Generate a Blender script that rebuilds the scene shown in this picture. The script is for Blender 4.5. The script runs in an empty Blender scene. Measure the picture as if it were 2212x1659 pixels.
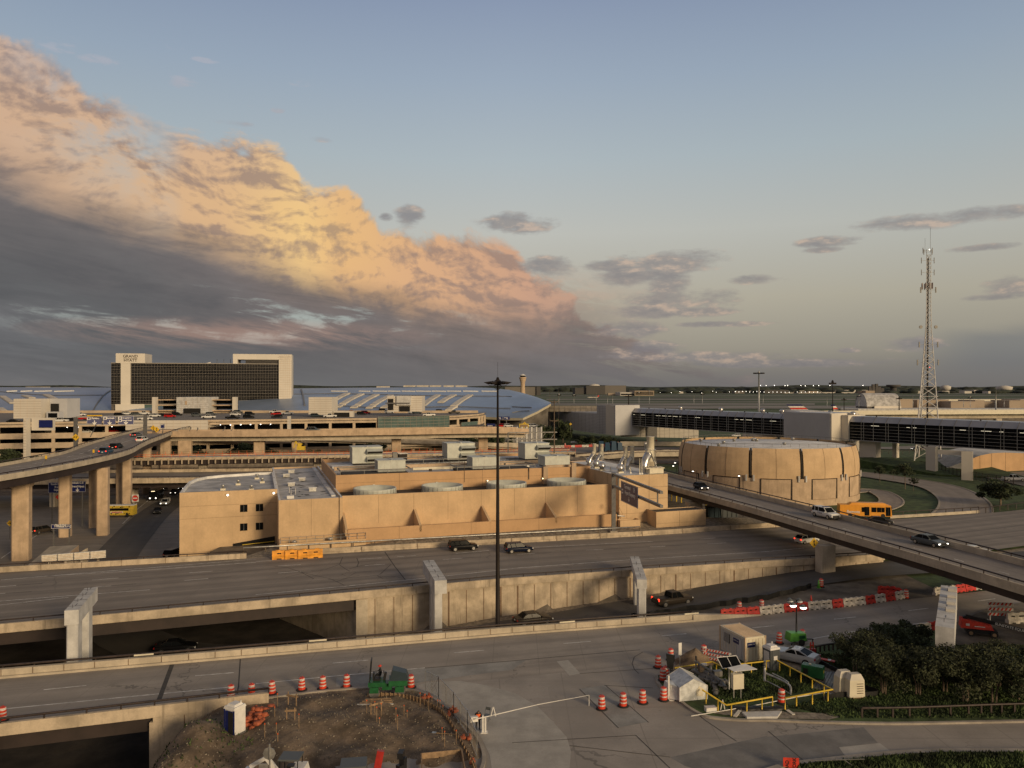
import bpy,bmesh,math,random
from math import sin,cos,pi,radians,atan2,sqrt,exp
from mathutils import Vector,Matrix
SC = bpy.context.scene
COL = SC.collection
rnd = random.Random(7)

# ---------------------------------------------------------------- camera, sky, sun, exposure
H = 28.5; F = 1650.0; HV = 835.0          # eye height (m), focal length and horizon row in reference-picture units
cam = bpy.data.cameras.new('camera'); camo = bpy.data.objects.new('camera',cam); COL.objects.link(camo)
camo.location = (0,0,H); camo.rotation_euler = (pi/2 + math.atan((HV-829.5)/F),0,0)
cam.lens = 36*F/2212; cam.sensor_width = 36; cam.clip_start = 0.5; cam.clip_end = 60000
SC.camera = camo
SC.view_settings.view_transform = 'Standard'; SC.view_settings.look = 'None'
SC.view_settings.exposure = 0.0; SC.view_settings.gamma = 1.0
SUN_AZ = 140.0; SUN_EL = 14.0             # degrees clockwise from +Y (the view direction)

def g(u,v,z=0.0):
    "where the line of sight through a measured picture point meets the level z"
    y = (H-z)*F/(v-HV); return Vector(((u-1106)/F*y,y,z))
def dp(u,v,y):
    "the point of a measured line of sight at depth y"
    return Vector(((u-1106)/F*y,y,H-(v-HV)/F*y))
def L(i,x,y): return ((i*1024+x/1.7393)/1.8517,(2118+y/1.7393)/1.8517)
def U(i,x,y): return ((i*1024+x/2.1602)/1.8517,(1350+y/2.1602)/1.8517)
def Yd(x,y): return ((2600+x/2.458)/1.8517,(2480+y/2.458)/1.8517)
def Dt(x,y): return ((880+x/2.1686)/1.8517,(2660+y/2.1686)/1.8517)

class E:
    "tiny expression wrapper round shader sockets"
    def __init__(s,t,k): s.t = t; s.k = k
    def _m(s,op,*a):
        n = s.t.nodes.new('ShaderNodeMath'); n.operation = op
        for i,q in enumerate((s,)+a):
            if isinstance(q,E): s.t.links.new(q.k,n.inputs[i])
            else: n.inputs[i].default_value = q
        return E(s.t,n.outputs[0])
    def __add__(s,o): return s._m('ADD',o)
    def __radd__(s,o): return s._m('ADD',o)
    def __sub__(s,o): return s._m('SUBTRACT',o)
    def __rsub__(s,o): return (s*-1.0)+o
    def __mul__(s,o): return s._m('MULTIPLY',o)
    def __rmul__(s,o): return s._m('MULTIPLY',o)
    def __truediv__(s,o): return s._m('DIVIDE',o)
    def mx(s,o): return s._m('MAXIMUM',o)
    def mn(s,o): return s._m('MINIMUM',o)
    def pw(s,o): return s._m('POWER',o)
    def clamp(s): return s._m('MAXIMUM',0.0)._m('MINIMUM',1.0)
    def step(s,a,b):
        n = s.t.nodes.new('ShaderNodeMapRange'); n.interpolation_type = 'SMOOTHSTEP'
        s.t.links.new(s.k,n.inputs[0]); n.inputs[1].default_value = a; n.inputs[2].default_value = b
        return E(s.t,n.outputs[0])
def xyz(t,x,y,z):
    n = t.nodes.new('ShaderNodeCombineXYZ')
    for i,q in enumerate((x,y,z)):
        if isinstance(q,E): t.links.new(q.k,n.inputs[i])
        else: n.inputs[i].default_value = q
    return n.outputs[0]
def noise(t,vec,scale,detail=5,rough=.55,dist=0.0,typ=None):
    n = t.nodes.new('ShaderNodeTexNoise')
    if typ: n.noise_type = typ
    if vec is not None: t.links.new(vec,n.inputs['Vector'])
    n.inputs['Scale'].default_value = scale; n.inputs['Detail'].default_value = detail
    n.inputs['Roughness'].default_value = rough; n.inputs['Distortion'].default_value = dist
    return E(t,n.outputs['Fac'])
def lin(c): return tuple(((x/255+.055)/1.055)**2.4 if x > 10 else x/255/12.92 for x in c)
def ramp(t,f,pts,mode='LINEAR'):
    n = t.nodes.new('ShaderNodeValToRGB'); cr = n.color_ramp; cr.interpolation = mode
    while len(cr.elements) < len(pts): cr.elements.new(.5)
    for e,(p,c) in zip(cr.elements,pts): e.position = p; e.color = (*c,1)
    t.links.new(f.k,n.inputs[0]); return n.outputs[0]
def mix(t,f,a,b,mode='MIX'):
    n = t.nodes.new('ShaderNodeMix'); n.data_type = 'RGBA'; n.blend_type = mode
    for i,q in ((0,f),(6,a),(7,b)):
        if isinstance(q,E): t.links.new(q.k,n.inputs[i])
        elif isinstance(q,(int,float)): n.inputs[i].default_value = q
        elif isinstance(q,tuple): n.inputs[i].default_value = (*q,1)
        else: t.links.new(q,n.inputs[i])
    return n.outputs[2]
def curve(t,f,pts,lo,hi,x0,x1):
    "piecewise curve y(x); x in [x0,x1], y in [lo,hi]"
    n = t.nodes.new('ShaderNodeFloatCurve'); c = n.mapping.curves[0]
    n.mapping.extend = 'HORIZONTAL'
    pts = [((x-x0)/(x1-x0),(y-lo)/(hi-lo)) for x,y in pts]
    c.points[0].location = pts[0]; c.points[1].location = pts[-1]
    for p in pts[1:-1]: c.points.new(*p)
    for p in c.points: p.handle_type = 'AUTO_CLAMPED'
    n.mapping.update()
    q = (f-x0)*(1/(x1-x0)); t.links.new(q.k,n.inputs['Value'])
    return E(t,n.outputs[0])*(hi-lo)+lo

def make_world():
    w = bpy.data.worlds.new('World'); SC.world = w; w.use_nodes = True; w.cycles.sampling_method = 'MANUAL'; w.cycles.sample_map_resolution = 512; t = w.node_tree; t.nodes.clear()
    tc = t.nodes.new('ShaderNodeTexCoord'); sp = t.nodes.new('ShaderNodeSeparateXYZ')
    t.links.new(tc.outputs['Generated'],sp.inputs[0])
    X,Y,Z = (E(t,sp.outputs[i]) for i in range(3))
    hor = (X*X+Y*Y)._m('SQRT').mx(.02)
    A = X._m('ARCTAN2',Y); T = Z/hor                 # azimuth (0 = +Y, clockwise), tangent of elevation
    def sk(u,v):
        x = (u-1106)/F; return math.atan(x),(HV-v)/F/sqrt(1+x*x)
    # clear sky: Nishita with a warm evening haze layer towards the horizon
    ns = t.nodes.new('ShaderNodeTexSky'); ns.sky_type = 'NISHITA'; ns.sun_disc = False
    ns.sun_elevation = radians(SUN_EL); ns.sun_rotation = radians(SUN_AZ)
    ns.altitude = 200; ns.air_density = 1.0; ns.dust_density = 2.0; ns.ozone_density = 1.5
    nsc = mix(t,1.0,ns.outputs[0],(.085,.085,.085),'MULTIPLY')
    Tc = T.mx(0.0)
    grad = ramp(t,Tc*1.25,[(0,lin((124,119,115))),(.06,lin((158,150,137))),(.14,lin((184,175,156))),(.25,lin((194,193,184))),
                        (.37,lin((178,188,192))),(.5,lin((160,174,190))),(.66,lin((138,152,178))),(.80,lin((124,132,148))),(1,lin((108,110,118)))])
    gl = ramp(t,A._m('ABSOLUTE')*.32,[(0,(1,1,1)),(.17,(.90,.92,.93)),(.3,(.9,.88,.88)),(.45,(1.0,.85,.72)),(.8,(1.5,1.2,.9)),(1,(1.35,1.12,.9))])  # unseen sky behind the viewer made brighter and warmer as added fill
    grad = mix(t,1.0,grad,gl,'MULTIPLY')
    sky = mix(t,.9,nsc,grad)
    # noises
    p1 = xyz(t,A*1.0,T*1.35,0.3)
    wv = noise(t,p1,2.6,3,.5); wv2 = noise(t,xyz(t,A+7.3,T*1.4,2.1),2.6,3,.5)
    Aw = A+(wv-.5)*.22; Tw = T+(wv2-.5)*.16
    pw = xyz(t,Aw*1.0,Tw*1.5,1.7)
    n1 = noise(t,pw,9,9,.62)
    e = .012
    pe = xyz(t,Aw+e*.8,(Tw+e)*1.5,1.7)
    n1b = noise(t,pe,9,4,.6); n1c = noise(t,pw,9,4,.6)
    n2 = noise(t,xyz(t,Aw+.004,(Tw+.005)*1.5,4.4),30,5,.6)
    n2c = noise(t,xyz(t,Aw,Tw*1.5,4.4),30,5,.6)
    emb = (n1c-n1b)*5.0+(n2c-n2)*3.2                                  # relief of the billows, lit from upper right
    big = noise(t,xyz(t,A+.4,T*2.2,5.0),2.3,4,.5)
    st = noise(t,xyz(t,A*1.6+T*.8,T*9.0+A*1.2,3.0),3.3,9,.66,.4)
    # cloud bank: upper outline, and the line where the lit flank turns into the shaded base
    top = [(-1400,-500),(-500,-260),(-150,-30),(0,62),(110,120),(190,178),(260,215),(330,265),(395,300),(440,305),(500,298),(590,305),(640,345),(660,382),(700,380),
           (745,395),(800,455),(835,490),(870,478),(905,505),(960,500),(1030,520),(1095,535),(1125,560),(1140,590),(1200,612),(1255,655),(1320,690),(1420,745),(1560,800),(1700,850),(2000,900)]
    shd = [(-1400,60),(-500,180),(0,352),(200,425),(400,500),(560,560),(700,612),(830,640),(900,668),(1000,690),(1100,690),(1250,690),(1500,760),(2000,870)]
    tp = curve(t,A,[sk(*q) for q in top],-.3,1.2,-1.2,.8)
    sp_ = curve(t,A,[sk(*q) for q in shd],-.3,1.2,-1.2,.8)
    dd = tp-T+(n1-.5)*.10+(n2c-.5)*.03+(wv-.5)*.02
    body = dd.step(-.004,.016+0.0)*(1-(A-.02).step(0,.16)*(1-st.step(.40,.52))*.85)
    # thin, broken part of the bank high on the left
    thin = A.step(-.62,-.50)*(1-A.step(-.44,-.40))
    low = (tp-T).step(0.02,.16)
    body = body*(1-thin*(1-low)*n1.step(.42,.62)*.85)
    lit = (T-sp_+(big-.5)*.11+(n1-.5)*.05+(st-.5)*.05).step(-.025,.05)
    litc = ramp(t,A*.8+.6,[(0.0,lin((198,168,148))),(.16,lin((210,174,142))),(.31,lin((220,180,136))),(.385,lin((238,198,138))),(.425,lin((228,182,130))),(.5,lin((220,174,132))),(.62,lin((202,160,134))),(.75,lin((176,150,136)))])
    rel = (emb*1.0+(n1-.5)*1.2+(n2c-.5)*1.5+(big-.5)*2.4+.46).clamp()
    litc2 = mix(t,rel,mix(t,.74,litc,lin((146,126,118))),litc)
    # bright heart of the lit flank
    ca,ct = sk(725,470)
    hot = (((A-ca)*8.0)._m('POWER',2.0)+((T-ct)*13.0)._m('POWER',2.0))
    hot = (1-hot*.8).clamp()*(n1.step(.3,.6))
    litc2 = mix(t,hot*.14,litc2,lin((248,206,112)))
    hi = (T-(tp*.35+sp_*.65)).step(0,.12)*A._m('MULTIPLY',-1.0).step(.12,.5)
    litc2 = mix(t,hi*.62,litc2,mix(t,rel,lin((148,136,138)),lin((196,172,160))))
    depth = (sp_-T)
    shc = ramp(t,(depth*2.6+(big-.5)*.5+(st-.5)*.4).clamp(),[(0,lin((148,130,120))),(.14,lin((124,116,114))),(.34,lin((104,104,105))),(.6,lin((114,114,116))),(.8,lin((130,122,116))),(1,lin((124,117,112)))])
    shc = mix(t,(.5+(st-.5)*3.0+(n1-.5)*1.2).clamp(),mix(t,.75,shc,lin((85,86,89))),shc)
    cl = mix(t,lit,shc,litc2)
    # streaky layer under the bank, down to the horizon
    fade_r = (1-(A-T*.2).step(-.08,.24))
    strat = st.step(.34,.56)*(1-T.step(.10,.17))*fade_r
    hole = (st+(noise(t,xyz(t,A*1.0,T*5.0,9.0),9,6,.6)-.5)*.5).step(.55,.66)
    ha,ht = sk(560,690)
    hz = (1-(((A-ha)*3.2)._m('POWER',2.0)+((T-ht)*22.0)._m('POWER',2.0))).clamp()
    cl = mix(t,hole*hz*.9*n2c.step(.35,.6),cl,lin((170,178,172)))
    pk = ((1-(((A-sk(530,722)[0])*4.0)._m('POWER',2.0)+((T-sk(530,722)[1])*45.0)._m('POWER',2.0))).clamp())*st.step(.42,.6)
    cl = mix(t,pk*.4,cl,lin((196,154,134)))
    sky2 = mix(t,(body.mx(strat*.9)).clamp(),sky,cl)
    # separate small clouds (measured positions and spreads)
    blobs = [(1120,483,62,17),(1195,578,52,18),(1445,566,78,20),(1380,598,70,16),(1330,575,60,10),(1470,648,90,18),(1360,712,60,14),(1410,672,80,12),(1500,672,60,9),(1440,610,40,30),
             (1772,524,46,10),(1765,540,35,5),(1985,478,110,12),(2140,462,95,11),(1920,483,70,5),(1632,604,44,8),(1405,755,55,14),(1950,745,42,11),(1825,757,16,4),(2190,620,40,16),(2150,642,45,5),(2120,535,50,5),(1560,700,70,5),
             (1700,785,160,7),(1500,770,130,9),(130,92,26,12),(225,132,28,8),(395,180,30,10),(650,180,16,5),(505,265,26,5),(540,225,10,3),(380,100,14,5),(600,238,10,4),(450,130,16,4),(690,300,18,5),(880,470,26,20),(830,470,14,7)]
    bsum = None
    for u,v,su,sv in blobs:
        a0,t0 = sk(u,v); ks = F*.75
        q = 1-(((A-a0+(wv-.5)*.05)*(ks/su))._m('POWER',2.0)+((T-t0)*(ks/sv))._m('POWER',2.0))
        bsum = q if bsum is None else bsum.mx(q)
    m1 = noise(t,xyz(t,A*1.0,T*2.6,11.0),19,7,.62)
    m1b = noise(t,xyz(t,A*1.0+.004,(T+.006)*2.6,11.0),19,4,.62)
    bm = (bsum.mx(-1.9)*.5+(m1-.5)*2.1+.16).step(0.0,.6)
    bm = bm*(1-(T-.27).step(0,.08)*(1-m1.step(.46,.60)*.7))
    bc = ramp(t,((m1-m1b)*3.5+.36+T*.2).clamp(),[(0,lin((128,124,127))),(.5,lin((146,138,135))),(1,lin((194,170,152)))])
    bc = mix(t,(T-.27).step(0,.12),bc,lin((176,176,186)))
    sky3 = mix(t,(bm*.76)*(1-(A-.1).step(0,.8)*.15),sky2,bc)
    # blue-grey bank low on the right
    rb = (A.step(.46,.56))*((1-(T-.062-(A-.56)*.12+(st-.5)*.02).step(-.012,.012)))
    sky4 = mix(t,rb*.5*Tc.step(.0,.03),sky3,lin((104,110,118)))
    hb = (1-T.step(.0,.05))
    sky4 = mix(t,hb*.5,sky4,lin((112,110,110)))
    # flat tone below the horizon
    below = (1-Z.step(-.02,-.005))
    sky5 = mix(t,below,sky4,lin((90,84,78)))
    bg = t.nodes.new('ShaderNodeBackground'); t.links.new(sky5,bg.inputs[0]); bg.inputs[1].default_value = 1.0
    o = t.nodes.new('ShaderNodeOutputWorld'); t.links.new(bg.outputs[0],o.inputs[0])
make_world()
sun = bpy.data.lights.new('sun','SUN'); sun.energy = 2.7; sun.angle = radians(16); sun.color = (1.0,.755,.455)
suno = bpy.data.objects.new('sun',sun); COL.objects.link(suno)
_s = Vector((sin(radians(SUN_AZ))*cos(radians(SUN_EL)),cos(radians(SUN_AZ))*cos(radians(SUN_EL)),sin(radians(SUN_EL))))
suno.rotation_euler = _s.to_track_quat('Z','Y').to_euler(); suno.location = _s*300

# ---------------------------------------------------------------- materials
MT = {}
def mat(name,c,rough=.8,var=.12,scale=1.0,metal=0.0,bump=0.0,emit=None,spec=None,streak=0.0,coord='pos',c2=None,fine=0.0):
    "procedural surface: base colour broken up by noise; optional vertical rain streaks, bump and second colour"
    if name in MT: return MT[name]
    m = bpy.data.materials.new(name); m.use_nodes = True; t = m.node_tree; b = t.nodes['Principled BSDF']
    b.inputs['Roughness'].default_value = rough; b.inputs['Metallic'].default_value = metal
    if spec is not None: b.inputs['Specular IOR Level'].default_value = spec
    if coord == 'pos':
        ge = t.nodes.new('ShaderNodeNewGeometry'); src = ge.outputs['Position']
    else:
        ge = t.nodes.new('ShaderNodeTexCoord'); src = ge.outputs['Object']
    n = noise(t,src,scale,6,.62)
    if c2 is None: c2 = tuple(x*(1-2.2*var) for x in c); c1 = tuple(min(1,x*(1+1.2*var)) for x in c)
    else: c1 = c
    col = mix(t,n.step(.32,.68),c2,c1)
    if fine:
        f = noise(t,src,scale*14,4,.6); col = mix(t,f.step(.35,.65)*fine,col,tuple(x*.55 for x in c))
    if streak:
        mp = t.nodes.new('ShaderNodeMapping'); mp.inputs['Scale'].default_value = (1,1,.09); t.links.new(src,mp.inputs[0])
        s = noise(t,mp.outputs[0],1.6,5,.65)
        col = mix(t,s.step(.52,.74)*streak,col,tuple(x*.42 for x in c))
    t.links.new(col,b.inputs['Base Color'])
    if bump:
        bn = t.nodes.new('ShaderNodeBump'); bn.inputs['Strength'].default_value = bump; bn.inputs['Distance'].default_value = .05
        h = noise(t,src,scale*6,5,.6); t.links.new(h.k,bn.inputs['Height']); t.links.new(bn.outputs[0],b.inputs['Normal'])
    if emit:
        b.inputs['Emission Color'].default_value = (*emit[0],1); b.inputs['Emission Strength'].default_value = emit[1]
    m.diffuse_color = (*c,1); MT[name] = m
    return m
def road_mat(name,c,lane=3.6,off=0.0,dark=.25,joint=4.6,patch=.3,tint=(.8,.8,.82)):
    "pavement: UV is metres along / across; tyre lanes, slab joints, repairs and stains"
    m = bpy.data.materials.new(name); m.use_nodes = True; t = m.node_tree; b = t.nodes['Principled BSDF']
    b.inputs['Roughness'].default_value = .82
    uv = t.nodes.new('ShaderNodeUVMap'); sp = t.nodes.new('ShaderNodeSeparateXYZ'); t.links.new(uv.outputs[0],sp.inputs[0])
    u,v = E(t,sp.outputs[0]),E(t,sp.outputs[1])
    ge = t.nodes.new('ShaderNodeNewGeometry'); P = ge.outputs['Position']
    n = noise(t,P,.22,6,.6); f = noise(t,P,5,5,.65)
    ln = noise(t,xyz(t,u*.012,v*.9,0.0),1.0,4,.6)
    col = mix(t,n.step(.3,.7),tuple(x*.82 for x in c),tuple(min(1,x*1.1) for x in c))
    col = mix(t,f.step(.35,.7)*.25,col,tuple(x*.6 for x in c))
    w = ((v+off)*(2*pi/lane))._m('COSINE')*.5+.5
    col = mix(t,(w*.7+ln.step(.4,.65)*.8)*dark,col,tuple(x*q*.55 for x,q in zip(c,tint)))
    if joint:
        j = ((u/joint)._m('FRACT')-.5)._m('ABSOLUTE').step(.488,.497)
        col = mix(t,j*.45,col,tuple(x*.45 for x in c))
        j2 = (((v+off)/lane)._m('FRACT')-.5)._m('ABSOLUTE').step(.484,.496)
        col = mix(t,j2*.35,col,tuple(x*.5 for x in c))
    if patch:
        vo = t.nodes.new('ShaderNodeTexVoronoi'); vo.inputs['Scale'].default_value = .11; t.links.new(P,vo.inputs['Vector'])
        sc = t.nodes.new('ShaderNodeSeparateColor'); t.links.new(vo.outputs['Color'],sc.inputs[0])
        col = mix(t,E(t,sc.outputs[0]).step(.3,.8)*patch,col,tuple(x*.78 for x in c))
    vd = t.nodes.new('ShaderNodeTexVoronoi'); vd.feature = 'DISTANCE_TO_EDGE'; vd.inputs['Scale'].default_value = .085
    wp = noise(t,P,.6,3,.6); sx = t.nodes.new('ShaderNodeSeparateXYZ'); t.links.new(P,sx.inputs[0])
    t.links.new(xyz(t,E(t,sx.outputs[0])+wp*5.0,E(t,sx.outputs[1])-wp*4.0,0.0),vd.inputs['Vector'])
    ck = (1-E(t,vd.outputs['Distance']).step(.004,.011))*noise(t,P,.05,2,.5).step(.5,.62)
    col = mix(t,ck*.7,col,tuple(x*.35 for x in c))
    sp2 = noise(t,P,.9,3,.5).step(.66,.74); col = mix(t,sp2*.35,col,tuple(x*.45 for x in c))
    t.links.new(col,b.inputs['Base Color']); m.diffuse_color = (*c,1); MT[name] = m
    return m
def M(n): return MT[n]
mat('tan',(.60,.425,.25),.9,.06,.25,bump=.05,streak=.18,fine=.14)
mat('tan_dull',(.54,.40,.27),.9,.10,.35,streak=.45,fine=.15)
mat('joint',(.20,.13,.08),.9)
mat('conc',(.51,.44,.34),.88,.10,.4,streak=.35,fine=.18)
mat('curb_conc',(.36,.32,.27),.88,.12,.5,streak=.2,fine=.2)
mat('conc_stain',(.50,.41,.30),.88,.14,.5,streak=.8,fine=.2)
mat('conc_grey',(.56,.55,.53),.88,.10,.6,streak=.25,fine=.15)
mat('conc_white',(.62,.58,.50),.8,.06,.5,streak=.12)
mat('garage',(.52,.41,.29),.9,.08,.3,streak=.3)
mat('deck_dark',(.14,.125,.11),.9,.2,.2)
mat('hole',(.012,.011,.010),.95,.1,1)
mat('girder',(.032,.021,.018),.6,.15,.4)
mat('rail',(.040,.026,.022),.55,.2,2)
mat('steel',(.42,.42,.41),.45,.1,2,metal=.6)
mat('galv',(.50,.49,.46),.42,.15,1.5,metal=.7)
mat('gantry',(.17,.165,.16),.5,.1,2,metal=.3)
mat('bronze',(.022,.017,.015),.6,.1,1,spec=.2)
mat('white',(.72,.70,.66),.5,.04,2)
mat('paint_white',(.74,.72,.68),.8,.2,1.2)
mat('paint_yellow',(.62,.44,.03),.7,.15,2)
mat('yellow',(.72,.50,.05),.5,.08,2)
mat('yellow_sign',(.78,.48,.03),.5,.05,2)
mat('black',(.012,.012,.013),.5,.1,2)
mat('rubber',(.016,.016,.016),.8,.1,3)
mat('glass',(.008,.009,.010),.12,.0,1,spec=.05)
mat('glass_hotel',(.010,.010,.011),.04,.3,.03,spec=.3)
mat('glass_green',(.10,.15,.14),.12,.1,.2,spec=.8)
mat('panel_white',(.64,.59,.51),.55,.03,.1)
mat('panel_grey',(.50,.50,.51),.5,.04,.1)
mat('mullion',(.30,.27,.23),.5,.05,1)
mat('roof_metal',(.27,.345,.475),.42,.07,.05,metal=.4)
mat('skylight',(.58,.52,.42),.5,.1,.3)
mat('roof_grey',(.50,.49,.48),.8,.18,.3,fine=.2)
mat('roof_white',(.74,.73,.71),.8,.12,.35,fine=.15)
mat('tar',(.045,.04,.036),.9,.2,.3)
mat('hvac',(.50,.52,.47),.5,.06,.8)
mat('cream',(.66,.60,.46),.5,.05,.8)
mat('silver',(.62,.60,.57),.28,.1,1,metal=.9)
mat('grass',(.058,.092,.027),.95,.3,.5,fine=.5)
mat('dirt',(.205,.15,.10),.97,.3,.45,bump=1.0,fine=.5)
mat('soil_painted_shade',(.045,.036,.029),.97,.3,.3,fine=.3)  # soil darkened so the underpass shade is painted into its colour
mat('dirt_grey',(.17,.145,.115),.97,.22,.35,bump=.3,fine=.3)
mat('gravel',(.27,.23,.18),.95,.25,2.0,bump=.4,fine=.4)
mat('red',(.62,.045,.022),.5,.12,2)
mat('red_dark',(.36,.020,.014),.4,.08,2)
mat('orange',(.80,.13,.02),.5,.1,2)
mat('orange_bus',(.78,.33,.03),.4,.04,1)
mat('barrier_orange',(.80,.34,.03),.5,.12,2)
mat('navy',(.012,.018,.10),.4,.05,2)
mat('blue',(.008,.016,.12),.45,.1,2)
mat('green',(.015,.105,.035),.4,.1,2)
mat('lime',(.10,.36,.05),.4,.08,2)
mat('wood',(.30,.20,.115),.8,.15,3)
mat('plastic_sheet',(.62,.63,.62),.35,.12,2.0)
mat('black_sheet',(.012,.012,.012),.5,.2,2)
mat('orange_mesh',(.38,.10,.045),.8,.2,3)
mat('leaf',(.042,.058,.022),.8,.35,.6,coord='obj')
mat('leaf_dark',(.048,.056,.022),.85,.3,.6,coord='obj')
mat('bark',(.16,.12,.085),.9,.2,3)
mat('skin',(.30,.17,.11),.6)
mat('cloth_black',(.014,.014,.016),.85,.1,5)
mat('vest',(.85,.13,.015),.6,.1,5)
mat('lamp',(1,.95,.85),.3,emit=((1,.92,.78),5.0))
mat('lamp_warm',(1,.85,.6),.3,emit=((1,.78,.45),3.0))
mat('lamp_dim',(1,.9,.7),.3,emit=((1,.88,.62),1.0))
mat('tail_on',(.7,.02,.01),.3,emit=((1,.05,.02),2.5))
mat('head_on',(1,.95,.85),.3,emit=((1,.93,.80),3.0))
mat('tail',(.35,.01,.01),.3)
mat('head',(.7,.7,.68),.2)
for n,c in dict(c_black=(.010,.010,.011),c_white=(.66,.65,.62),c_silver=(.50,.51,.52),c_grey=(.10,.11,.115),c_red=(.42,.012,.012),c_blue=(.03,.065,.11),c_navy=(.008,.012,.028),c_brown=(.045,.036,.028),c_teal=(.035,.05,.06),c_tan=(.30,.26,.20)).items():
    mat(n,c,.3,.02,.5,metal=.15 if n == 'c_silver' else 0.0,spec=.4 if n in ('c_white','c_silver') else .10)
road_mat('road_a',(.345,.305,.262),3.7,1.0,.34,4.9,.3)
road_mat('road_b',(.29,.25,.21),3.7,.6,.55,4.9,.3)
road_mat('road_ramp',(.29,.25,.215),3.7,.3,.28,6.0,.2)
road_mat('apron',(.34,.305,.268),6.0,.0,.12,6.0,.5)
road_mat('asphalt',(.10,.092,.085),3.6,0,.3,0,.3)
road_mat('street',(.25,.22,.19),3.6,0,.3,0,.4)

# ---------------------------------------------------------------- mesh building
class MB:
    def __init__(s): s.v = []; s.f = []; s.m = []; s.uv = {}; s.ms = []; s.sm = []
    def mi(s,m):
        if m not in s.ms: s.ms.append(m)
        return s.ms.index(m)
    def face(s,idx,m,smooth=False):
        s.f.append(tuple(idx)); s.m.append(s.mi(m)); s.sm.append(smooth)
    def pts(s,ps):
        b = len(s.v); s.v += [tuple(p) for p in ps]; return b
    def quad(s,a,b,c,d,m='white'):
        i = s.pts((a,b,c,d)); s.face((i,i+1,i+2,i+3),m); return s
    def poly(s,ps,m='white'):
        i = s.pts(ps); s.face(range(i,i+len(ps)),m); return s
    def hexa(s,p,m='white',skip=()):
        "p: 4 bottom then 4 top points, counter-clockwise from above"
        i = s.pts(p)
        for k,f in enumerate(((3,2,1,0),(4,5,6,7),(0,1,5,4),(1,2,6,5),(2,3,7,6),(3,0,4,7))):
            if k not in skip: s.face([i+q for q in f],m)
        return s
    def box(s,c,d,rz=0.0,m='white',taper=1.0):
        "c = centre of the base, d = size"
        x,y,z = d[0]/2,d[1]/2,d[2]; C_,S_ = cos(rz),sin(rz); ps = []
        for zz,k in ((0,1.0),(z,taper)):
            for a,b in ((-x,-y),(x,-y),(x,y),(-x,y)):
                ps.append((c[0]+(a*C_-b*S_)*k,c[1]+(a*S_+b*C_)*k,c[2]+zz))
        return s.hexa(ps,m)
    def prism(s,poly,z0,z1,m='white',mt=None,bottom=True):
        n = len(poly); q = lambda z,i: z[i] if isinstance(z,(list,tuple)) else z
        i = s.pts([(p[0],p[1],q(z0,k)) for k,p in enumerate(poly)]); j = s.pts([(p[0],p[1],q(z1,k)) for k,p in enumerate(poly)])
        for k in range(n):
            l = (k+1) % n; s.face((i+k,i+l,j+l,j+k),m)
        s.face([j+k for k in range(n)],mt or m)
        if bottom: s.face([i+k for k in reversed(range(n))],m)
        return s
    def tube(s,path,r,m='steel',n=8,caps=True,smooth=True):
        path = [Vector(p) for p in path]; rr = r if isinstance(r,(list,tuple)) else [r]*len(path); rings = []
        ref = None
        for k,p in enumerate(path):
            d = (path[min(k+1,len(path)-1)]-path[max(k-1,0)]).normalized()
            if ref is None: ref = Vector((0,0,1)) if abs(d.z) < .9 else Vector((1,0,0))
            a = d.cross(ref)
            if a.length < 1e-4: a = d.cross(Vector((0,1,0)))
            a.normalize(); b = d.cross(a).normalized(); ref = -b if False else ref
            rings.append(s.pts([p+(a*cos(2*pi*q/n)+b*sin(2*pi*q/n))*rr[k] for q in range(n)]))
        for k in range(len(rings)-1):
            for q in range(n):
                w = (q+1) % n; s.face((rings[k]+q,rings[k]+w,rings[k+1]+w,rings[k+1]+q),m,smooth)
        if caps:
            s.face([rings[0]+q for q in range(n)],m); s.face([rings[-1]+q for q in reversed(range(n))],m)
        return s
    def bar(s,a,b,w,h,m='steel'):
        "rectangular bar from a to b: w across, h upright"
        a,b = Vector(a),Vector(b); d = (b-a).normalized(); up = Vector((0,0,1)) if abs(d.z) < .95 else Vector((0,1,0))
        x = d.cross(up).normalized()*(w/2); z = x.cross(d).normalized()*(h/2)
        return s.hexa([a-x-z,a+x-z,b+x-z,b-x-z,a-x+z,a+x+z,b+x+z,b-x+z],m)
    def lathe(s,prof,c=(0,0,0),m='white',n=16,smooth=True,ms=None):
        "prof: list of (r, z)"
        rs = [s.pts([(c[0]+r*cos(2*pi*q/n),c[1]+r*sin(2*pi*q/n),c[2]+z) for q in range(n)]) for r,z in prof]
        for k in range(len(rs)-1):
            for q in range(n):
                w = (q+1) % n; s.face((rs[k]+q,rs[k]+w,rs[k+1]+w,rs[k+1]+q),(ms[k] if ms else m),smooth)
        s.face([rs[0]+q for q in reversed(range(n))],ms[0] if ms else m); s.face([rs[-1]+q for q in range(n)],ms[-1] if ms else m)
        return s
    def ball(s,c,r,m='white',n=8,k=6):
        r = r if isinstance(r,(tuple,list)) else (r,r,r)
        rs = []
        for j in range(1,k):
            a = pi*j/k; rs.append(s.pts([(c[0]+r[0]*sin(a)*cos(2*pi*q/n),c[1]+r[1]*sin(a)*sin(2*pi*q/n),c[2]-r[2]*cos(a)) for q in range(n)]))
        for j in range(len(rs)-1):
            for q in range(n):
                w = (q+1) % n; s.face((rs[j]+q,rs[j]+w,rs[j+1]+w,rs[j+1]+q),m,True)
        a = s.pts([(c[0],c[1],c[2]-r[2]),(c[0],c[1],c[2]+r[2])])
        for q in range(n):
            w = (q+1) % n; s.face((rs[0]+w,rs[0]+q,a),m,True); s.face((rs[-1]+q,rs[-1]+w,a+1),m,True)
        return s
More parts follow.
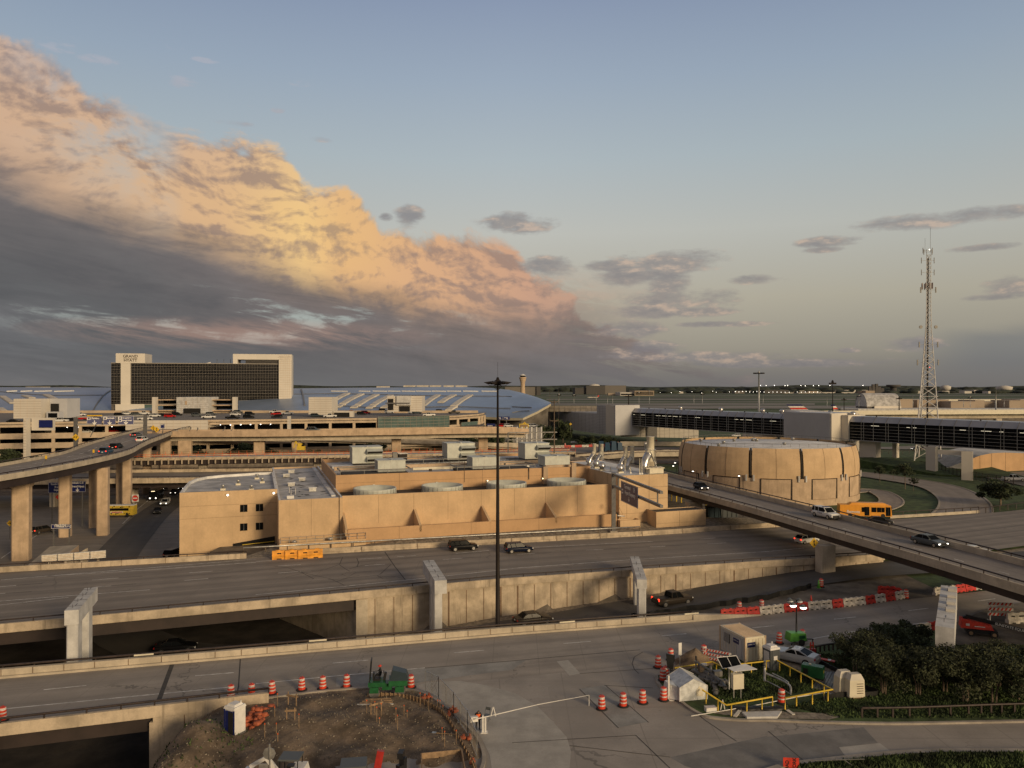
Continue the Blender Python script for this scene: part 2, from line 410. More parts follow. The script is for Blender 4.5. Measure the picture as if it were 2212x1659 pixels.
    def ribbon(s,A,B,m='road_a',u0=0.0,step=0):
        "sheet between two polylines of equal length; UV = metres along, across"
        A = [Vector(p) for p in A]; B = [Vector(p) for p in B]; u = u0; ia = s.pts(A); ib = s.pts(B); us = [u0]
        for k in range(1,len(A)): us.append(us[-1]+((A[k]+B[k])/2-(A[k-1]+B[k-1])/2).length)
        for k in range(len(A)-1):
            w0 = (A[k]-B[k]).length; w1 = (A[k+1]-B[k+1]).length
            s.uv[len(s.f)] = ((us[k],0),(us[k+1],0),(us[k+1],w1),(us[k],w0))
            s.face((ia+k,ia+k+1,ib+k+1,ib+k),m)
        return s
    def build(s,name,parent=None,label=None,cat=None,group=None,kind=None,loc=None,rz=None,mats=None):
        me = bpy.data.meshes.new(name); me.from_pydata(s.v,[],s.f)
        for k in s.ms: me.materials.append(MT[k])
        me.polygons.foreach_set('material_index',s.m); me.polygons.foreach_set('use_smooth',s.sm)
        if s.uv:
            ul = me.uv_layers.new(name='UVMap')
            for fi,q in s.uv.items():
                for li,c in zip(me.polygons[fi].loop_indices,q): ul.data[li].uv = c
        me.update()
        o = bpy.data.objects.new(name,me); COL.objects.link(o)
        if parent: o.parent = parent
        if loc is not None: o.location = loc
        if rz is not None: o.rotation_euler = (0,0,rz)
        tag(o,label,cat,group,kind)
        return o
def tag(o,label=None,cat=None,group=None,kind=None):
    if label: o['label'] = label
    if cat: o['category'] = cat
    if group: o['group'] = group
    if kind: o['kind'] = kind
    return o
def empty(name,loc=(0,0,0),rz=0.0,label=None,cat=None,group=None):
    o = bpy.data.objects.new(name,None); COL.objects.link(o); o.location = loc; o.rotation_euler = (0,0,rz)
    o.empty_display_size = .5
    return tag(o,label,cat,group)
def kids(o): return [c for c in list(bpy.data.objects) if c.parent == o]
CH = {}
def dup(o,loc=None,rz=None,label=None,group=None,sc=None,_p=None):
    c = o.copy(); COL.objects.link(c); c.parent = _p
    if loc is not None: c.location = loc
    if rz is not None: c.rotation_euler = (0,0,rz)
    if sc is not None: c.scale = (sc,sc,sc) if isinstance(sc,(int,float)) else sc
    if label: c['label'] = label
    if group: c['group'] = group
    if o not in CH: CH[o] = [q for q in COL.objects if q.parent == o]
    for q in CH[o]: dup(q,_p=c)
    return c
def text(s,name,parent,size,loc,rot,m='white',ext=.01,align='CENTER',bold=0.0):
    cu = bpy.data.curves.new('lettering','FONT'); cu.body = s; cu.size = size; cu.extrude = ext; cu.align_x = align; cu.align_y = 'CENTER'; cu.offset = bold
    to = bpy.data.objects.new('lettering',cu); COL.objects.link(to)
    bpy.context.view_layer.update()
    me = bpy.data.meshes.new_from_object(to.evaluated_get(bpy.context.evaluated_depsgraph_get()))
    bpy.data.objects.remove(to); me.materials.clear(); me.materials.append(MT[m])
    o = bpy.data.objects.new(name,me); COL.objects.link(o); o.parent = parent; o.location = loc; o.rotation_euler = rot
    return o
def lerp(a,b,k): return a+(b-a)*k
def along(pts,d):
    "resample a polyline every ~d metres; returns points"
    pts = [Vector(p) for p in pts]; out = [pts[0]]
    for a,b in zip(pts,pts[1:]):
        n = max(1,int(round((b-a).length/d)))
        out += [a.lerp(b,(k+1)/n) for k in range(n)]
    return out
def smooth(pts,n=6):
    "Catmull-Rom through the points"
    P = [Vector(p) for p in pts]; P = [P[0]*2-P[1]]+P+[P[-1]*2-P[-2]]; out = []
    for k in range(1,len(P)-2):
        for j in range(n):
            t = j/n; a,b,c,d = P[k-1:k+3]
            out.append(.5*((2*b)+(c-a)*t+(2*a-5*b+4*c-d)*t*t+(3*b-a-3*c+d)*t**3))
    return out+[P[-2]]
def offset(pts,d,dz=0.0):
    "shift a polyline sideways (to its left for d>0) in plan"
    out = []
    for k,p in enumerate(pts):
        t = (pts[min(k+1,len(pts)-1)]-pts[max(k-1,0)]); t.z = 0; t.normalize()
        out.append(Vector((p.x-t.y*d,p.y+t.x*d,p.z+dz)))
    return out
def wall_along(mb,pts,w,h,m='conc',z0=0.0):
    "upright wall strip following pts, w thick (to the left), from z0 to z0+h above the points"
    a = offset(pts,0,z0); b = offset(pts,w,z0); c = offset(pts,0,z0+h); d = offset(pts,w,z0+h)
    n = len(pts); ia,ib,ic,id_ = (mb.pts(q) for q in (a,b,c,d))
    for k in range(n-1):
        mb.face((ia+k,ia+k+1,ic+k+1,ic+k),m); mb.face((ib+k+1,ib+k,id_+k,id_+k+1),m); mb.face((ic+k,ic+k+1,id_+k+1,id_+k),m); mb.face((ib+k,ib+k+1,ia+k+1,ia+k),m)
    mb.face((ia,ic,id_,ib),m); mb.face((ib+n-1,id_+n-1,ic+n-1,ia+n-1),m)
    return mb
def rail_along(mb,pts,h,r=.09,every=3.0,m='rail',z0=0.0):
    "tube rail on short posts standing z0 above the points"
    q = [Vector((p.x,p.y,p.z+z0+h)) for p in pts]; mb.tube(q,r,m,6)
    for p in along([Vector((p.x,p.y,p.z+z0)) for p in pts],every): mb.tube([p,p+Vector((0,0,h))],r*.7,m,5,False)
    return mb
def paint(name,segs,z,w,m='paint_white',label=None):
    "road markings: several polylines of points as one painted sheet set"
    mb = MB()
    for s in segs:
        P = [Vector(p) for p in s]
        for p in P: p.z = p.z if z is None else z
        mb.ribbon(offset(P,-w/2),offset(P,w/2),m)
    o = mb.build(name,kind='structure'); return o

# ---------------------------------------------------------------- ground, roads, bridges
def pl(pts):
    def f(x):
        if x <= pts[0][0]: a,b = pts[0],pts[1]
        elif x >= pts[-1][0]: a,b = pts[-2],pts[-1]
        else:
            for a,b in zip(pts,pts[1:]):
                if a[0] <= x <= b[0]: break
        return a[1]+(b[1]-a[1])*(x-a[0])/(b[0]-a[0])
    return f
AF = pl([(-130,54),(-50,74.8),(-1.4,87.6),(25.2,93.6),(67,106.9),(130,130),(220,165)])
AN = pl([(-130,41),(-42,62.9),(-31,66.4),(-22,69.2),(10,77.5),(33,84.5),(51,91.5),(90,105),(220,150)])
BN = pl([(-140,57),(-57.7,86),(-1.7,106.4),(46.5,119.4),(60,123.5),(80,130),(130,152),(220,190)])
BF = pl([(-150,93),(-75.8,113),(-8.5,131.8),(29,142),(79.7,161),(103,168),(117,174),(170,200),(230,230)])
ZT = pl([(-60,-6),(-35,-6),(-20,-5),(0,-3.55),(25,-1.9),(47,-.15),(75,-.1),(300,-.1)])
ZB = pl([(-300,1.0),(40,1.0),(70,.5),(300,.5)])
def sm(a,b,x): x = max(0,min(1,(x-a)/(b-a))); return x*x*(3-2*x)
def hgt(x,y):
    if y > 330 or x > 150 and y > 150 or x > 320: return -.25 if y < 330 or y > 340 else -.25
    a0,a1,b0,b1 = AN(x),AF(x),BN(x),BF(x)
    left = sm(-20,-32,x)
    if y < a0+2: return lerp(-.35,-6.5,sm(-23,-30,x))
    if y < a1-2: return lerp(-.35,-6.3,sm(-24,-30,x))
    if y < b0+1.5: return (ZT(x)-.06) if x < 44 else lerp(ZT(44)-.06,-.2,sm(44,60,x))
    k = x+(y-100)*1.0                     # skewed abutment
    if y < b1+1: return lerp(.2,-6,sm(-9,-15,k))
    if y < 330:
        l = sm(-52,-60,x) if y < 175 else sm(20,-20,x)*(1-sm(245,330,y))
        return lerp(-.25,-5.1,l)
    return -.25
mb = MB()
xs = [-20000,-8000,-3000,-1200,-500,-260]+[-200+2.5*k for k in range(0,149)]+[190,240,320,600,1200,2500,5000,9000,20000]
ys = [-3000,-200,20]+[40+2.5*k for k in range(0,125)]+[370,420,500,700,1000,1600,3000,6000,12000,30000]
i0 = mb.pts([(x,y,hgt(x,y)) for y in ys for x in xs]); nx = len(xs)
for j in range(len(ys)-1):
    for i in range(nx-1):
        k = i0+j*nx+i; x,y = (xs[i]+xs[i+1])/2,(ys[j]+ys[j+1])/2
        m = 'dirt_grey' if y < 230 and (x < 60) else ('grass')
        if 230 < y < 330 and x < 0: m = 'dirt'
        if x < -20 and (y < AF(x)+3 or BN(x)-1 < y < BF(x)): m = 'soil_painted_shade'  # shade under the bridges painted onto the ground faces
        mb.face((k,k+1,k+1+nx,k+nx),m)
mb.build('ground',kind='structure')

# road A (nearest), deck sheet
X = [-130,-110,-90,-75,-60,-50,-42,-36,-31,-26,-22,-16,-10,-5,0,5,10,16,22,28,33,40,51,60,70,80,90,110,130,160,200]
XL = [x for x in X if x <= -22]; XR = [x for x in X if x >= -22]
mb = MB(); mb.ribbon([(x,AN(x),0) for x in X],[(x,AF(x),0) for x in X],'road_a')
mb.build('near_road',kind='structure')
# road B, the wide elevated highway
XB = [-150,-120,-100,-80,-70,-57.7,-45,-34,-20,-10,-1.7,8,18,29,38,46.5,60,70,80,95,110,130,160,220]
mb = MB(); mb.ribbon([(x,BN(x),ZB(x)) for x in XB],[(x-18*(0 if x > 20 else 1)*0,BF(x),ZB(x)) for x in XB],'road_b')
mb.build('highway',kind='structure')
# apron / intersection in front, and the lane running off to the right
mb = MB(); P = [(-10,44),(120,44),(120,78),(90,88),(70,88),(51,91.4),(33,84.4),(10,77.4),(-16,70.6),(-16,60)]
ap = [(max(x,-3.5) if x < 0 else x,44,-.004) for x in XR]; bp = [(x,AN(x),-.004) for x in XR]
mb.ribbon(ap,bp,'apron'); mb.build('intersection',kind='structure')
# left side of the deck: body of the near bridge
def deck_body(name,near,far,z,xs_,th=.5,gird=1.1,gm='girder',cat='bridge',label='',fascia=.35,ov=.25):
    "slab just under a deck sheet with deep edge girders"
    o = empty(name,(0,0,0),label=label,cat=cat)
    zf = z if callable(z) else (lambda x: z)
    s = MB(); i = s.pts([(x,near(x)-ov,zf(x)-.01) for x in xs_]+[(x,far(x)+ov,zf(x)-.01) for x in xs_]+[(x,near(x)-ov,zf(x)-th) for x in xs_]+[(x,far(x)+ov,zf(x)-th) for x in xs_]); n = len(xs_)
    for k in range(n-1):
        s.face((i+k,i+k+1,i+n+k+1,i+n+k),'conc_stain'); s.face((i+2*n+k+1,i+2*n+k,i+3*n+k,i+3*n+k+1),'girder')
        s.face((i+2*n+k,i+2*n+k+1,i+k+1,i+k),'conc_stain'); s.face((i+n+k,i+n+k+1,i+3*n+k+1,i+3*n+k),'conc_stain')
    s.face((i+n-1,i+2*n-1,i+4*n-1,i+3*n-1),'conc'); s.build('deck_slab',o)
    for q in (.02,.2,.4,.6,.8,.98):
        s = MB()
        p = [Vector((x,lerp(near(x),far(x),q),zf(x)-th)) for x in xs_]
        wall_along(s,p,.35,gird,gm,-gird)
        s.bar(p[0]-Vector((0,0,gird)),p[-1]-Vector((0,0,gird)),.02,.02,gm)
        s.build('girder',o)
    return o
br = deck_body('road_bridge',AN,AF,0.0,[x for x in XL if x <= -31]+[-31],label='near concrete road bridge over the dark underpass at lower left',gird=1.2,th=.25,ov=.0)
# parapets with tube rails
def barrier(name,f,xs_,z,w,h,label,rail=True,rz=.38,m='conc',below=0.0,parent=None,every=3.0,cat='barrier',rr=.10):
    zf = z if callable(z) else (lambda x: z)
    p = [Vector((x,f(x),zf(x))) for x in xs_]
    if parent is None: parent = empty(name,(0,0,0),label=label,cat=cat)
    s = MB(); wall_along(s,p,w,h+below,m,-below)
    for q in along(p,6.1)[1:-1]: s.box((q.x-(.0),q.y-.012*(1 if w > 0 else 1),q.z-below),(.05,abs(w)*2+.05 if False else .06,h+below+.012),0,'joint')
    s.build('parapet',parent)
    if rail:
        s = MB(); c = offset(p,w/2,h); rail_along(s,c,rz,rr,every); s.build('tube_rail',parent)
    return parent
near_par = barrier('bridge_parapet',AN,XL,0.0,-.35,.9,'stained concrete parapet with brown tube rail along the near edge of the nearest road',below=.1,m='conc_stain')
s = MB(); pp = [Vector((x,AF(x),0)) for x in X if x <= 25.2]
wall_along(s,pp,.45,.82,'conc',0); wall_along(s,offset(pp,-.28),.28,.22,'conc',0)
for q in along(pp,3.05)[1:-1]: s.box((q.x+.03,q.y-.02,.02),(.05,.05,.8),0,'joint')
# tapered end block on the right
e = pp[-1]; s.hexa([(e.x,e.y-.28,0),(e.x+9,e.y+2.2,0),(e.x+9,e.y+2.7,0),(e.x,e.y+.45,0),(e.x,e.y-.1,.82),(e.x+9,e.y+2.3,.1),(e.x+9,e.y+2.6,.1),(e.x,e.y+.45,.82)],'conc')
far_bar = empty('roadside_barrier',label='tan concrete barrier with brown rail along the far edge of the nearest road',cat='barrier')
s.build('parapet',far_bar)
s = MB(); rail_along(s,offset(pp,.5,.25),.8,.11,2.6); s.build('tube_rail',far_bar)
for uu in (L(0,1000,877),L(1,430,777),L(2,385,648),L(2,1250,590)):
    q = g(*uu,z=1.0); s = MB(); s.bar((q.x-.9,q.y-.12,1.08),(q.x+.9,q.y-.12+.45,1.08),.04,.16,'cream'); s.build('reflector_strip',far_bar)
# highway near parapet
barrier('highway_parapet',BN,XB[:17],ZB,-.35,.85,'long stained parapet with thin dark rail along the near edge of the highway',below=.12,m='conc_stain',rr=.085,rz=.4,every=3.6)
# highway body over the underpass (left) : near girder visible under the parapet
xb = [x for x in XB if x <= -20]
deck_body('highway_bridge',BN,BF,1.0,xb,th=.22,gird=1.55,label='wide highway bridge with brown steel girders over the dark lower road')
# retaining wall to the right of the opening
s = MB(); xw = [-20,-10,-1.7,8,18,29,38,46.5,60]
n = len(xw); A_ = [(x,BN(x)+.0,ZT(x)-.5) for x in xw]; B_ = [(x,BN(x)+.0,ZB(x)-.1) for x in xw]
ia = s.pts(A_); ib = s.pts(B_)
for k in range(n-1): s.face((ia+k,ia+k+1,ib+k+1,ib+k),'conc_stain')
s.hexa([(-20.0,BN(-20),-6),(-20.0+.01,BN(-20)+.02,-6),(-34,114,-6),(-34.5,113.6,-6),(-20.0,BN(-20),.3),(-20.0+.01,BN(-20)+.02,.3),(-34,114,.3),(-34.5,113.6,.3)],'conc_stain')
s.hexa([(-20.3,BN(-20)-.15,-6),(-18.9,BN(-18.9)-.1,-6),(-18.9,BN(-18.9)+.3,-6),(-20.3,BN(-20)+.4,-6),(-20.3,BN(-20)-.15,.68),(-18.9,BN(-18.9)-.1,.68),(-18.9,BN(-18.9)+.3,.68),(-20.3,BN(-20)+.4,.68)],'conc')
rw = empty('retaining_wall',label='tan panelled retaining wall below the highway, streaked with dark stains',cat='wall')
s.build('wall_face',rw)
s = MB(); x = -18
while x < 60:
    w = .10 if int(x*7) % 5 else .22
    s.box((x,BN(x)-.012,ZT(x)-.3),(w,.03,ZB(x)-.37-ZT(x)+.3),.28,'joint'); x += 2.35
s.build('panel_joints',rw)
s = MB(); x = -33.5
while x < -21:
    y = 101+(-20-x)*.93; s.box((x,y-.25,-6),(.18,.18,6),.7,'tar'); x += 1.5
s.build('buttress_shadow_joints',rw) if False else None
# near abutment under the bridge at lower left
s = MB(); xw = [-31,-28,-24,-21]
ia = s.pts([(x,AN(x)-.36,-6.5) for x in xw]); ib = s.pts([(x,AN(x)-.36,-.11) for x in xw])
for k in range(3): s.face((ia+k,ia+k+1,ib+k+1,ib+k),'conc_stain')
s.hexa([(-31.3,AN(-31)-.4,-6.5),(-31,AN(-31)-.36,-6.5),(-31,AF(-31),-6.5),(-31.3,AF(-31),-6.5),(-31.3,AN(-31)-.4,-.5),(-31,AN(-31)-.36,-.5),(-31,AF(-31),-.5),(-31.3,AF(-31),-.5)],'conc_stain')
for x in (-28.6,-26.4,-24.2): s.box((x,AN(x)-.37,-5),(.06,.05,4.85),0,'joint')
s.build('bridge_abutment',None,'tan concrete abutment where the near bridge lands beside the dirt lot','wall')
# wall holding the near road along the trench
s = MB(); xw = [x for x in X if -31 <= x <= 51]
ia = s.pts([(x,AF(x)+.46,-6.5) for x in xw]); ib = s.pts([(x,AF(x)+.46,-.01) for x in xw]); ic = s.pts([(x,AF(x)-.5,-.01) for x in xw])
for k in range(len(xw)-1): s.face((ib+k+1,ib+k,ia+k,ia+k+1),'conc_stain'); s.face((ic+k,ic+k+1,ib+k+1,ib+k),'conc')
s.build('trench_wall',None,'concrete wall under the far edge of the nearest road, mostly hidden by its barrier','wall')

# far barrier of the highway
def jersey(name,pts,label,m='conc',h=.85,w=.6,seg=9.0):
    o = empty(name,label=label,cat='barrier'); s = MB()
    wall_along(s,pts,w,.3,m,0); wall_along(s,offset(pts,w*.3),w*.4,h,m,0)
    for q in along(pts,seg)[1:-1]: s.box((q.x,q.y-.03,q.z),(.07,.08,h+.01),0,'joint')
    s.build('concrete_run',o); return o
xs_ = [-150,-110,-90,-75.8,-60,-48,-42.5]
fp = barrier('highway_far_parapet',BF,xs_,1.0,.35,.8,'stained far parapet of the highway with dark rail, in front of the tall ramp columns',m='conc_stain',rr=.08,rz=.35,every=3.4)
deck_pts = [Vector((x,BF(x),ZB(x))) for x in (-34,-25,-16,-8.5,0,8,16,24,32,42,52,62,68)]
jersey('median_barrier',deck_pts,'weathered tan concrete barrier between the highway and the plant building',m='conc_stain')
s = MB(); pts = [Vector((x,BF(x)+3.2,ZB(x)+.5)) for x in (-44,-34,-20,-8.5,4,16,24)]
s.tube([p+Vector((0,0,.6)) for p in pts],.13,'galv',6)
for p in along(pts,3.6): s.box((p.x,p.y+.12,p.z-.3),(.14,.14,.95),0,'bark')
s.build('guardrail',None,'galvanised steel guardrail on short posts in front of the plant wall','guardrail')
# sloping verge between barrier and plant
O = Vector((-40,131,0)); AN0 = radians(18.5); e1 = Vector((cos(AN0),sin(AN0),0)); e2 = Vector((-sin(AN0),cos(AN0),0))
def bf(s_,t_,z=0.0): p = O+e1*s_+e2*t_; return Vector((p.x,p.y,z))
mb = MB(); a = [(-44,BF(-44),.95),(-30,BF(-30),.95),(-10,BF(-10),.95),(10,BF(10),.95),(34,BF(34),.95),(60,BF(60),.6)]
b = [bf(-1,-1,1.2),bf(13,-1,1.4),bf(34,-1,2.6),bf(55,-1,2.6),bf(80,-1,1.6),bf(106,-1,.6)]
mb.ribbon(a,b,'gravel'); mb.build('verge',kind='structure')

# lower road in the trench, turning under the highway to the streets beyond
cl = smooth([(120,139,.0),(80,125,0),(50,117.3,-.05),(22.7,108.4,ZT(22.7)),(2.9,101.5,ZT(2.9)),(-20,96.5,-5),(-44,99,-5.9),(-62,116,-5.7),(-74,140,-5.1),(-84,168,-5.0),(-96,208,-5.0),(-104,250,-5)],5)
cl = [p+Vector((0,0,.03)) for p in cl]
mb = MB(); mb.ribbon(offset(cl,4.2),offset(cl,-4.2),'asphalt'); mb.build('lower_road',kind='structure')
# paved street level beyond the highway on the left
mb = MB(); mb.ribbon([(-260,95,-5.04),(-52,142,-5.04)],[(-260,235,-5.04),(-52,235,-5.04)],'street'); mb.build('street',kind='structure')
paint('street_line',[[g(*L(0,10,200),z=-5),g(*L(0,110,130),z=-5),g(*L(0,260,40),z=-5)],[g(*U(0,1060,1610),z=-4.93),g(*U(0,1180,1490),z=-4.93),g(*U(0,1290,1400),z=-4.93)]],None,.15)
# curb and grass on the far left
mb = MB(); mb.prism([(-260,100),(-122,128),(-118,150),(-124,175),(-260,175)],-5.04,-4.85,'grass'); mb.build('grass',kind='structure')
# dirt lot inside the ring curb
curb = [(-24,69.2),(-22.4,70.0),(-16.8,71.8),(-13.6,72.2),(-10.3,72.1),(-8,70.9),(-5.8,68.1),(-4.1,65.1),(-2.8,62.4),(-2.2,60.2),(-2.0,58.4),(-2.2,56.5),(-3.2,53),(-6,48),(-12,43)]
cs = smooth([(x,y,0) for x,y in curb],4)
r2 = random.Random(3)
def nz(x,y):
    return .16*sin(x*.9+1.3*sin(y*.7))+.12*sin(y*1.3+x*.4)+.08*sin(x*2.3+y*1.9)+.05*sin(x*4.1-y*3.7)+.03*sin(x*7.3+y*5.1)
def dist_in(x,y):
    ins = False; n = len(cs); d = 1e9; poly = [(p.x,p.y) for p in cs]+[(-60,43),(-60,69.2)]
    m_ = len(poly)
    for k in range(m_):
        (x1,y1),(x2,y2) = poly[k],poly[(k+1) % m_]
        if (y1 > y) != (y2 > y) and x < (x2-x1)*(y-y1)/(y2-y1)+x1: ins = not ins
        if k < n-1:
            t = max(0,min(1,((x-x1)*(x2-x1)+(y-y1)*(y2-y1))/((x2-x1)**2+(y2-y1)**2+1e-9))); d = min(d,sqrt((x-x1-t*(x2-x1))**2+(y-y1-t*(y2-y1))**2))
    return d if ins else -d
mb = MB(); st = .45; gx = [-60+st*k for k in range(int(60/st))]; gy = [44+st*k for k in range(int(29/st))]; idx = {}
def dz(x,y):
    d = dist_in(x,y); z = .02+(nz(x,y)*.9+.22)*sm(.2,3,d)
    z += .9*exp(-((x+17)/4)**2-((y-64)/3)**2)*0.5
    z -= 6.6*sm(-24.5,-34,x)*sm(.2,2,80-y)
    z -= .75*sm(59,56,y)
    z += 1.2*exp(-((x+27)/3.0)**2-((y-62)/3)**2)
    return max(z,.03-.8*sm(59,56,y)) if x > -24 else z
for j,y in enumerate(gy):
    for i,x in enumerate(gx):
        if dist_in(x,y) > .12 or (x < -24 and y < AN(x)-.35): idx[i,j] = mb.pts([(x,y,dz(x,y))])
for (i,j) in list(idx):
    if all(q in idx for q in ((i+1,j),(i,j+1),(i+1,j+1))):
        x,y = gx[i],gy[j]; gr = (x < -20.5 and y < 62 and sin(x*1.3+y)+sin(y*2.1-x*.7)+.6*sin(x*4.7+y*3.1) > .5)
        mb.face((idx[i,j],idx[i+1,j],idx[i+1,j+1],idx[i,j+1]),'dirt',True)
mb.build('dirt_lot',kind='structure')
def curb_run(name,pts,w=.25,h=.15,m='curb_conc'):
    s = MB(); wall_along(s,pts,w,h+.05,m,-.05); return s.build(name,kind='structure')
curb_run('curb',offset(cs[1:],-.28),.28,.15)
# curbed yard island with the valve yard, shrubs and grass
isl = [L(2,1010,1010),L(2,1025,1065),L(2,1080,1120),L(2,1160,1170),L(2,1230,1225),L(2,1330,1280),L(2,1430,1300),L(2,1600,1312),L(2,1781,1313),L(3,300,1325),L(3,700,1335),L(3,1000,1335),L(3,1781,1320)]
iw = smooth([g(*q,z=.15) for q in isl],4); iw = [Vector((p.x,p.y,0)) for p in iw]
far_edge = [(g(*L(2,1010,1000)).x,g(*L(2,1010,1000)).y),(17.2,77.5),(22,80.5),(31,84),(51,91.2),(90,104.6),(120,116)]
up = [(p.x,p.y) for p in iw]+[(120,62),(120,116),(90,104.2),(51,90.8),(33.5,84.0),(27,81.6),(20.8,79.0),(18.5,77.2)]
mb = MB(); mb.prism(up,-.1,.13,'grass'); mb.build('grass_island',kind='structure')
curb_run('island_curb',[p+Vector((0,0,0)) for p in offset(iw,-.25)],.3,.16)
for nm,pt,m,z in (('gravel',[L(3,0,905),L(3,70,905),L(3,300,880),L(3,520,1010),L(3,700,1090),L(3,640,1165),L(3,440,1160),L(3,300,1040),L(3,140,950),L(3,0,960)],'gravel',.16),
                     ('gravel_patch',[L(2,1400,1275),L(2,1500,1250),L(2,1781,1235),L(3,120,1265),L(3,420,1275),L(3,500,1300),L(3,420,1320),L(3,0,1308),L(2,1600,1300)],'gravel',.165),
                     ('dirt_patch',[L(2,1080,960),L(2,1280,890),L(2,1500,930),L(2,1440,990),L(2,1180,1010)],'dirt',.16),
                     ('dirt_work_area',[L(3,1290,650),L(3,1500,560),L(3,1781,500),L(3,1781,800),L(3,1290,800)],'dirt_grey',.165)):
    s = MB(); q = [g(*p,z=z) for p in pt]; s.poly(q,m); s.build(nm,kind='structure')
# bottom right lane edge and its grass
s = MB(); pt = [g(*L(3,x,y),z=.12) for x,y in ((-40,1700),(150,1640),(400,1612),(700,1580),(900,1560),(1200,1545),(1781,1545),(1900,1545))]
s.prism([(p.x,p.y) for p in pt]+[(60,50),(10,50)],-.1,.12,'grass'); s.build('grass_verge',kind='structure')
s = MB(); wall_along(s,[p+Vector((0,0,-.12)) for p in pt],.55,.17,'curb_conc'); s.build('verge_curb',kind='structure')
# concrete patches of other ages in the intersection
def patch(name,pts,m,z=.004):
    s = MB(); s.poly([g(*p,z=z) for p in pts],m); return s.build(name,kind='structure')
mat('patch_light',(.40,.375,.335),.85,.08,.5,fine=.2); mat('patch_green',(.29,.28,.26),.85,.12,.4,fine=.2); mat('patch_dark',(.20,.19,.178),.85,.12,.4,fine=.2); mat('seam',(.06,.055,.05),.9)
c0 = [(1110,1120),(1230,1170),(1380,1250),(1500,1370),(1600,1500),(1659,1650),(1710,1659)]
patch('new_concrete_pad',[L(1,1090,1090),L(1,1200,1060),L(1,1420,1050),L(1,1600,1080),L(2,20,1135),L(2,170,1220),L(2,290,1340),L(2,380,1440),L(2,410,1540),L(2,400,1659),L(1,1640,1659),L(1,1625,1560),L(1,1570,1450),L(1,1480,1330),L(1,1350,1220),L(1,1200,1130)],'patch_light')
patch('older_slab',[L(2,470,1105),L(2,650,1080),L(2,945,1335),L(2,735,1375)],'patch_green')
patch('pale_slab',[L(2,310,915),L(2,390,905),L(2,475,1000),L(2,400,1015)],'patch_light',.008)
patch('dark_lane_patch',[L(3,-20,1440),L(3,660,1372),L(3,760,1480),L(3,490,1510),L(3,540,1575),L(3,200,1640),L(2,1400,1700),L(2,1200,1640),L(2,1100,1580),L(2,1781,1430)],'patch_dark')
patch('light_lane_patch',[L(3,490,1510),L(3,775,1482),L(3,870,1555),L(3,545,1588)],'patch_light',.008)
patch('dark_shoulder',[L(1,560,1025),L(1,1180,965),L(1,1781,915),L(2,100,905),L(2,0,975),L(1,1500,1010),L(1,1150,1060),L(1,1050,1075),L(1,560,1090)],'patch_green',.003)
seams = [[(2,650,1082),(2,950,1340)],[(2,470,1108),(2,740,1378)],[(2,860,1428),(2,1100,1659)],[(2,0,1480),(2,860,1428)],[(2,910,850),(2,850,885),(2,835,930),(2,850,970),(2,880,1000)],
         [(2,470,1000),(2,980,965)],[(2,1100,1130),(2,1350,1330),(2,1560,1470)],[(3,0,1400),(3,240,1600)],[(2,640,1082),(2,980,1100)],[(2,400,1500),(2,1100,1580)]]
paint('joint_lines',[[g(*L(*q)) for q in sg] for sg in seams],.012,.07,'seam')
paint('expansion_joint',[[g(*L(0,1200,938)),g(*L(0,1105,1195))]],.006,.42,'seam')
paint('road_joint',[[g(*L(0,1674,900)),g(*L(0,1662,1088)),g(*L(0,1652,1140))],[g(*L(1,1175,962)),g(*L(1,1500,935)),g(*L(1,1781,912)),g(*L(2,300,885)),g(*L(2,890,835))]],.006,.12,'seam')
# markings
lines = [[(0,0,1248),(0,800,1170),(0,1640,1090)],[(1,0,1070),(1,600,1012),(1,1175,960)],[(3,230,770),(3,700,690),(3,1160,640)],[(2,0,742),(2,700,690),(2,1440,610),(2,1781,590)]]
paint('edge_lines',[[g(*L(*q)) for q in sg] for sg in lines[:3]],.005,.13)
P0 = g(*L(0,308,1112)); ds = [g(*L(*q)) for q in ((0,308,1112),(0,1362,1015),(1,533,927),(1,1380,855),(2,357,791),(2,1042,738),(2,1670,682),(3,457,622),(3,975,563),(3,1457,496))]
de = [g(*L(*q)) for q in ((0,605,1082),(0,1630,993),(1,783,906),(1,1588,838),(2,548,776),(2,1212,723),(3,42,667),(3,607,607),(3,1113,546),(3,1578,480))]
paint('lane_dashes',list(zip(ds,de)),.005,.13)
hw = [[(0,10,350),(0,600,300),(0,1300,245),(0,1781,205)],[(0,340,322),(0,1000,282),(0,1781,227)],[(0,0,497),(0,530,456),(0,1047,418)],[(0,0,524),(0,480,470)],[(1,0,222),(1,200,208)],[(1,0,452),(1,600,395),(1,1200,335),(1,1781,272)],
      [(2,150,123),(2,980,82)],[(2,0,270),(2,840,208),(2,1781,152)],[(3,0,152),(3,250,128)],[(1,1390,165),(1,1620,145)]]
paint('highway_lines',[[g(*L(*q),z=1.0) for q in sg] for sg in hw],1.006,.15)
hd = [((0,645,350),(0,825,337)),((0,0,397),(0,115,388)),((0,655,400),(0,775,391)),((0,1320,300),(0,1480,289)),((0,1285,353),(0,1450,340)),((0,0,445),(0,40,442)),((1,155,253),(1,313,243)),((1,155,302),(1,315,290)),
      ((1,760,250),(1,898,240)),((1,720,205),(1,875,196)),((1,985,188),(1,1113,181)),((1,1300,208),(1,1435,199)),((2,35,172),(2,160,165)),((2,515,143),(2,635,138)),((2,960,120),(2,1065,115)),((2,1310,65),(2,1415,58)),((2,1360,98),(2,1490,92))]
paint('highway_dashes',[[g(*L(*a),z=1.0),g(*L(*b),z=1.0)] for a,b in hd],1.006,.14)
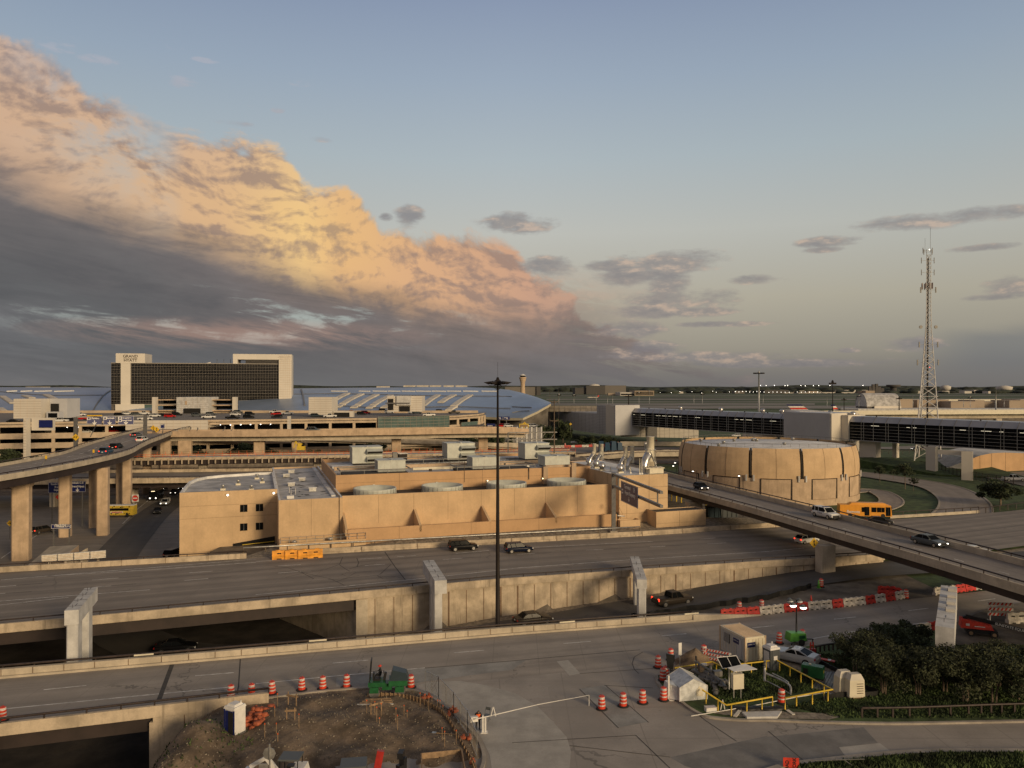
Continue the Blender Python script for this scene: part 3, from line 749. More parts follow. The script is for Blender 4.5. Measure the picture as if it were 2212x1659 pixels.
sk_ = [((0,830,336),(0,995,323)),((0,118,387),(0,298,374)),((0,778,390),(0,950,377)),((0,1482,288),(0,1625,279)),((0,1452,339),(0,1610,328)),((0,42,442),(0,225,430)),((2,640,137),(2,735,131)),((2,1068,114),(2,1175,110)),((2,1417,57),(2,1500,52)),((1,1437,198),(1,1565,190)),((2,162,165),(2,275,157))]
paint('black_contrast_dashes',[[g(*L(*a),z=1.0),g(*L(*b),z=1.0)] for a,b in sk_],1.005,.16,'seam')
# crack-sealed patch of highway
cr = [[(300,290),(420,320),(520,345),(620,385),(700,400)],[(560,360),(640,335),(760,330),(860,310),(940,240)],[(700,200),(712,230),(706,262)],[(380,285),(480,275),(580,240),(605,190)],[(600,310),(640,330),(700,300),(800,290)],[(850,330),(950,325),(1040,340)],
      [(650,270),(740,245),(830,230)],[(840,320),(880,340),(960,335)],[(120,255),(220,265),(320,300),(400,340)],[(430,200),(540,205),(600,190)],[(580,250),(620,275),(650,290)],[(200,330),(330,300),(470,285)],[(500,350),(600,345),(720,320)]]
paint('sealed_cracks',[[g(*L(1,x+r2.uniform(-6,6),y+r2.uniform(-3,3)),z=1.0) for x,y in sg] for sg in cr],1.0095,.11,'seam')
paint('highway_joint',[[g(*L(1,897,155),z=1),g(*L(1,965,255),z=1),g(*L(1,1040,350),z=1)]],1.008,.16,'seam')
# grass strip inside the parapet
s = MB(); xx = [8,18,29,38,46.5,60]; s.ribbon([(x,BN(x)+.1,ZB(x)+.03) for x in xx],[(x,BN(x)+.1+lerp(.1,2.2,sm(6,34,x)),ZB(x)+.03) for x in xx],'grass'); s.build('grass_strip',kind='structure')
# trench verge: gravel at the wall foot, silt fence and rutted dirt on the near side
s = MB(); xx = [-18,-10,0,10,20,30,40,50,60,75,100]; s.ribbon([(x,BN(x)-3.2,ZT(x)+.02) for x in xx],[(x,BN(x)+.1,ZT(x)+.15) for x in xx],'gravel'); s.build('gravel_shoulder',kind='structure')
s = MB(); pts = smooth([g(*L(2,830,605),z=-2.2),g(*L(2,930,590),z=-2),g(*L(2,1100,555),z=-1.6),g(*L(2,1400,500),z=-.9),g(*L(2,1600,460),z=-.4),g(*L(2,1781,440),z=-.2),g(*L(3,200,405),z=-.1),g(*L(3,300,385),z=0)],5)
for k,p in enumerate(pts): p.z = ZT(p.x)-.05; p.y += .25*sin(k*1.7)
wall_along(s,pts,.05,.75,'black_sheet'); s.build('silt_fence',None,'long low black silt fence along the dirt beside the lower road','fence')

# ---------------------------------------------------------------- plant building (frame: bf(s,t,z))
plant = empty('plant_building',bf(20,10,0),label='large windowless tan plant building with stepped grey roofs in the middle of the scene',cat='building')
PO = plant.location.copy()
class PB(MB):
    "mesh given in plant-frame coordinates, parented to the plant"
    def add(s,name,label=None,parent=None):
        s.v = [((bf(a,b,c)-PO) if True else 0) for a,b,c in s.v]; s.v = [tuple(q) for q in s.v]
        return s.build(name,parent or plant,label)
def wallbox(s,s0,s1,t0,t1,z0,z1,par=.45,roof='roof_grey',m='tan',drop=.5,cope='roof_white'):
    "walls as a hollow parapet box with a sunk roof"
    s.hexa([(s0,t0,z0),(s1,t0,z0),(s1,t1,z0),(s0,t1,z0),(s0,t0,z1-drop),(s1,t0,z1-drop),(s1,t1,z1-drop),(s0,t1,z1-drop)],m,skip=(1,))
    i = (s0+par,t0+par,s1-par,t1-par)
    s.quad((i[0],i[1],z1-drop),(i[2],i[1],z1-drop),(i[2],i[3],z1-drop),(i[0],i[3],z1-drop),roof)
    for a,b,c,d in ((s0,t0,s1,i[1]),(s0,i[3],s1,t1),(s0,i[1],i[0],i[3]),(i[2],i[1],s1,i[3])):
        s.hexa([(a,b,z1-drop),(c,b,z1-drop),(c,d,z1-drop),(a,d,z1-drop),(a,b,z1),(c,b,z1),(c,d,z1),(a,d,z1)],m,skip=(0,1))
        s.quad((a,b,z1),(c,b,z1),(c,d,z1),(a,d,z1),cope)
def seams(lst,name='panel_joints',m='joint'):
    s = PB()
    for a in lst: s.hexa([(a[0],a[1],a[2]),(a[3],a[1],a[2]),(a[3],a[4],a[2]),(a[0],a[4],a[2]),(a[0],a[1],a[5]),(a[3],a[1],a[5]),(a[3],a[4],a[5]),(a[0],a[4],a[5])],m)
    return s.add(name)
mat('tan2',(.53,.335,.18),.9,.05,.25,streak=.12,fine=.12)
# left wing with rounded corner
pg = [(-16.5,9.8),(0,9.8),(0,39.5),(-3.7,39.2),(-10.6,37),(-13.6,35),(-15.4,31.5),(-16.3,26.5),(-16.5,17)]
s = PB(); s.prism(pg,-6,9.2,'tan','roof_grey'); s.add('left_wing')
s = PB(); n = len(pg); inn = [(-8+(a+8)*.95,24+(b-24)*.97) for a,b in pg]
for k in range(n):
    l = (k+1) % n; s.hexa([(*pg[k],9.2),(*pg[l],9.2),(*inn[l],9.2),(*inn[k],9.2),(*pg[k],9.7),(*pg[l],9.7),(*inn[l],9.7),(*inn[k],9.7)],'tan' if k == 0 else 'roof_white')
s.add('roof_parapet')
for q0,q1,w0,w1 in ((966,0,0,0),): pass
for sx,zz in ((-6.4,5.8),(-3.7,5.8),(-6.4,2.4),(-3.7,2.4)):
    s = PB(); s.hexa([(sx,9.72,zz),(sx+1.25,9.72,zz),(sx+1.25,9.81,zz),(sx,9.81,zz),(sx,9.72,zz+1.3),(sx+1.25,9.72,zz+1.3),(sx+1.25,9.81,zz+1.3),(sx,9.81,zz+1.3)],'glass')
    s.hexa([(sx+.6,9.69,zz),(sx+.66,9.69,zz),(sx+.66,9.72,zz),(sx+.6,9.72,zz),(sx+.6,9.69,zz+1.3),(sx+.66,9.69,zz+1.3),(sx+.66,9.72,zz+1.3),(sx+.6,9.72,zz+1.3)],'gantry'); s.add('window')
s = PB(); s.hexa([(-7.6,9.6,-2.5),(-.4,9.6,-2.5),(-.4,9.81,-2.5),(-7.6,9.81,-2.5),(-7.6,9.6,.15),(-.4,9.6,1.1),(-.4,9.81,1.1),(-7.6,9.81,.15)],'hole'); s.bar((-6,9.5,-.1),(-.5,9.5,.2),.06,.12,'yellow'); s.add('loading_opening')
# middle wing
s = PB(); wallbox(s,0,10.8,0,56,-5,9.0,.35,drop=.35); s.add('middle_wing')
s = PB(); s.hexa([(9.2,4,8.65),(9.9,4,8.65),(9.9,54,8.65),(9.2,54,8.65),(9.2,4,8.95),(9.9,4,8.95),(9.9,54,8.95),(9.2,54,8.95)],'roof_white'); s.add('roof_duct')
for a,b in ((3,22),(5.5,30),(2.6,38),(6.5,13),(4,46)):
    s = PB(); s.box((a,b,8.65),(1.3,1.1,.6),0,'galv'); s.box((a,b,9.25),(1.5,1.3,.12),0,'roof_white'); s.add('roof_vent')
s = PB()
for k in range(26): a,b = rnd.uniform(2,8.5),rnd.uniform(6,50); s.box((a,b,8.652),(rnd.uniform(.3,1.8),rnd.uniform(.2,1),.012),rnd.uniform(0,3),'tar')
s.add('roof_stains')
s = PB()
for a,b in ((2.3,6),(3.2,9),(2.2,11)): s.tube([(a,b,8.65),(a,b,9.9)],.05,'white',5)
s.box((2.1,4.2,8.65),(1.2,.9,.5),0,'white'); s.add('roof_pipes')
# long front wall, fan deck, front ledge, fins
s = PB(); s.hexa([(10.8,1,0),(63.5,1,0),(63.5,1.5,0),(10.8,1.5,0),(10.8,1,9.1),(63.5,1,9.1),(63.5,1.5,9.1),(10.8,1.5,9.1)],'tan'); s.add('long_wall')
s = PB(); s.quad((10.8,1.5,8.2),(63.5,1.5,8.2),(63.5,12.5,8.2),(10.8,12.5,8.2),'tar'); s.add('fan_deck')
for sc_ in (17.4,30.3,43.3,56.1):
    s = PB(); s.lathe([(3.75,7.0),(3.95,9.3),(3.95,9.6),(3.75,9.6),(3.55,8.4),(.6,8.0)],(sc_,6.8,0),'hvac',40,True)
    for k in range(28): a = 2*pi*k/28; s.box((sc_+3.97*cos(a),6.8+3.97*sin(a),7.2),(.06,.06,2.3),a,'galv')
    s.add('fan_ring')
s = PB(); s.hexa([(11,-4.2,0),(62,-4.2,0),(62,-3.8,0),(11,-3.8,0),(11,-4.2,4.05),(62,-4.2,4.05),(62,-3.8,4.05),(11,-3.8,4.05)],'tan2')
s.quad((11,-3.8,3.2),(62,-3.8,3.2),(62,1,3.2),(11,1,3.2),'tan2'); s.quad((11,-3.8,3.2),(11,-3.8,4.05),(11,-4.2,4.05),(11,-4.2,3.2),'tan2'); s.add('front_ledge')
for q in (10.8,23.6,36.4,49.3):
    s = PB(); s.hexa([(q,-4.2,3),(q+.4,-4.2,3),(q+.4,1,3),(q,1,3),(q,-4.2,4.06),(q+.4,-4.2,4.06),(q+.4,1,6.2),(q,1,6.2)],'tan'); s.add('fin')
# planter terrace in front with a handrail
s = PB(); wallbox(s,0,14.2,-4.6,-.02,-5,2.4,.3,'gravel','tan',.9,'tan'); s.add('terrace')
s = PB()
for k in range(11): s.tube([(.2+k*1.4,-4.4,2.4),(.2+k*1.4,-4.4,3.4)],.04,'steel',5)
for z in (2.9,3.4): s.tube([(.2,-4.4,z),(14.2,-4.4,z),(14.2,-1,z)],.04,'steel',5)
s.add('terrace_handrail')
for p in ((2.5,-2),(8.5,-1.4)):
    s = PB(); s.lathe([(.25,0),(.25,.5),(.45,.5),(.45,.75),(.2,.9)],(p[0],p[1],1.5),'galv',10); s.add('vent_cowl')
# rear upper hall
s = PB(); wallbox(s,10.8,64,12.5,46.7,0,11.5,.3,'roof_grey','tan2',.8,'tan2'); s.add('upper_hall')
s = PB(); s.box((37,29,10.7),(50,.8,.75),0,'tan_dull'); s.box((37,34.5,10.7),(50,4,.35),0,'roof_white'); s.box((40,42,10.7),(44,2.5,.5),0,'roof_white'); s.box((37,24.5,10.7),(18,.7,.5),0,'cream')
s.box((58,14.5,10.7),(7,.5,1.1),0,'tan_dull'); s.add('roof_kerbs')
for a,b,w,d in ((19,19,13,5),(30,38,14,6),(44,18.5,16,5),(43,38,13,6),(58,36,9,5)): s = PB(); s.box((a,b,10.72),(w,d,.45),0,'tar'); s.add('dark_curb')
s = PB()
for a,b,w,d in ((19,19,14,6),(44,18.5,17,6),(30,37,14,6),(43,37,14,6)):
    for sx in (-w/2,w/2): s.bar((a+sx,b-d/2,11.9),(a+sx,b+d/2,11.9),.18,.18,'gantry')
    for sy in (-d/2,d/2): s.bar((a-w/2,b+sy,11.9),(a+w/2,b+sy,11.9),.18,.18,'gantry')
    for sx in (-w/2,-w/6,w/6,w/2):
        for sy in (-d/2,d/2): s.bar((a+sx,b+sy,10.7),(a+sx,b+sy,11.9),.1,.1,'gantry')
s.add('equipment_frames')
s = PB()
for k in range(40): s.box((26+k*.75,32+.3*sin(k),11.06),(.35,.25,.15),0,'tar')
for k in range(18): s.box((rnd.uniform(14,62),rnd.uniform(14,45),10.7),(rnd.uniform(.3,.8),rnd.uniform(.3,.8),rnd.uniform(.2,.6)),0,rnd.choice(['white','galv','tar']))
s.tube([(14,40,11.3),(40,40,11.3),(40,44,11.3)],.12,'galv',6); s.tube([(26,33,11.2),(60,33,11.2)],.1,'galv',6); s.add('roof_clutter')
for a in (36.2,50.0):
    s = PB(); s.tube([(a,12.42,9.2),(a,12.42,13.4 if a < 40 else 11.8)],.12 if a > 40 else .05,'bark',6); s.add('wall_pipe')
s = PB(); s.box((53.6,12.2,8.2),(1.0,.6,3.6),0,'tan_dull'); s.box((60,12.2,8.2),(1.0,.6,4.2),0,'tan_dull'); s.add('pilasters')
# right block
s = PB(); wallbox(s,63.5,74.2,-2.2,28,-1,11.1,.2,'roof_white','tan',.12,'galv'); s.add('right_block')
s = PB(); wallbox(s,69.5,80.5,-6.0,-2.2,-1,4.3,.2,'tar','tan',.15,'gantry'); s.add('annex')
s = PB(); wallbox(s,62.2,66.5,-5.2,-3.2,-1,2.9,.25,'gravel','tan',.8,'tan2'); s.add('low_box')
J = []
for z in (8.6,6.3,3.6): J.append((63.6,-2.215,z,74.2,-2.19,z+.045)); J.append((63.485,-2.2,z,63.51,12,z+.045))
for q in (65.1,70.0): J.append((q,-2.215,0,q+.05,-2.19,11))
for q in (3,9,18): J.append((63.485,q,3,63.51,q+.05,11))
for q in (5.4,): J.append((q,-.015,2,q+.04,.01,9))
for q in (17.2,23.6,30,36.4,43,49.3,56): J.append((q,.985,4,q+.04,1.01,9))
for q in (20,33,46): J.append((q,-4.215,2,q+.04,-4.19,4.05))
for z in (-1,5.0,7.2): J.append((-16.4,9.785,z,-.1,9.81,z+.035))
for q in (23,40): J.append((q,12.485,8,q+.05,12.51,11.5))
for z in (9.9,): J.append((11,12.485,z,63,12.51,z+.035))
J.append((74.6,-6.015,0,74.65,-5.99,4.2)); J.append((69.5,-6.015,2,80.5,-5.99,2.03))
seams(J)
for a,b,z in ((18,12.3,9.2),(30.5,12.3,9.2),(41,12.3,9.2),(53,12.3,9.2)):
    s = PB(); s.box((a,b,z),(.35,.3,.3),0,'galv'); s.ball((a,b-.2,z+.12),.12,'lamp_warm',8,5); s.add('wall_lamp')
s = PB(); s.box((-8.5,9.65,8.85),(.4,.3,.3),0,'galv'); s.ball((-8.5,9.4,9.0),.17,'lamp',8,5); s.add('wall_lamp')
s = PB(); s.box((-.6,9.65,8.9),(.4,.3,.3),0,'galv'); s.ball((-.6,9.4,9.0),.17,'lamp',8,5); s.add('wall_lamp')
for a,b in ((-3.5,31),(-7,22),(-2.5,24),(-4.5,13),(-9.5,15)):
    s = PB(); s.box((a,b,9.2),(.9,.7,.35),0,'cream'); s.lathe([(.2,.35),(.2,.7),(.4,.75),(.3,1.1)],(a,b,9.2),'galv',10); s.add('roof_vent')
s = PB(); s.tube([(10.2,-.2,2),(10.2,-.2,9.5)],.05,'bark',5); s.tube([(63.2,-2.5,5.2),(63.9,-2.8,3.8),(63.2,-2.5,2)],.05,'tan2',5); s.add('conduit')
s = PB(); s.lathe([(.3,0),(.34,.3),(.2,.6)],(62.8,-2.6,3.4),'bronze',10); s.tube([(62.8,-2.9,3.5),(64.2,-3.1,3.3)],.12,'white',6); s.lathe([(.28,0),(.3,.4),(.1,.6)],(62.4,-2,5.3),'black',8); s.add('outlet_pipes')
# rooftop air handlers
def hvac(s_,t_,z,w,d,h,label,louv=True,grp='grey green air handlers on the plant roof'):
    o = empty('air_handler',bf(s_,t_,z),AN0,label,'air handler',grp)
    s = MB(); s.box((0,0,.25),(w,d,h),0,'hvac'); s.box((0,0,.25+h),(w+.2,d+.2,.12),0,'hvac'); s.box((0,0,.37+h),(.25,d+.1,.1),0,'galv')
    for k in range(1,int(w/1.3)): s.box((-w/2+k*1.3,-d/2-.02,.3),(.05,.04,h-.1),0,'galv')
    for k in range(1,int(d/1.3)): s.box((-w/2-.02,-d/2+k*1.3,.3),(.04,.05,h-.1),0,'galv')
    s.build('cabinet',o)
    s = MB(); s.box((0,0,0),(w-.4,d-.4,.25),0,'tar'); s.build('skid',o)
    if louv:
        for zz in (.5,2.2):
            s = MB(); x0,x1,y0 = -.2,w/2-.05,-d/2
            s.hexa([(x0,y0-.3,zz),(x1,y0-.3,zz),(x1,y0,zz),(x0,y0,zz),(x0,y0-1.5,zz+.75),(x1,y0-1.5,zz+.75),(x1,y0,zz+1.3),(x0,y0,zz+1.3)],'hvac')
            s.quad((x0+.1,y0-1.505,zz+.72),(x1-.1,y0-1.505,zz+.72),(x1-.1,y0-.33,zz+.03),(x0+.1,y0-.33,zz+.03),'bronze'); s.build('louvre_hood',o)
    return o
hvac(19.8,37,11.2,6.6,5.2,3.5,'tall louvred air handler, leftmost of the three tall ones on the plant roof')
hvac(22.4,20,11.0,5.6,4.6,2.2,'low plain air handler at the left front of the plant roof',False)
hvac(41.8,39,11.2,6.6,5.2,3.7,'tall air handler with two louvre hoods in the middle of the plant roof')
hvac(42.2,19.5,11.0,5.9,4.6,2.3,'low plain air handler in the middle front of the plant roof',False)
hvac(58.6,33,11.4,6.0,5.0,3.5,'tall air handler with two louvre hoods at the right end of the plant roof')
hvac(58.6,20,11.0,5.8,4.4,2.0,'low plain air handler at the right end of the plant roof',False)
o = empty('roof_fan_unit',bf(29,42,10.9),AN0,'small dark slatted condenser behind the plant roof handlers','condenser')
s = MB(); s.box((0,0,0),(2,1.6,1.8),0,'bronze'); s.box((0,0,1.8),(2.2,1.8,.12),0,'galv'); s.build('casing',o)
s = MB(); s.box((-1.8,0,0),(1.0,1,2.2),0,'gantry'); s.build('side_box',o)
# exhaust stacks on the right block
def stack(s_,t_,r,h,bend,label,straight=False):
    o = empty('exhaust_stack',bf(s_,t_,10.98),AN0,label,'exhaust stack','cream exhaust stacks on the plant roof')
    s = MB(); s.tube([(0,0,h*.0 if straight else h*.3),(0,0,h)],r,'cream',14); s.tube([(0,0,h-.05),(0,0,h+.03)],r*1.07,'cream',14); s.build('flue',o)
    if straight:
        s = MB(); s.lathe([(r*1.05,0),(r*1.1,.4),(r*1.1,.5),(r*1.02,.5),(r*1.02,1.3),(r*1.12,1.3),(r*1.12,1.5),(r*.9,1.6)],(0,0,0),'silver',14); s.build('base_collar',o)
        s.v = []
    else:
        x,y = bend; p = smooth([(x*1.0,y,0),(x*1.0,y,h*.18),(x*.75,y*.75,h*.36),(x*.35,y*.35,h*.5)],5)
        s = MB(); s.tube(p,r*1.05,'silver',14); s.tube([p[-1]-Vector((x*.05,y*.05,-.05)),p[-1]],r*1.16,'galv',14); s.tube([p[5]-Vector((0,0,.06)),p[5]+Vector((0,0,.06))],r*1.16,'galv',14); s.build('elbow',o)
        s = MB(); s.tube([p[-1],(0,0,h*.68)],r*.97,'cream',14); s.build('branch',o)
        s = MB(); s.box((x,y,-.02),(r*2.2,r*2.2,.2),0,'white'); s.build('curb',o)
    return o
stack(67.0,17,.42,4.9,(-1.6,-.8),'cream flue with silver elbow, farther left of the back pair of stacks')
stack(68.1,15.6,.42,4.9,(-1.6,-.8),'cream flue with silver elbow, right of the back pair of stacks')
stack(70.4,8.6,.42,4.9,(-1.6,-.8),'cream flue with silver elbow, left of the middle pair of stacks')
stack(71.3,7.4,.42,4.9,(-1.6,-.8),'cream flue with silver elbow, right of the middle pair of stacks')
o = stack(73.2,3.0,.78,7.2,(-2.1,-1.2),'widest and tallest cream flue, with a braced collar and big silver elbow')
s = MB(); s.tube([(0,0,4.5),(0,0,4.62)],1.15,'galv',12)
for a,b in ((1.15,.3),(-1.0,-.6),(.5,-1.0)): s.tube([(a,b,4.5),(a*1.3,b*1.3,0)],.06,'galv',5)
s.tube([(-.6,-.9,4.4),(1.3,-.9,.2)],.09,'galv',5); s.build('brace_frame',o)
for k,(a,b) in enumerate(((64.6,8),(66.4,3.2),(65.6,13),(66.2,18))):
    o = empty('roof_fan',bf(a,b,10.98),AN0,['mushroom roof fan on a square curb, farther back left of the stacks','nearest mushroom roof fan left of the middle stacks','mushroom roof fan beside the left edge of the stack roof','farthest mushroom roof fan behind the stacks'][k],'roof fan','silver roof fans')
    s = MB(); s.box((0,0,0),(1.1,1.1,.3),0,'cream'); s.build('curb',o)
    s = MB(); s.lathe([(.45,.3),(.45,.8),(.72,.8),(.78,1.1),(.62,1.3),(.62,1.7),(.3,1.8)],(0,0,0),'silver',14); s.build('fan_head',o)
o = empty('roof_plenum',bf(72.2,-.6,10.98),AN0,'low cream box plenum at the front corner of the stack roof','roof unit')
s = MB(); s.box((0,0,.15),(3.1,1.5,1.0),0,'cream'); s.hexa([(-2.4,-.9,1.15),(1.8,-.9,1.15),(1.8,.9,1.15),(-2.4,.9,1.15),(-2.3,-.8,1.32),(1.7,-.8,1.32),(1.7,.8,1.4),(-2.3,.8,1.4)],'cream'); s.build('casing',o)
s = MB()
for x in (-1.8,-.9,0,.9): s.box((x,0,1.3),(.08,1.7,.12),0,'tan_dull')
s.build('lid_ribs',o)
o = empty('vent_pipes',bf(68.9,-.4,10.98),AN0,'cluster of slim white vent pipes at the front edge of the stack roof','vent pipes')
s = MB()
for x,y,h in ((0,0,3.2),(.55,.1,3.0),(1.9,-.2,2.9),(-1.0,2,1.4),(-.2,6,2.4),(.6,7,2.4),(2.2,9,2.0),(-3.5,6,1.0)): s.tube([(x,y,0),(x,y,h)],.09,'cream',6); s.box((x,y,0),(.35,.35,.3),0,'white')
s.build('pipes',o)

# ---------------------------------------------------------------- round tank
tc = Vector((68.5,206,0)); TR = 23.1
tank = empty('round_tank',tc,label='huge round tan storage tank with bulging panelled wall and flat white roof',cat='tank')
s = MB(); s.lathe([(TR-.1,-.3),(TR,5.0),(TR+.0,6.3)],(0,0,0),'tan_dull',96,False); s.build('lower_ring',tank)
for k in range(12):
    a0 = 2*pi*k/12+.06; s = MB(); n = 8; da = 2*pi/12-.035; prof = [(TR-.15,6.0),(TR-.05,8.0),(TR-.15,10.0),(TR-.45,11.9),(TR-.95,13.5)]
    ids = [[s.pts([(r*cos(a0+da*j/n),r*sin(a0+da*j/n),z)]) for j in range(n+1)] for r,z in prof]
    for i in range(4):
        for j in range(n): s.face((ids[i][j],ids[i][j+1],ids[i+1][j+1],ids[i+1][j]),'tan')
    am = a0+da/2
    for i in range(4):
        (r0,z0),(r1,z1) = prof[i],prof[i+1]; s.bar(((r0+.02)*cos(am),(r0+.02)*sin(am),z0),((r1+.02)*cos(am),(r1+.02)*sin(am),z1),.05,.05,'joint')
    for j in range(n): s.bar((TR*cos(a0+da*j/n)*.993+0,TR*sin(a0+da*j/n)*.993,9.3),(TR*cos(a0+da*(j+1)/n)*.993,TR*sin(a0+da*(j+1)/n)*.993,9.3),.05,.05,'joint')
    s.build('wall_panel',tank)
    s = MB()
    for q in (a0-.0175,):
        for i in range(4):
            (r0,z0),(r1,z1) = prof[i],prof[i+1]; s.bar(((r0-.15)*cos(q),(r0-.15)*sin(q),z0),((r1-.15)*cos(q),(r1-.15)*sin(q),z1),.36,.3,'bronze')
    s.build('panel_gap',tank)
    for q in (a0+.02,a0+da-.02):
        s = MB(); s.box((TR*cos(q)*1.008,TR*sin(q)*1.008,5.6),(.3,.34,1.5),q,'conc_grey'); s.build('clamp',tank)
    s = MB(); b0,b1 = a0+.09,a0+da-.09
    for q in (b0,b1): s.box((TR*cos(q)*1.003,TR*sin(q)*1.003,1.4),(.12,.2,4.9),q,'bronze')
    pth = [((TR+.06)*cos(lerp(b0,b1,j/5)),(TR+.06)*sin(lerp(b0,b1,j/5)),6.25) for j in range(6)]
    for p,q in zip(pth,pth[1:]): s.bar(p,q,.1,.16,'bronze')
    pth = [((TR+.04)*cos(lerp(b0,b1,j/5)),(TR+.04)*sin(lerp(b0,b1,j/5)),1.4) for j in range(6)]
    for p,q in zip(pth,pth[1:]): s.bar(p,q,.05,.05,'joint')
    s.build('panel_slots',tank)
s = MB(); s.lathe([(TR-1.25,12.8),(TR-1.5,12.95),(5,13.2),(.2,13.25)],(0,0,0),'roof_white',72); s.build('roof',tank)
s = MB(); ring = [Vector(((TR-1.1)*cos(2*pi*k/72),(TR-1.1)*sin(2*pi*k/72),13.3)) for k in range(73)]
rail_along(s,[p for p in ring if p.y > -4 or p.x < -16 or p.x > 14],.9,.05,2.2,'gantry'); s.build('roof_rail',tank)
for k in range(9): a = rnd.uniform(0,6.28); r = rnd.uniform(3,19); s = MB(); s.lathe([(.4,0),(.4,.5),(.7,.6),(.3,.8)],(r*cos(a),r*sin(a),13.1),'galv',8); s.build('roof_hatch',tank)

# ---------------------------------------------------------------- generic elevated deck
def deck(name,center,w,label,cat='bridge',par=.85,th=.5,gird=1.2,rail=True,m='conc',gm='girder',road='road_ramp',rr=.09,every=3.0,rz=.35,gw=.8):
    o = empty(name,label=label,cat=cat); c = [Vector(p) for p in center]
    a,b = offset(c,w/2),offset(c,-w/2)
    s = MB(); s.ribbon(b,a,road); s.build('road_surface',o)
    for nm,e,sg in (('left_parapet',a,1),('right_parapet',b,-1)):
        s = MB(); wall_along(s,e,.35*sg,par+th,m,-th)
        for q in along(e,7)[1:-1]: pass
        s.build('parapet',o)
        if rail: s = MB(); rail_along(s,offset(e,.17*sg,par),rz,rr,every); s.build('tube_rail',o)
    s = MB(); wall_along(s,offset(c,w*.5-.02,0),-(w-.04),th-.02,gm,-th); s.build('slab',o)
    s = MB()
    for k in (-.47,-.16,.16,.47): wall_along(s,offset(c,w*k*gw,0),.4,gird,gm,-th-gird)
    s.build('girders',o)
    return o
def column(name,x,y,z0,z1,wx,wy,rz,label,grp,m='conc',cap=None):
    o = empty('column',(x,y,z0),rz,label,'column',grp); h = z1-z0; b = .12*min(wx,wy)
    s = MB(); pg = [(-wx/2+b,-wy/2),(wx/2-b,-wy/2),(wx/2,-wy/2+b),(wx/2,wy/2-b),(wx/2-b,wy/2),(-wx/2+b,wy/2),(-wx/2,wy/2-b),(-wx/2,-wy/2+b)]
    s.prism(pg,0,h,m); s.build('shaft',o)
    if cap: s = MB(); s.hexa([(-wx/2-.1,-wy/2-.1,h-cap),(wx/2+.1,-wy/2-.1,h-cap),(wx/2+.1,wy/2+.1,h-cap),(-wx/2-.1,wy/2+.1,h-cap),(-wx/2-.5,-wy/2-.3,h),(wx/2+.5,-wy/2-.3,h),(wx/2+.5,wy/2+.3,h),(-wx/2-.5,wy/2+.3,h)],m); s.build('cap',o)
    return o
# flyover on the right
fc = smooth([(-46,244,4.9),(-12,246,5.2),(12,240,5.4),(27,221,5.5),(34.3,198,5.5),(39,179,5.5),(44.2,160,5.5),(49.7,140,5.5),(54.5,120,5.5),(59,102,5.5),(62.7,85,5.5),(66.3,68,5.5),(70,50,5.5)],5)
fly = deck('flyover',fc,10.6,'curved two-lane concrete flyover sweeping down past the tank to the lower right corner',rr=.10,every=3.3,gird=1.0,rz=.4,th=.22,gw=1.03)
column('c',48.5,118.3,-1,4.0,2.7,1.7,.28,'broad tan pier with the merge sign, carrying the flyover beside the highway','flyover piers','conc')
column('c',38.8,163,-1,4.0,3.3,1.9,.22,'broad tan pier under the flyover beside the dumpsters','flyover piers','conc')
for k in range(5,len(fc)-1,2): s = MB(); a,b = fc[k],fc[k].lerp(fc[k+1],.45); s.ribbon([a+Vector((-.07,0,.01)),b+Vector((-.07,0,.01))],[a+Vector((.07,0,.01)),b+Vector((.07,0,.01))],'paint_white'); s.build('lane_dash',fly)
# the far curved ramp behind the stacks
rc = smooth([(14,262,2.5),(22,268,3),(34,274,3.6),(48,277,4.0),(66,277,4.1),(86,272,4.0),(104,262,3.6)],5)
deck('curved_ramp',rc,9,'curved ramp with black rails seen between the exhaust stacks and the tank',rr=.12)
column('c',50,277,-1,2.4,3,2,0,'short pier under the curved ramp behind the stacks','short pier of the curved ramp')
# tall ramp on the left
rcl = smooth([(-102,100,12.1),(-99,125,12.1),(-97.7,146,12.1),(-98,165,12.2),(-101,185,12.2),(-107.5,205,12.3),(-113,222,12.3),(-118,240,12.3),(-124,262,12.4),(-128,282,12.5),(-128,300,12.6),(-124,330,13)],5)
ramp_l = deck('tall_ramp',rcl,14.0,'tall curved ramp on tan columns rising from the left edge towards the parking garage',par=.65,th=.4,gird=1.5,rr=.11,every=3.0,gm='girder',gw=1.03)
q = offset(rcl,-.2,.015); s = MB(); s.ribbon(offset(q,-.08),offset(q,.08),'paint_white'); s.build('lane_line',ramp_l); q = offset(rcl,3.4,.015)
for k in range(0,len(rcl)-1,2): s = MB(); s.ribbon(offset(q[k:k+2],-.08),offset(q[k:k+2],.08),'paint_white'); s.build('lane_dash',ramp_l)
cs_ = []
for uL,uR,vb,yy in ((28,67,1215,148),(129,154,1158,171),(210,236,1156,173),(265,285,1102,207),(309,327,1030,240)):
    cs_.append((((uL+uR)/2-1106)/F*yy,yy,(uR-uL)/F*yy))
lb = ['leftmost and nearest tan column under the tall ramp','second tan column from the left under the tall ramp, in front of the blue signs','third tan column under the tall ramp, beside the yellow bus','fourth tan column under the tall ramp, right of the yellow bus','farthest slim tan column under the tall ramp']
for (x,y,w),l in zip(cs_,lb): column('c',x,y,-5.3,10.2,w*.86,2.4,.25,l,'tall tan ramp columns','tan_dull',cap=1.1 if l.startswith(('leftmost','farthest')) else None)
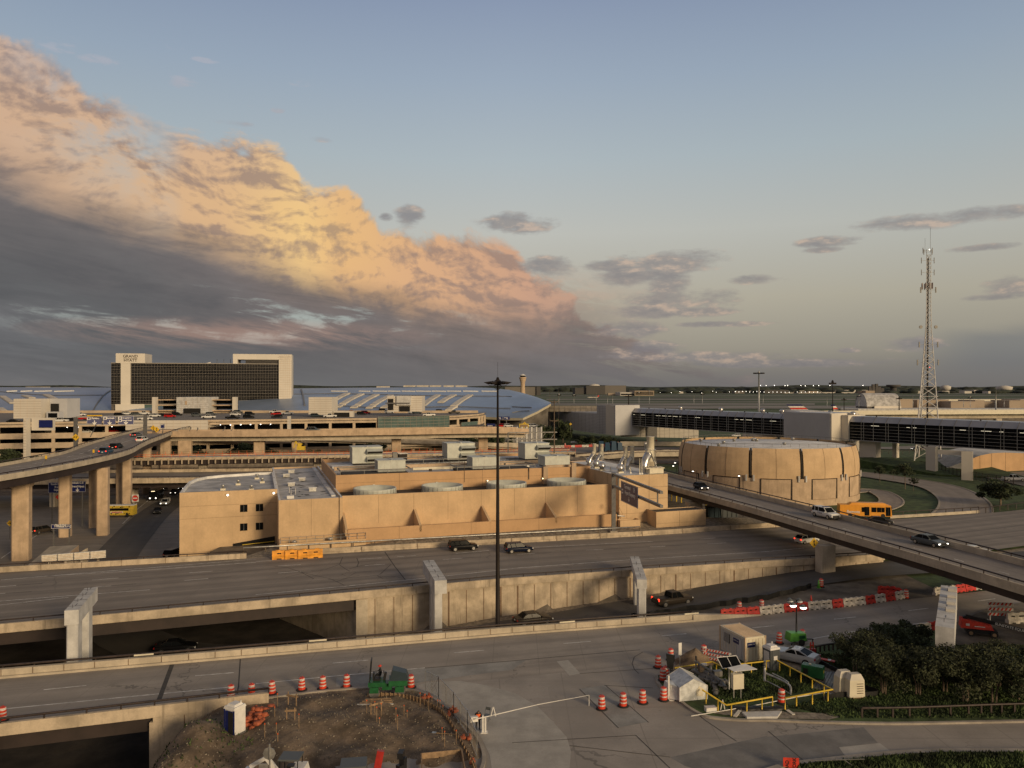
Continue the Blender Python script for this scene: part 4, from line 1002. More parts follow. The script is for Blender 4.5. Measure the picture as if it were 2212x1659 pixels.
for uL,uR,vt,yy,l in ((195,213,1010,182,'tan column just behind the third one under the tall ramp'),(253,266,985,212,'slim tan column partly behind the fourth under the tall ramp')):
    x = ((uL+uR)/2-1106)/F*yy; column('c',x,yy,-5.3,10.2,(uR-uL)/F*yy,2,.25,l,'tall tan ramp columns','tan_dull')
# elevated road D in front of the garage
rd = smooth([(-126,268,12.0),(-110,267,12.1),(-80,268,12.2),(-45,276,12.2),(-16,284,12.2),(-4,288,12.0),(4,292,11.6)],5)
deck('elevated_road',rd,9.5,'long elevated concrete road on piers in front of the parking garage',par=1.1,th=.9,gird=1.6,rail=False,gm='conc',m='tan_dull',gw=.55)
for k,(u,yy) in enumerate(((358,262),(400,264),(560,268),(640,270),(856,280),(1043,290))):
    x = (u-1106)/F*yy; column('c',x,yy,-1,9.8,[3.2,4.4,3.6,3.0,3.4,3.6][k],2.2,.1,['leftmost pier of the elevated road, next to the tall ramp','second pier of the elevated road from the left','pier of the elevated road behind the yellow excavator','narrow pier of the elevated road right of the yellow excavator','pier of the elevated road above the plant roof','rightmost pier of the elevated road beside the trees'][k],'piers of the elevated road','tan_dull')
# far lower ramps between garage and road D
deck('back_ramp',smooth([(-150,300,9.5),(-100,301,8.6),(-60,305,7.2),(-20,312,5.4),(6,318,3.5)],4),8,'low concrete ramp descending behind the elevated road',rail=False,par=1.0,gird=.8,gm='conc')
column('c',-26,312,-1,5.5,2.2,2,0,'pier under the low ramp behind the elevated road','pier of the low ramp','conc')
# bridge under construction with orange rails (E)
re_ = [(-118,239,6.2),(-80,242,6.5),(-40,246,6.7),(-10,249,6.9),(20,253,7.0)]
E_ = deck('unfinished_bridge',along(re_,8),9,'unfinished bridge with orange safety rails and ribbed deck forms behind the plant',par=.35,th=.5,gird=1.5,rail=False,m='conc_stain',gm='girder',gw=1.0)
for sg in (1,-1):
    s = MB(); q = offset(along(re_,8),4.6*sg,.35)
    for h in (.45,.95): s.tube([p+Vector((0,0,h)) for p in q],.05,'orange' if sg < 0 else 'wood',5)
    for p in along(q,2.6): s.tube([p,p+Vector((0,0,1.05))],.05,'orange',4,False)
    s.build('safety_rail',E_)
s = MB(); q = offset(along(re_,2.0),-4.7,-1.7)
for p in q: s.box((p.x,p.y-.3,p.z),(.25,.5,1.6),0,'conc_stain')
s.build('form_ribs',E_)
s = MB(); q = offset(along(re_,6),1,.02); s.ribbon(offset(q,1.0),offset(q,-1.4),'hvac'); s.build('deck_forms',E_)
for x,y in ((-97,240),(-62,244),(-20,248)): column('c',x,y,-5.5,4.3,2.6,2,0,{-97: 'left pier of the unfinished bridge',-62: 'middle pier of the unfinished bridge',-20: 'right pier of the unfinished bridge'}[x],'piers of the unfinished bridge','conc')
# cross road F over the underpass
rf = [(-230,210,2.2),(-140,220,2.2),(-100,224,2.2),(-60,230,2.0),(-20,240,1.4),(20,256,.6)]
deck('crossing_road',along(rf,12),22,'wide road crossing above the dark underpass behind the tall ramp columns',rail=True,m='conc_stain',gird=1.6,th=.6,rr=.1)
for x,y in ((-128,214),(-110,222),(-78,222)): column('c',x,y,-5.2,.2,1.6,3,0,{-128: 'short pier under the crossing road left of the signs',-110: 'short pier under the crossing road behind the ramp columns',-78: 'short pier under the crossing road near the waiting traffic'}[x],'short piers of the crossing road')
# dark back of the underpass
s = MB(); s.hexa([(-260,262,-5.2),(20,262,-5.2),(20,264,-5.2),(-260,264,-5.2),(-260,262,3),(20,262,3),(20,264,3),(-260,264,3)],'conc_stain'); s.build('underpass_wall',None,'shaded concrete wall at the back of the underpass','wall')

# ---------------------------------------------------------------- parking garage
GA = empty('parking_garage',label='four-level tan concrete parking garage with cars on its roof deck',cat='parking garage')
gf = [Vector((-260,262,0)),Vector((-182,285.6,0)),Vector((-103.6,309,0)),Vector((-57,323,0)),Vector((-36,337,0)),Vector((-25,352,0)),Vector((-16,371,0)),Vector((-14,388,0))]
def strip(s,pts,z0,z1,w=.4,m='garage'):
    wall_along(s,[Vector((p.x,p.y,0)) for p in pts],w,z1-z0,m,z0)
roofp = [(p.x,p.y) for p in gf]+[(-14,410),(-320,410),(-320,262)]
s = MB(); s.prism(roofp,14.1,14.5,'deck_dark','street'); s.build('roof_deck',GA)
for k,(za,zb) in enumerate(((13.3,15.2),(8.9,11.0),(5.3,7.4),(1.4,3.6))):
    s = MB(); strip(s,gf,za,zb); s.build('spandrel',GA)
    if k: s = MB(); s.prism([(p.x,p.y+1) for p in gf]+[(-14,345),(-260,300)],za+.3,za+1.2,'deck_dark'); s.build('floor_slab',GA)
for p in along(gf,9.4): s = MB(); s.box((p.x,p.y+.5,-1),(1.1,.7,15),.3,'garage'); s.build('column',GA)
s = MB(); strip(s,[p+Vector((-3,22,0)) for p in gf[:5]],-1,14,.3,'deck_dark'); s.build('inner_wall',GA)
s = MB(); a,b = Vector((-18,405,0)),Vector((-320,405,0)); wall_along(s,[b,a],.3,1.3,'garage',14.5); s.build('rear_parapet',GA)
# lit lamps on the ceiling of the upper open level
for uu in (U(0,1905,752),U(0,1993,755),U(0,2080,752),U(0,2165,750),U(1,40,748),U(1,126,746),U(1,213,744),U(0,380,778),U(0,580,776),U(0,680,774),U(0,915,772),U(0,968,770)):
    yy = 292 if uu[0] < 230 else 305+(uu[0]-430)*.035; p = dp(uu[0],uu[1],yy+2); s = MB(); s.ball((p.x,p.y,p.z),.26 if uu[0] > 430 else .15,'lamp',8,5); s.build('ceiling_lamp',GA)
# glazed curved corner
s = MB(); gp = [Vector((-56.5,322.4,0)),Vector((-46,326.5,0)),Vector((-36.5,333,0)),Vector((-28,342,0))]; gp = along(gp,3.2)
s.ribbon([(p.x,p.y,8.3) for p in gp],[(p.x,p.y,15.6) for p in gp],'glass_green'); s.build('glass_corner',GA)
s = MB()
for z in (8.4,9.7,11,12.3,13.6,14.9,15.6):
    for a,b in zip(gp,gp[1:]): s.bar((a.x,a.y-.1,z),(b.x,b.y-.1,z),.1,.12,'mullion')
for p in gp: s.bar((p.x,p.y-.1,8.3),(p.x,p.y-.1,15.6),.1,.1,'mullion')
s.build('glass_frames',GA)
s = MB(); gp = along([Vector((-23,354,0)),Vector((-16.3,370,0)),Vector((-14.4,386,0))],4)
s.ribbon([(p.x-.3,p.y-.6,8) for p in gp],[(p.x-.3,p.y-.6,11.8) for p in gp],'glass_green')
for z in (8.1,9.4,10.7,11.8):
    for a,b in zip(gp,gp[1:]): s.bar((a.x-.4,a.y-.7,z),(b.x-.4,b.y-.7,z),.1,.12,'mullion')
for p in gp: s.bar((p.x-.4,p.y-.7,8),(p.x-.4,p.y-.7,11.8),.1,.1,'mullion')
s.build('side_glass',GA)
# white ramp wall in front, and white panel towers on the deck
def at(u,v,y): return dp(u,v,y)
def panel_box(name,u0,u1,vt,vb,y,d,label,m='panel_white',grid=True,cat='stair tower',side=None):
    a,b = dp(u0,vt,y),dp(u1,vb,y); w = b.x-a.x; h = a.z-b.z
    o = empty(name,(a.x+w/2,y+d/2,b.z),0,label,cat); s = MB(); s.box((0,0,0),(w,d,h),0,m); s.build('clad_walls',o)
    if grid:
        s = MB(); n = max(2,int(h/.95))
        for k in range(1,n): s.bar((-w/2-.02,-d/2-.012,h*k/n),(w/2+.02,-d/2-.012,h*k/n),.03,.06,'joint')
        for k in range(1,max(2,int(w/2.4))): q = -w/2+w*k/max(2,int(w/2.4)); s.bar((q,-d/2-.012,.02),(q,-d/2-.012,h-.02),.03,.04,'tan_dull')
        s.build('panel_joints',o)
    return o,w,h,d
x0 = U(0,117,530)[0]; o,w,h,d = panel_box('stair_tower',U(0,117,0)[0],U(0,355,0)[0],U(0,0,530)[1],U(0,0,700)[1],300,12,'white panelled stair tower at the left end of the garage roof')
s = MB(); s.box((w/2+3.6,4,h*.0),(7.0,9,h),0,'panel_grey'); s.box((w/2+2.2,-.6,h*.12),(3.2,.4,h*.62),0,'hole'); s.build('side_wing',o)
s = MB(); s.box((w/2+4,-3.5,0),(5,3,2.6),0,'panel_grey'); s.box((w/2+4,-5.05,.3),(3.6,.1,1.8),0,'glass'); s.build('entrance',o)
o,w,h,d = panel_box('stair_tower',U(1,455,0)[0],U(1,655,0)[0],U(1,0,516)[1],U(1,0,668)[1],350,12,'white panelled stair tower right of the hotel on the garage roof')
s = MB(); s.box((w/2+5,-3.4,-1.6),(9,3,3.2),0,'panel_white'); s.box((w/2+4.4,-5.0,-1.3),(7,.3,2.3),0,'hole'); s.build('entrance',o)
o,w,h,d = panel_box('stair_tower',U(1,1135,0)[0],U(1,1435,0)[0],U(1,0,506)[1],U(1,0,640)[1],362,12,'white and grey stair tower with a dark doorway, in front of the silver roof')
s = MB(); s.box((-w*.40,-d/2-.1,h*.1),(w*.15,.5,h*.72),0,'hole'); s.box((-w*.02,-d/2-.35,h*.42),(w*.42,.9,h*.6),0,'conc_grey'); s.box((0,-d/2-.2,0),(w*.3,.5,h*.36),0,'hole'); s.box((-w*.2,-d/2-.6,h*.5),(w*.7,.8,h*.08),0,'gantry'); s.build('doorway',o)
# ramp wall of white panels
o,w,h,d = panel_box('ramp_wall',U(0,1085,0)[0],U(0,1793,0)[0],U(0,0,716)[1],U(0,0,800)[1],288,.5,'long low white panelled wall in front of the garage, behind the ramp',cat='wall')
# slim white panelled pylon with blue panel at the left and another in the middle
for u0,u1,vt,vb,yy,l in ((U(0,203,0)[0],U(0,228,0)[0],U(0,0,700)[1],U(0,0,1062)[1],262,'tall slim white panelled pylon at the left carrying a blue screen'),(U(1,270,0)[0],U(1,287,0)[0],U(1,0,680)[1],U(1,0,818)[1],300,'slim white panelled post standing before the garage, left of centre')):
    o,w,h,d = panel_box('panelled_pylon',u0,u1,vt,vb,yy,2.4,l,cat='pylon')
    if yy == 262: s = MB(); s.box((w/2+4.2,1.5,h-4.2),(7.5,1.2,4.3),0,'panel_white'); s.build('arm',o); s = MB(); s.box((w/2+5.6,.6,h-3.2),(4.6,.25,2.6),0,'blue'); s.build('blue_screen',o)
# ---------------------------------------------------------------- hotel
hy = 452.0; hx0 = (239-1106)/F*hy; ha = radians(13)
HO = empty('hotel',(hx0,hy,0),ha,label='wide dark-glazed airport hotel with pale towers at both ends, tallest building in view',cat='hotel')
def hs(u):      # picture column -> distance along the facade
    r = (u-1106)/F; return (hx0-r*hy)/(r*sin(ha)-cos(ha))
def hz(u,v): return H-(v-HV)/F*(hy+hs(u)*sin(ha))
S = lambda i,x: hs(U(i,x,0)[0])
zt = hz(239,U(0,0,220)[1]); zb = hz(239,U(0,0,577)[1]); zg = hz(239,U(0,0,640)[1]); s1 = S(1,308)
s = MB(); s.box((s1/2,12,zg),(s1-.2,22,zt-zg-.1),0,'deck_dark'); s.build('core',HO)
ga,gb = S(0,957),S(1,198)
s = MB(); s.quad((ga,.9,zb),(gb,.9,zb),(gb,.9,zt),(ga,.9,zt),'glass_hotel'); s.quad((ga,22,zb),(ga,.9,zb),(ga,.9,zt),(ga,22,zt),'glass_hotel'); s.build('glass_facade',HO)
s = MB(); n = 60
for k in range(n+1): q = lerp(ga,gb,k/n); s.box((q,.80,zb),(.05,.06,zt-zb),0,'mullion')
nr = 12; dzv = (zt-zb)/nr
for k in range(nr):
    for f in (0,.5): s.box(((ga+gb)/2,.79,zb+dzv*(k+f)),(gb-ga,.05,.05 if f else .12),0,'mullion')
s.box(((ga+gb)/2,.8,zt-.2),(gb-ga+.3,.3,.5),0,'mullion'); s.build('mullion_grid',HO)
za = hz(260,U(0,0,137)[1]); s = MB(); a,b = S(0,1000),S(0,1252); s.box(((a+b)/2,9,zt+.02),(b-a,18,za-zt),0,'panel_white'); s.build('sign_tower_top',HO)
s = MB(); s.box(((S(0,1045)+S(0,1128))/2,5,zg),(S(0,1128)-S(0,1045),11,zt-zg-.05),0,'panel_white'); s.build('left_shaft',HO)
s = MB(); s.box(((a+b)/2,4.5,zg),(b-a,11,zb-zg),0,'panel_white'); s.box((b+11,3,zg+.8),(22,8,zb-zg-1),0,'glass_green'); s.box((b+11,-1.2,zb-.3),(22,.3,.4),0,'mullion'); s.build('podium',HO)
for tx,zz in (('GRAND',.70),('HYATT',.28)):
    text(tx,'letters',HO,(za-zt)*.40,((a+b)/2,-.03,zt+(za-zt)*zz),(pi/2,0,0),'girder',.05,bold=.03)
s = MB(); s.box(((a+b)/2,-.05,zt+(za-zt)*.485),((b-a)*.48,.06,.16),0,'girder'); s.build('sign_rule',HO)
zr = hz(600,U(1,0,145)[1]); zc = hz(600,U(0,0,192)[1]); a,b = S(0,2012),s1; c = S(1,198)
s = MB(); s.box(((a+b)/2,9,zc),(b-a,17.5,zr-zc),0,'panel_white'); s.box(((a+S(0,2052))/2,9,zt+.03),(S(0,2052)-a,17.5,zc-zt-.05),0,'panel_white'); s.build('portal_beam',HO)
s = MB(); s.box(((b+c)/2,9,hz(620,U(1,0,590)[1])),(b-c,20,zc-.02-hz(620,U(1,0,590)[1])),0,'panel_white'); s.build('right_tower',HO)
a = S(0,2120); s = MB(); s.box(((a+c)/2,6,zt+.04),(c-a,10,zc-zt-.2),0,'glass_hotel')
for k in range(4): s.box(((a+c)/2,.95,zt+(zc-zt)*k/4),(c-a,.1,.12),0,'mullion')
s.build('sky_lobby',HO)
s = MB()
for u_ in (1858,1918,1975): q = S(0,u_); s.tube([(q,8,zt),(q,8,zt+3)],.12,'gantry',4)
for u_ in (1780,): q = S(0,u_); s.hexa([(q-1,8,zt),(q+1,8,zt),(q+1,9,zt),(q-1,9,zt),(q-1,8,zt+.6),(q+1.6,8,zt+1.2),(q+1.6,9,zt+1.2),(q-1,9,zt+.6)],'white')
s.build('roof_masts',HO)
s = MB(); q0 = S(1,198)
for k in range(1,22): z = lerp(hz(620,U(1,0,590)[1]),zr,k/22); s.box(((c+b)/2,-1.02,z),(b-c,.05,.10),0,'tan_dull')
for k in range(1,6): q = lerp(c,b,k/6); s.box((q,-1.02,hz(620,U(1,0,590)[1])),(.06,.05,zr-hz(620,U(1,0,590)[1])),0,'tan_dull')
s.build('panel_joints',HO)
# terminal entrance pavilion in front of the hotel
o,w,h,d = panel_box('terminal_pavilion',U(0,1525,0)[0],U(0,1800,0)[0],U(0,0,515)[1],U(0,0,662)[1],398,14,'square panelled entrance pavilion in front of the hotel glass',m='conc_grey',cat='pavilion')
s = MB(); s.box((.2*w*0,-d/2-.3,0),(w*.52,.8,h*.34),0,'hole'); s.box((-w*.2,-d/2-.1,h*.55),(w*.06,.4,h*.22),0,'tan_dull'); s.build('doorway',o)
s = MB()
for q in (-w*.5-13,w*.5+12.5): s.box((q,-3,0),(1.8,3,h),0,'panel_white')
s.build('white_pillars',o)
for a,b in ((-w*.5-12,-w*.5),(w*.5,w*.5+11.5)):
    s = MB()
    for z in (h*.16,h*.48,h*.8): s.box(((a+b)/2,1,z),(b-a,6,.5),0,'tan_dull'); s.box(((a+b)/2,4.2,z-2),(b-a,.3,2),0,'glass')
    s.build('side_gallery',o)
# ---------------------------------------------------------------- silver terminal roof
st_ = [(-260,905,836,470,560),(-60,900,836,462,555),(120,897,836.6,455,548),(240,896,837,450,545),(630,897,839,428,530),(760,897,837.5,424,528),(900,896,836.5,420,525),(1000,898,836,416,522),(1060,901,838,412,515),(1100,903,842,408,500),(1130,903,849,405,475),(1160,889,858,408,450),(1190,872,869.5,412,430)]
def ry(u,v):
    for a,b in zip(st_,st_[1:]):
        if a[0] <= u <= b[0]: break
    k = (u-a[0])/(b[0]-a[0]); ve,vr,ye,yr = (lerp(a[q],b[q],k) for q in (1,2,3,4))
    f = max(0,min(1,(ve-v)/max(.1,ve-vr))); return ye+(yr-ye)*f**1.7
def rp(u,v,dy=0): return dp(u,v,ry(u,v)-dy)
TE = empty('terminal_roof',(0,0,0),label='vast low curved silver-blue metal terminal roof stretching behind the hotel to a pointed right tip',cat='terminal')
s = MB(); nv = 10; rows = []
us = [-260+k*20 for k in range(25)]+[240+k*19.5 for k in range(20)]+[630+k*20 for k in range(20)]+[1030,1045,1060,1075,1090,1100,1110,1120,1130,1140,1150,1160,1170,1180,1190]
for u_ in us:
    for a,b in zip(st_,st_[1:]):
        if a[0] <= u_ <= b[0]: break
    k = (u_-a[0])/(b[0]-a[0]); ve,vr = lerp(a[1],b[1],k),lerp(a[2],b[2],k); col_ = [rp(u_,lerp(ve,vr,j/nv)) for j in range(nv+1)]
    last = col_[-1]; col_ += [last+Vector((0,40,-1.5)),last+Vector((0,90,-9))]; rows.append(s.pts(col_))
for a,b in zip(rows,rows[1:]):
    for j in range(nv+2): s.face((a+j,b+j,b+j+1,a+j+1),'roof_metal',True)
eave = [s.v[r] for r in rows]
s.build('roof_shell',TE)
s = MB(); i = s.pts(eave); j = s.pts([(p[0],p[1]+1.0,p[2]-1.3) for p in eave]); k2 = s.pts([(p[0]-1,p[1]+13,p[2]-2.2) for p in eave])
for k in range(len(eave)-1): s.face((i+k+1,i+k,j+k,j+k+1),'cream'); s.face((j+k+1,j+k,k2+k,k2+k+1),'tan_dull')
s.build('eave_soffit',TE)
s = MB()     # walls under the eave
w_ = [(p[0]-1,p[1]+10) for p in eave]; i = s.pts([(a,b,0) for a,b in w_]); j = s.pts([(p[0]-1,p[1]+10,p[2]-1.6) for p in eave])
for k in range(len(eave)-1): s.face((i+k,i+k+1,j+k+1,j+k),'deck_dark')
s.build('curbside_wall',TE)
def skyl(i,pts,w=2.2,m='skylight',nm='skylight',th=.7):
    s = MB(); q = [rp(*U(i,*p),0) for p in pts]; q = smooth(q,3); A = [p+Vector((-w*.9,0,.1)) for p in q]; B = [p+Vector((w*.9,0,.1)) for p in q]
    for k in range(len(q)-1): s.hexa([A[k],B[k],B[k+1],A[k+1],A[k]+Vector((.3,0,th)),B[k]+Vector((-.3,0,th)),B[k+1]+Vector((-.3,0,th)),A[k+1]+Vector((.3,0,th))],m)
    s.build(nm,TE)
for a,b in (((640,568),(792,487)),((748,578),(913,493)),((880,588),(1042,499)),((1010,590),(1165,505)),((1440,592),(1572,502)),((1595,565),(1708,502)),((1705,598),(1852,502)),((702,606),(750,584)),((840,612),(880,592)),((975,616),(1010,596)),((1102,612),(1150,590)),((1662,634),(1715,604))):
    skyl(1,[a,((a[0]+b[0])/2+ (b[0]-a[0])*-.04,(a[1]+b[1])/2-2),b])
for a,b in (((20,512),(112,572)),((212,506),(280,528)),((395,498),(630,608)),((0,615),(60,655))): skyl(0,[a,((a[0]+b[0])/2,(a[1]+b[1])/2),b],2.6)
def seam(i,pts,w=.35,m='gantry'):
    s = MB(); q = smooth([rp(*U(i,*p)) for p in pts],4)
    for a,b in zip(q,q[1:]): s.bar(a+Vector((0,-.1,.25)),b+Vector((0,-.1,.25)),w,w,m)
    s.build('roof_seam',TE)
seam(1,[(330,492),(700,488),(1100,495),(1500,505),(2100,510),(2210,512)]); seam(1,[(640,585),(1100,610),(1700,600),(2060,612),(2200,615)]); seam(1,[(390,452),(405,500),(420,590)],.9)
seam(0,[(0,470),(400,500),(900,500)]); seam(0,[(955,462),(900,500),(850,560),(805,640)],.7); seam(2,[(0,600),(100,606),(170,608)]); seam(2,[(0,652),(70,640),(150,636)])
for i,a in ((1,(650,790)),(1,(890,985)),(1,(1010,1130)),(1,(1140,1245)),(1,(1260,1375)),(1,(1385,1510)),(1,(1520,1640)),(1,(1650,1770)),(1,(1790,1920)),(1,(1950,2080)),(0,(60,150)),(0,(180,280)),(0,(300,450)),(0,(470,640))):
    seam(i,[(a[0],466 if i else 468),(a[1],468 if i else 464)],.7,'white')
for i,a,v in ((1,(1225,1330),423),(1,(1345,1450),423),(1,(1465,1560),423),(1,(1590,1680),424),(1,(1700,1800),424),(1,(980,1090),432),(0,(0,200),436),(0,(250,480),440)):
    p,q = rp(*U(i,a[0],v+12)),rp(*U(i,a[1],v+12)); s = MB(); s.bar(p+Vector((0,30,1.2)),q+Vector((0,30,1.2)),3,1.2,'skylight'); s.build('ridge_skylight',TE)
# curbside front of the terminal at right: signs, road and traffic
sg_ = []
for i,x0_,x1_,y0_,y1_,yy,l in ((1,2080,2130,683,710,398,'left of two small blue signs over the terminal curb road'),(1,2137,2192,683,710,398,'right of two small blue signs over the terminal curb road'),(1,1995,2067,745,792,392,'larger blue road sign beside the dark light mast, below the silver roof')):
    a,b = dp(*U(i,x0_,y0_),yy),dp(*U(i,x1_,y1_),yy); o = empty('road_sign',((a.x+b.x)/2,yy,b.z),0,l,'sign'); w,h = b.x-a.x,a.z-b.z
    s = MB(); s.box((0,0,0),(w,.3,h),0,'blue'); s.build('panel',o); s = MB(); s.box((0,.3,-b.z),(.4,.3,b.z+h),0,'gantry'); s.build('post',o)
    s = MB(); s.box((-w*.1,-.17,h*.55),(w*.6,.02,h*.14),0,'white'); s.box((w*.1,-.17,h*.2),(.8,.02,h*.2),0,'white'); s.build('legend',o)
mb = MB(); mb.prism([(-10,384),(8,379),(16,384),(18,412),(-10,414)],7.2,8.0,'conc','street'); mb.build('terminal_curb_road',None,'raised curb road at the foot of the silver terminal roof','road')
# ---------------------------------------------------------------- connector wing and skybridge
def wallz(o,name,u0,vt0,vb0,y0,u1,vt1,vb1,y1,th,m,parts=None,rows=10,cols=14):
    a,b,c,d = dp(u0,vb0,y0),dp(u1,vb1,y1),dp(u1,vt1,y1),dp(u0,vt0,y0)
    n = (b-a); n.z = 0; n = Vector((-n.y,n.x,0)).normalized()*th
    s = MB(); s.hexa([a,b,b+n,a+n,d,c,c+n,d+n],m); s.build(name,o)
    s = MB(); f = -n.normalized()*.05
    for k in range(1,rows): s.bar(a.lerp(d,k/rows)+f,b.lerp(c,k/rows)+f,.06,.08,'gantry')
    for k in range(1,cols): s.bar(a.lerp(b,k/cols)+f,d.lerp(c,k/cols)+f,.06,.06,'gantry')
    s.build('panel_joints',o)
CW = empty('connector_building',label='long grey panelled connector building between the silver roof and the skybridge',cat='building')
wallz(CW,'long_wall',U(2,110,0)[0],U(2,0,622)[1],U(2,0,735)[1],470,U(2,733,0)[0],U(2,0,655)[1],U(2,0,830)[1],398,30,'panel_grey',rows=14,cols=22)
wallz(CW,'end_block',U(2,733,0)[0],U(2,0,585)[1],U(2,0,830)[1],398,U(2,893,0)[0],U(2,0,585)[1],U(2,0,846)[1],380,14,'panel_grey',rows=18,cols=6)
wallz(CW,'warm_end',U(2,893,0)[0],U(2,0,586)[1],U(2,0,846)[1],380.2,U(2,944,0)[0],U(2,0,587)[1],U(2,0,848)[1],382,8,'panel_white',rows=18,cols=8)  # paler cladding paints the sunlit faces, grey cladding the shaded ones
wallz(CW,'lower_wall',U(2,944,0)[0],U(2,0,748)[1],U(2,0,858)[1],388,U(2,1612,0)[0],U(2,0,780)[1],U(2,0,868)[1],384,6,'panel_white',rows=8,cols=16)
s = MB(); a,b = dp(*U(2,1168,862),386.2),dp(*U(2,1253,862),386.2); s.box(((a.x+b.x)/2,386.2,a.z),(b.x-a.x,.5,10.5),0,'gantry'); s.build('dark_door_panel',CW)
s = MB(); s.hexa([(52,366,0),(140,366,0),(140,367,0),(52,367,0),(52,366,2.2),(140,366,1.6),(140,367,1.6),(52,367,2.2)],'conc'); s.build('low_wall',CW)
wallz(CW,'back_parapet',U(2,280,0)[0],U(2,0,590)[1],U(2,0,640)[1],430,U(2,735,0)[0],U(2,0,592)[1],U(2,0,640)[1],412,4,'conc',rows=2,cols=10)
SB = empty('skybridge',label='long glazed pedestrian skybridge on white piers crossing the right half of the view',cat='skybridge')
k0,kd = Vector((55.7,391,0)),Vector((101.3,-165,0)); bt,bb = 17.6,9.1; bn = Vector((kd.y,-kd.x,0)).normalized()   # outward normal
if bn.x > 0: bn = -bn
def bp(k,z,o=0.0): p = k0+kd*k+bn*o; return Vector((p.x,p.y,z))
mat('fascia',(.40,.40,.42),.35,.05,.1,metal=.4)
for ka,kb,nm in ((.0,.563,'far_span'),(.672,1.5,'near_span')):
    s = MB(); s.hexa([bp(ka,bb),bp(kb,bb),bp(kb,bb,-9),bp(ka,bb,-9),bp(ka,bt-2.0),bp(kb,bt-2.0),bp(kb,bt-2.0,-9),bp(ka,bt-2.0,-9)],'glass'); s.build('glazing',SB)
    s = MB(); s.hexa([bp(ka,bt-2.0,.15),bp(kb,bt-2.0,.15),bp(kb,bt-2.0,-9.2),bp(ka,bt-2.0,-9.2),bp(ka,bt,-1.6),bp(kb,bt,-1.6),bp(kb,bt,-8),bp(ka,bt,-8)],'fascia')
    s.hexa([bp(ka,bb-.25,.1),bp(kb,bb-.25,.1),bp(kb,bb-.25,-9.1),bp(ka,bb-.25,-9.1),bp(ka,bb+.02,.1),bp(kb,bb+.02,.1),bp(kb,bb+.02,-9.1),bp(ka,bb+.02,-9.1)],'fascia'); s.build('roof_fascia',SB)
    s = MB(); Ln = (bp(kb,0)-bp(ka,0)).length; n = int(Ln/4.6)
    for k in range(n+1):
        q = lerp(ka,kb,k/n)
        for dq in (0,.005) if k % 2 else (0,): s.bar(bp(q+dq,bb,.08),bp(q+dq,bt-1.95,.08),.12,.12,'steel')
        s.bar(bp(q,bt-1.95,.2),bp(q,bt+.03,-1.55),.1,.1,'gantry')
    for z in (bb+.9,bb+2.0,bb+3.1,bb+4.2,bb+5.3): s.bar(bp(ka,z,.08),bp(kb,z,.08),.1,.1,'steel')
    s.build('window_frames',SB)
    s = MB()
    q = ka+.01
    while q < min(kb,1.25)-.02:
        l = rnd.choice([.006,.010,.016])
        if rnd.random() < .55: s.bar(bp(q,bt-3.1,.03),bp(q+l,bt-3.1,.03),.03,.10,'lamp_dim')
        q += l+rnd.choice([.006,.012,.024])
    s.build('ceiling_lights',SB)
    s = MB()
    for k in range(9): q = lerp(ka,kb,(k+.5)/9); s.ball(tuple(bp(q,bt+.2,-2+rnd.uniform(-1,0))),.3,'bronze',6,4)
    s.build('roof_fixings',SB)
# pavilion between the spans, side wing, turbines
def blockz(name,ka,kb,o0,o1,z0,z1,m,parent=SB):
    s = MB(); s.hexa([bp(ka,z0,o0),bp(kb,z0,o0),bp(kb,z0,o1),bp(ka,z0,o1),bp(ka,z1,o0),bp(kb,z1,o0),bp(kb,z1,o1),bp(ka,z1,o1)],m); return s.build(name,parent)
blockz('pavilion',.548,.654,6.5,-10,4.0,18.7,'panel_grey'); blockz('pavilion_end',.654,.657,6.4,-10,4.0,18.6,'panel_white'); blockz('end_cladding',.657,.672,.8,-9.5,8.6,18.0,'panel_white')  # grey body and pale end paint in the shaded and sunlit faces
s = MB(); a = dp(*U(3,515,665),292); s.hexa([(113,300,17.6),(124,300,17.6),(124,322,17.6),(113,322,17.6),(113,300,18.8),(124,300,18.8),(124,322,18.8),(113,322,18.8)],'panel_white'); s.build('roof_box',SB)
for k in (.20,.33,.45,.50,.615,.665):
    s = MB(); c = bp(k,bt+.1,-4); s.lathe([(.6,-.4),(.8,.0),(1.1,.7),(.9,1.3),(.4,1.6)],tuple(c),'silver',12); s.build('roof_ventilator',SB)
for nm,kk,oo,z1,w,d,lab in (('p',.835,2.0,8.6,3.2,1.6,0),('p',.70,-4,8.8,6.5,3.0,0),('p',.735,-9,8.8,1.6,1.6,0),('p',.43,2,8.8,2.0,1.5,0),('p',.52,-7,8.8,2.0,1.5,0),('p',.62,-2,4.0,12,6,0)):
    c = bp(kk,-1,oo); s = MB(); s.box((c.x,c.y,-1),(w,d,z1+1+(0)),-1.02,'panel_white' if lab == 0 else 'conc'); s.build('pier',SB)
s = MB(); s.box((140,235,-1),(3.0,1.6,9.6),-.6,'panel_white'); s.build('pier',SB)
s = MB(); s.bar((134.5,241,7.9),(140,235.5,7.9),1.2,1.4,'panel_white'); s.bar(bp(.43,8.2,1),bp(.52,8.2,-6),1.0,1.0,'panel_white'); s.build('pier_beam',SB)
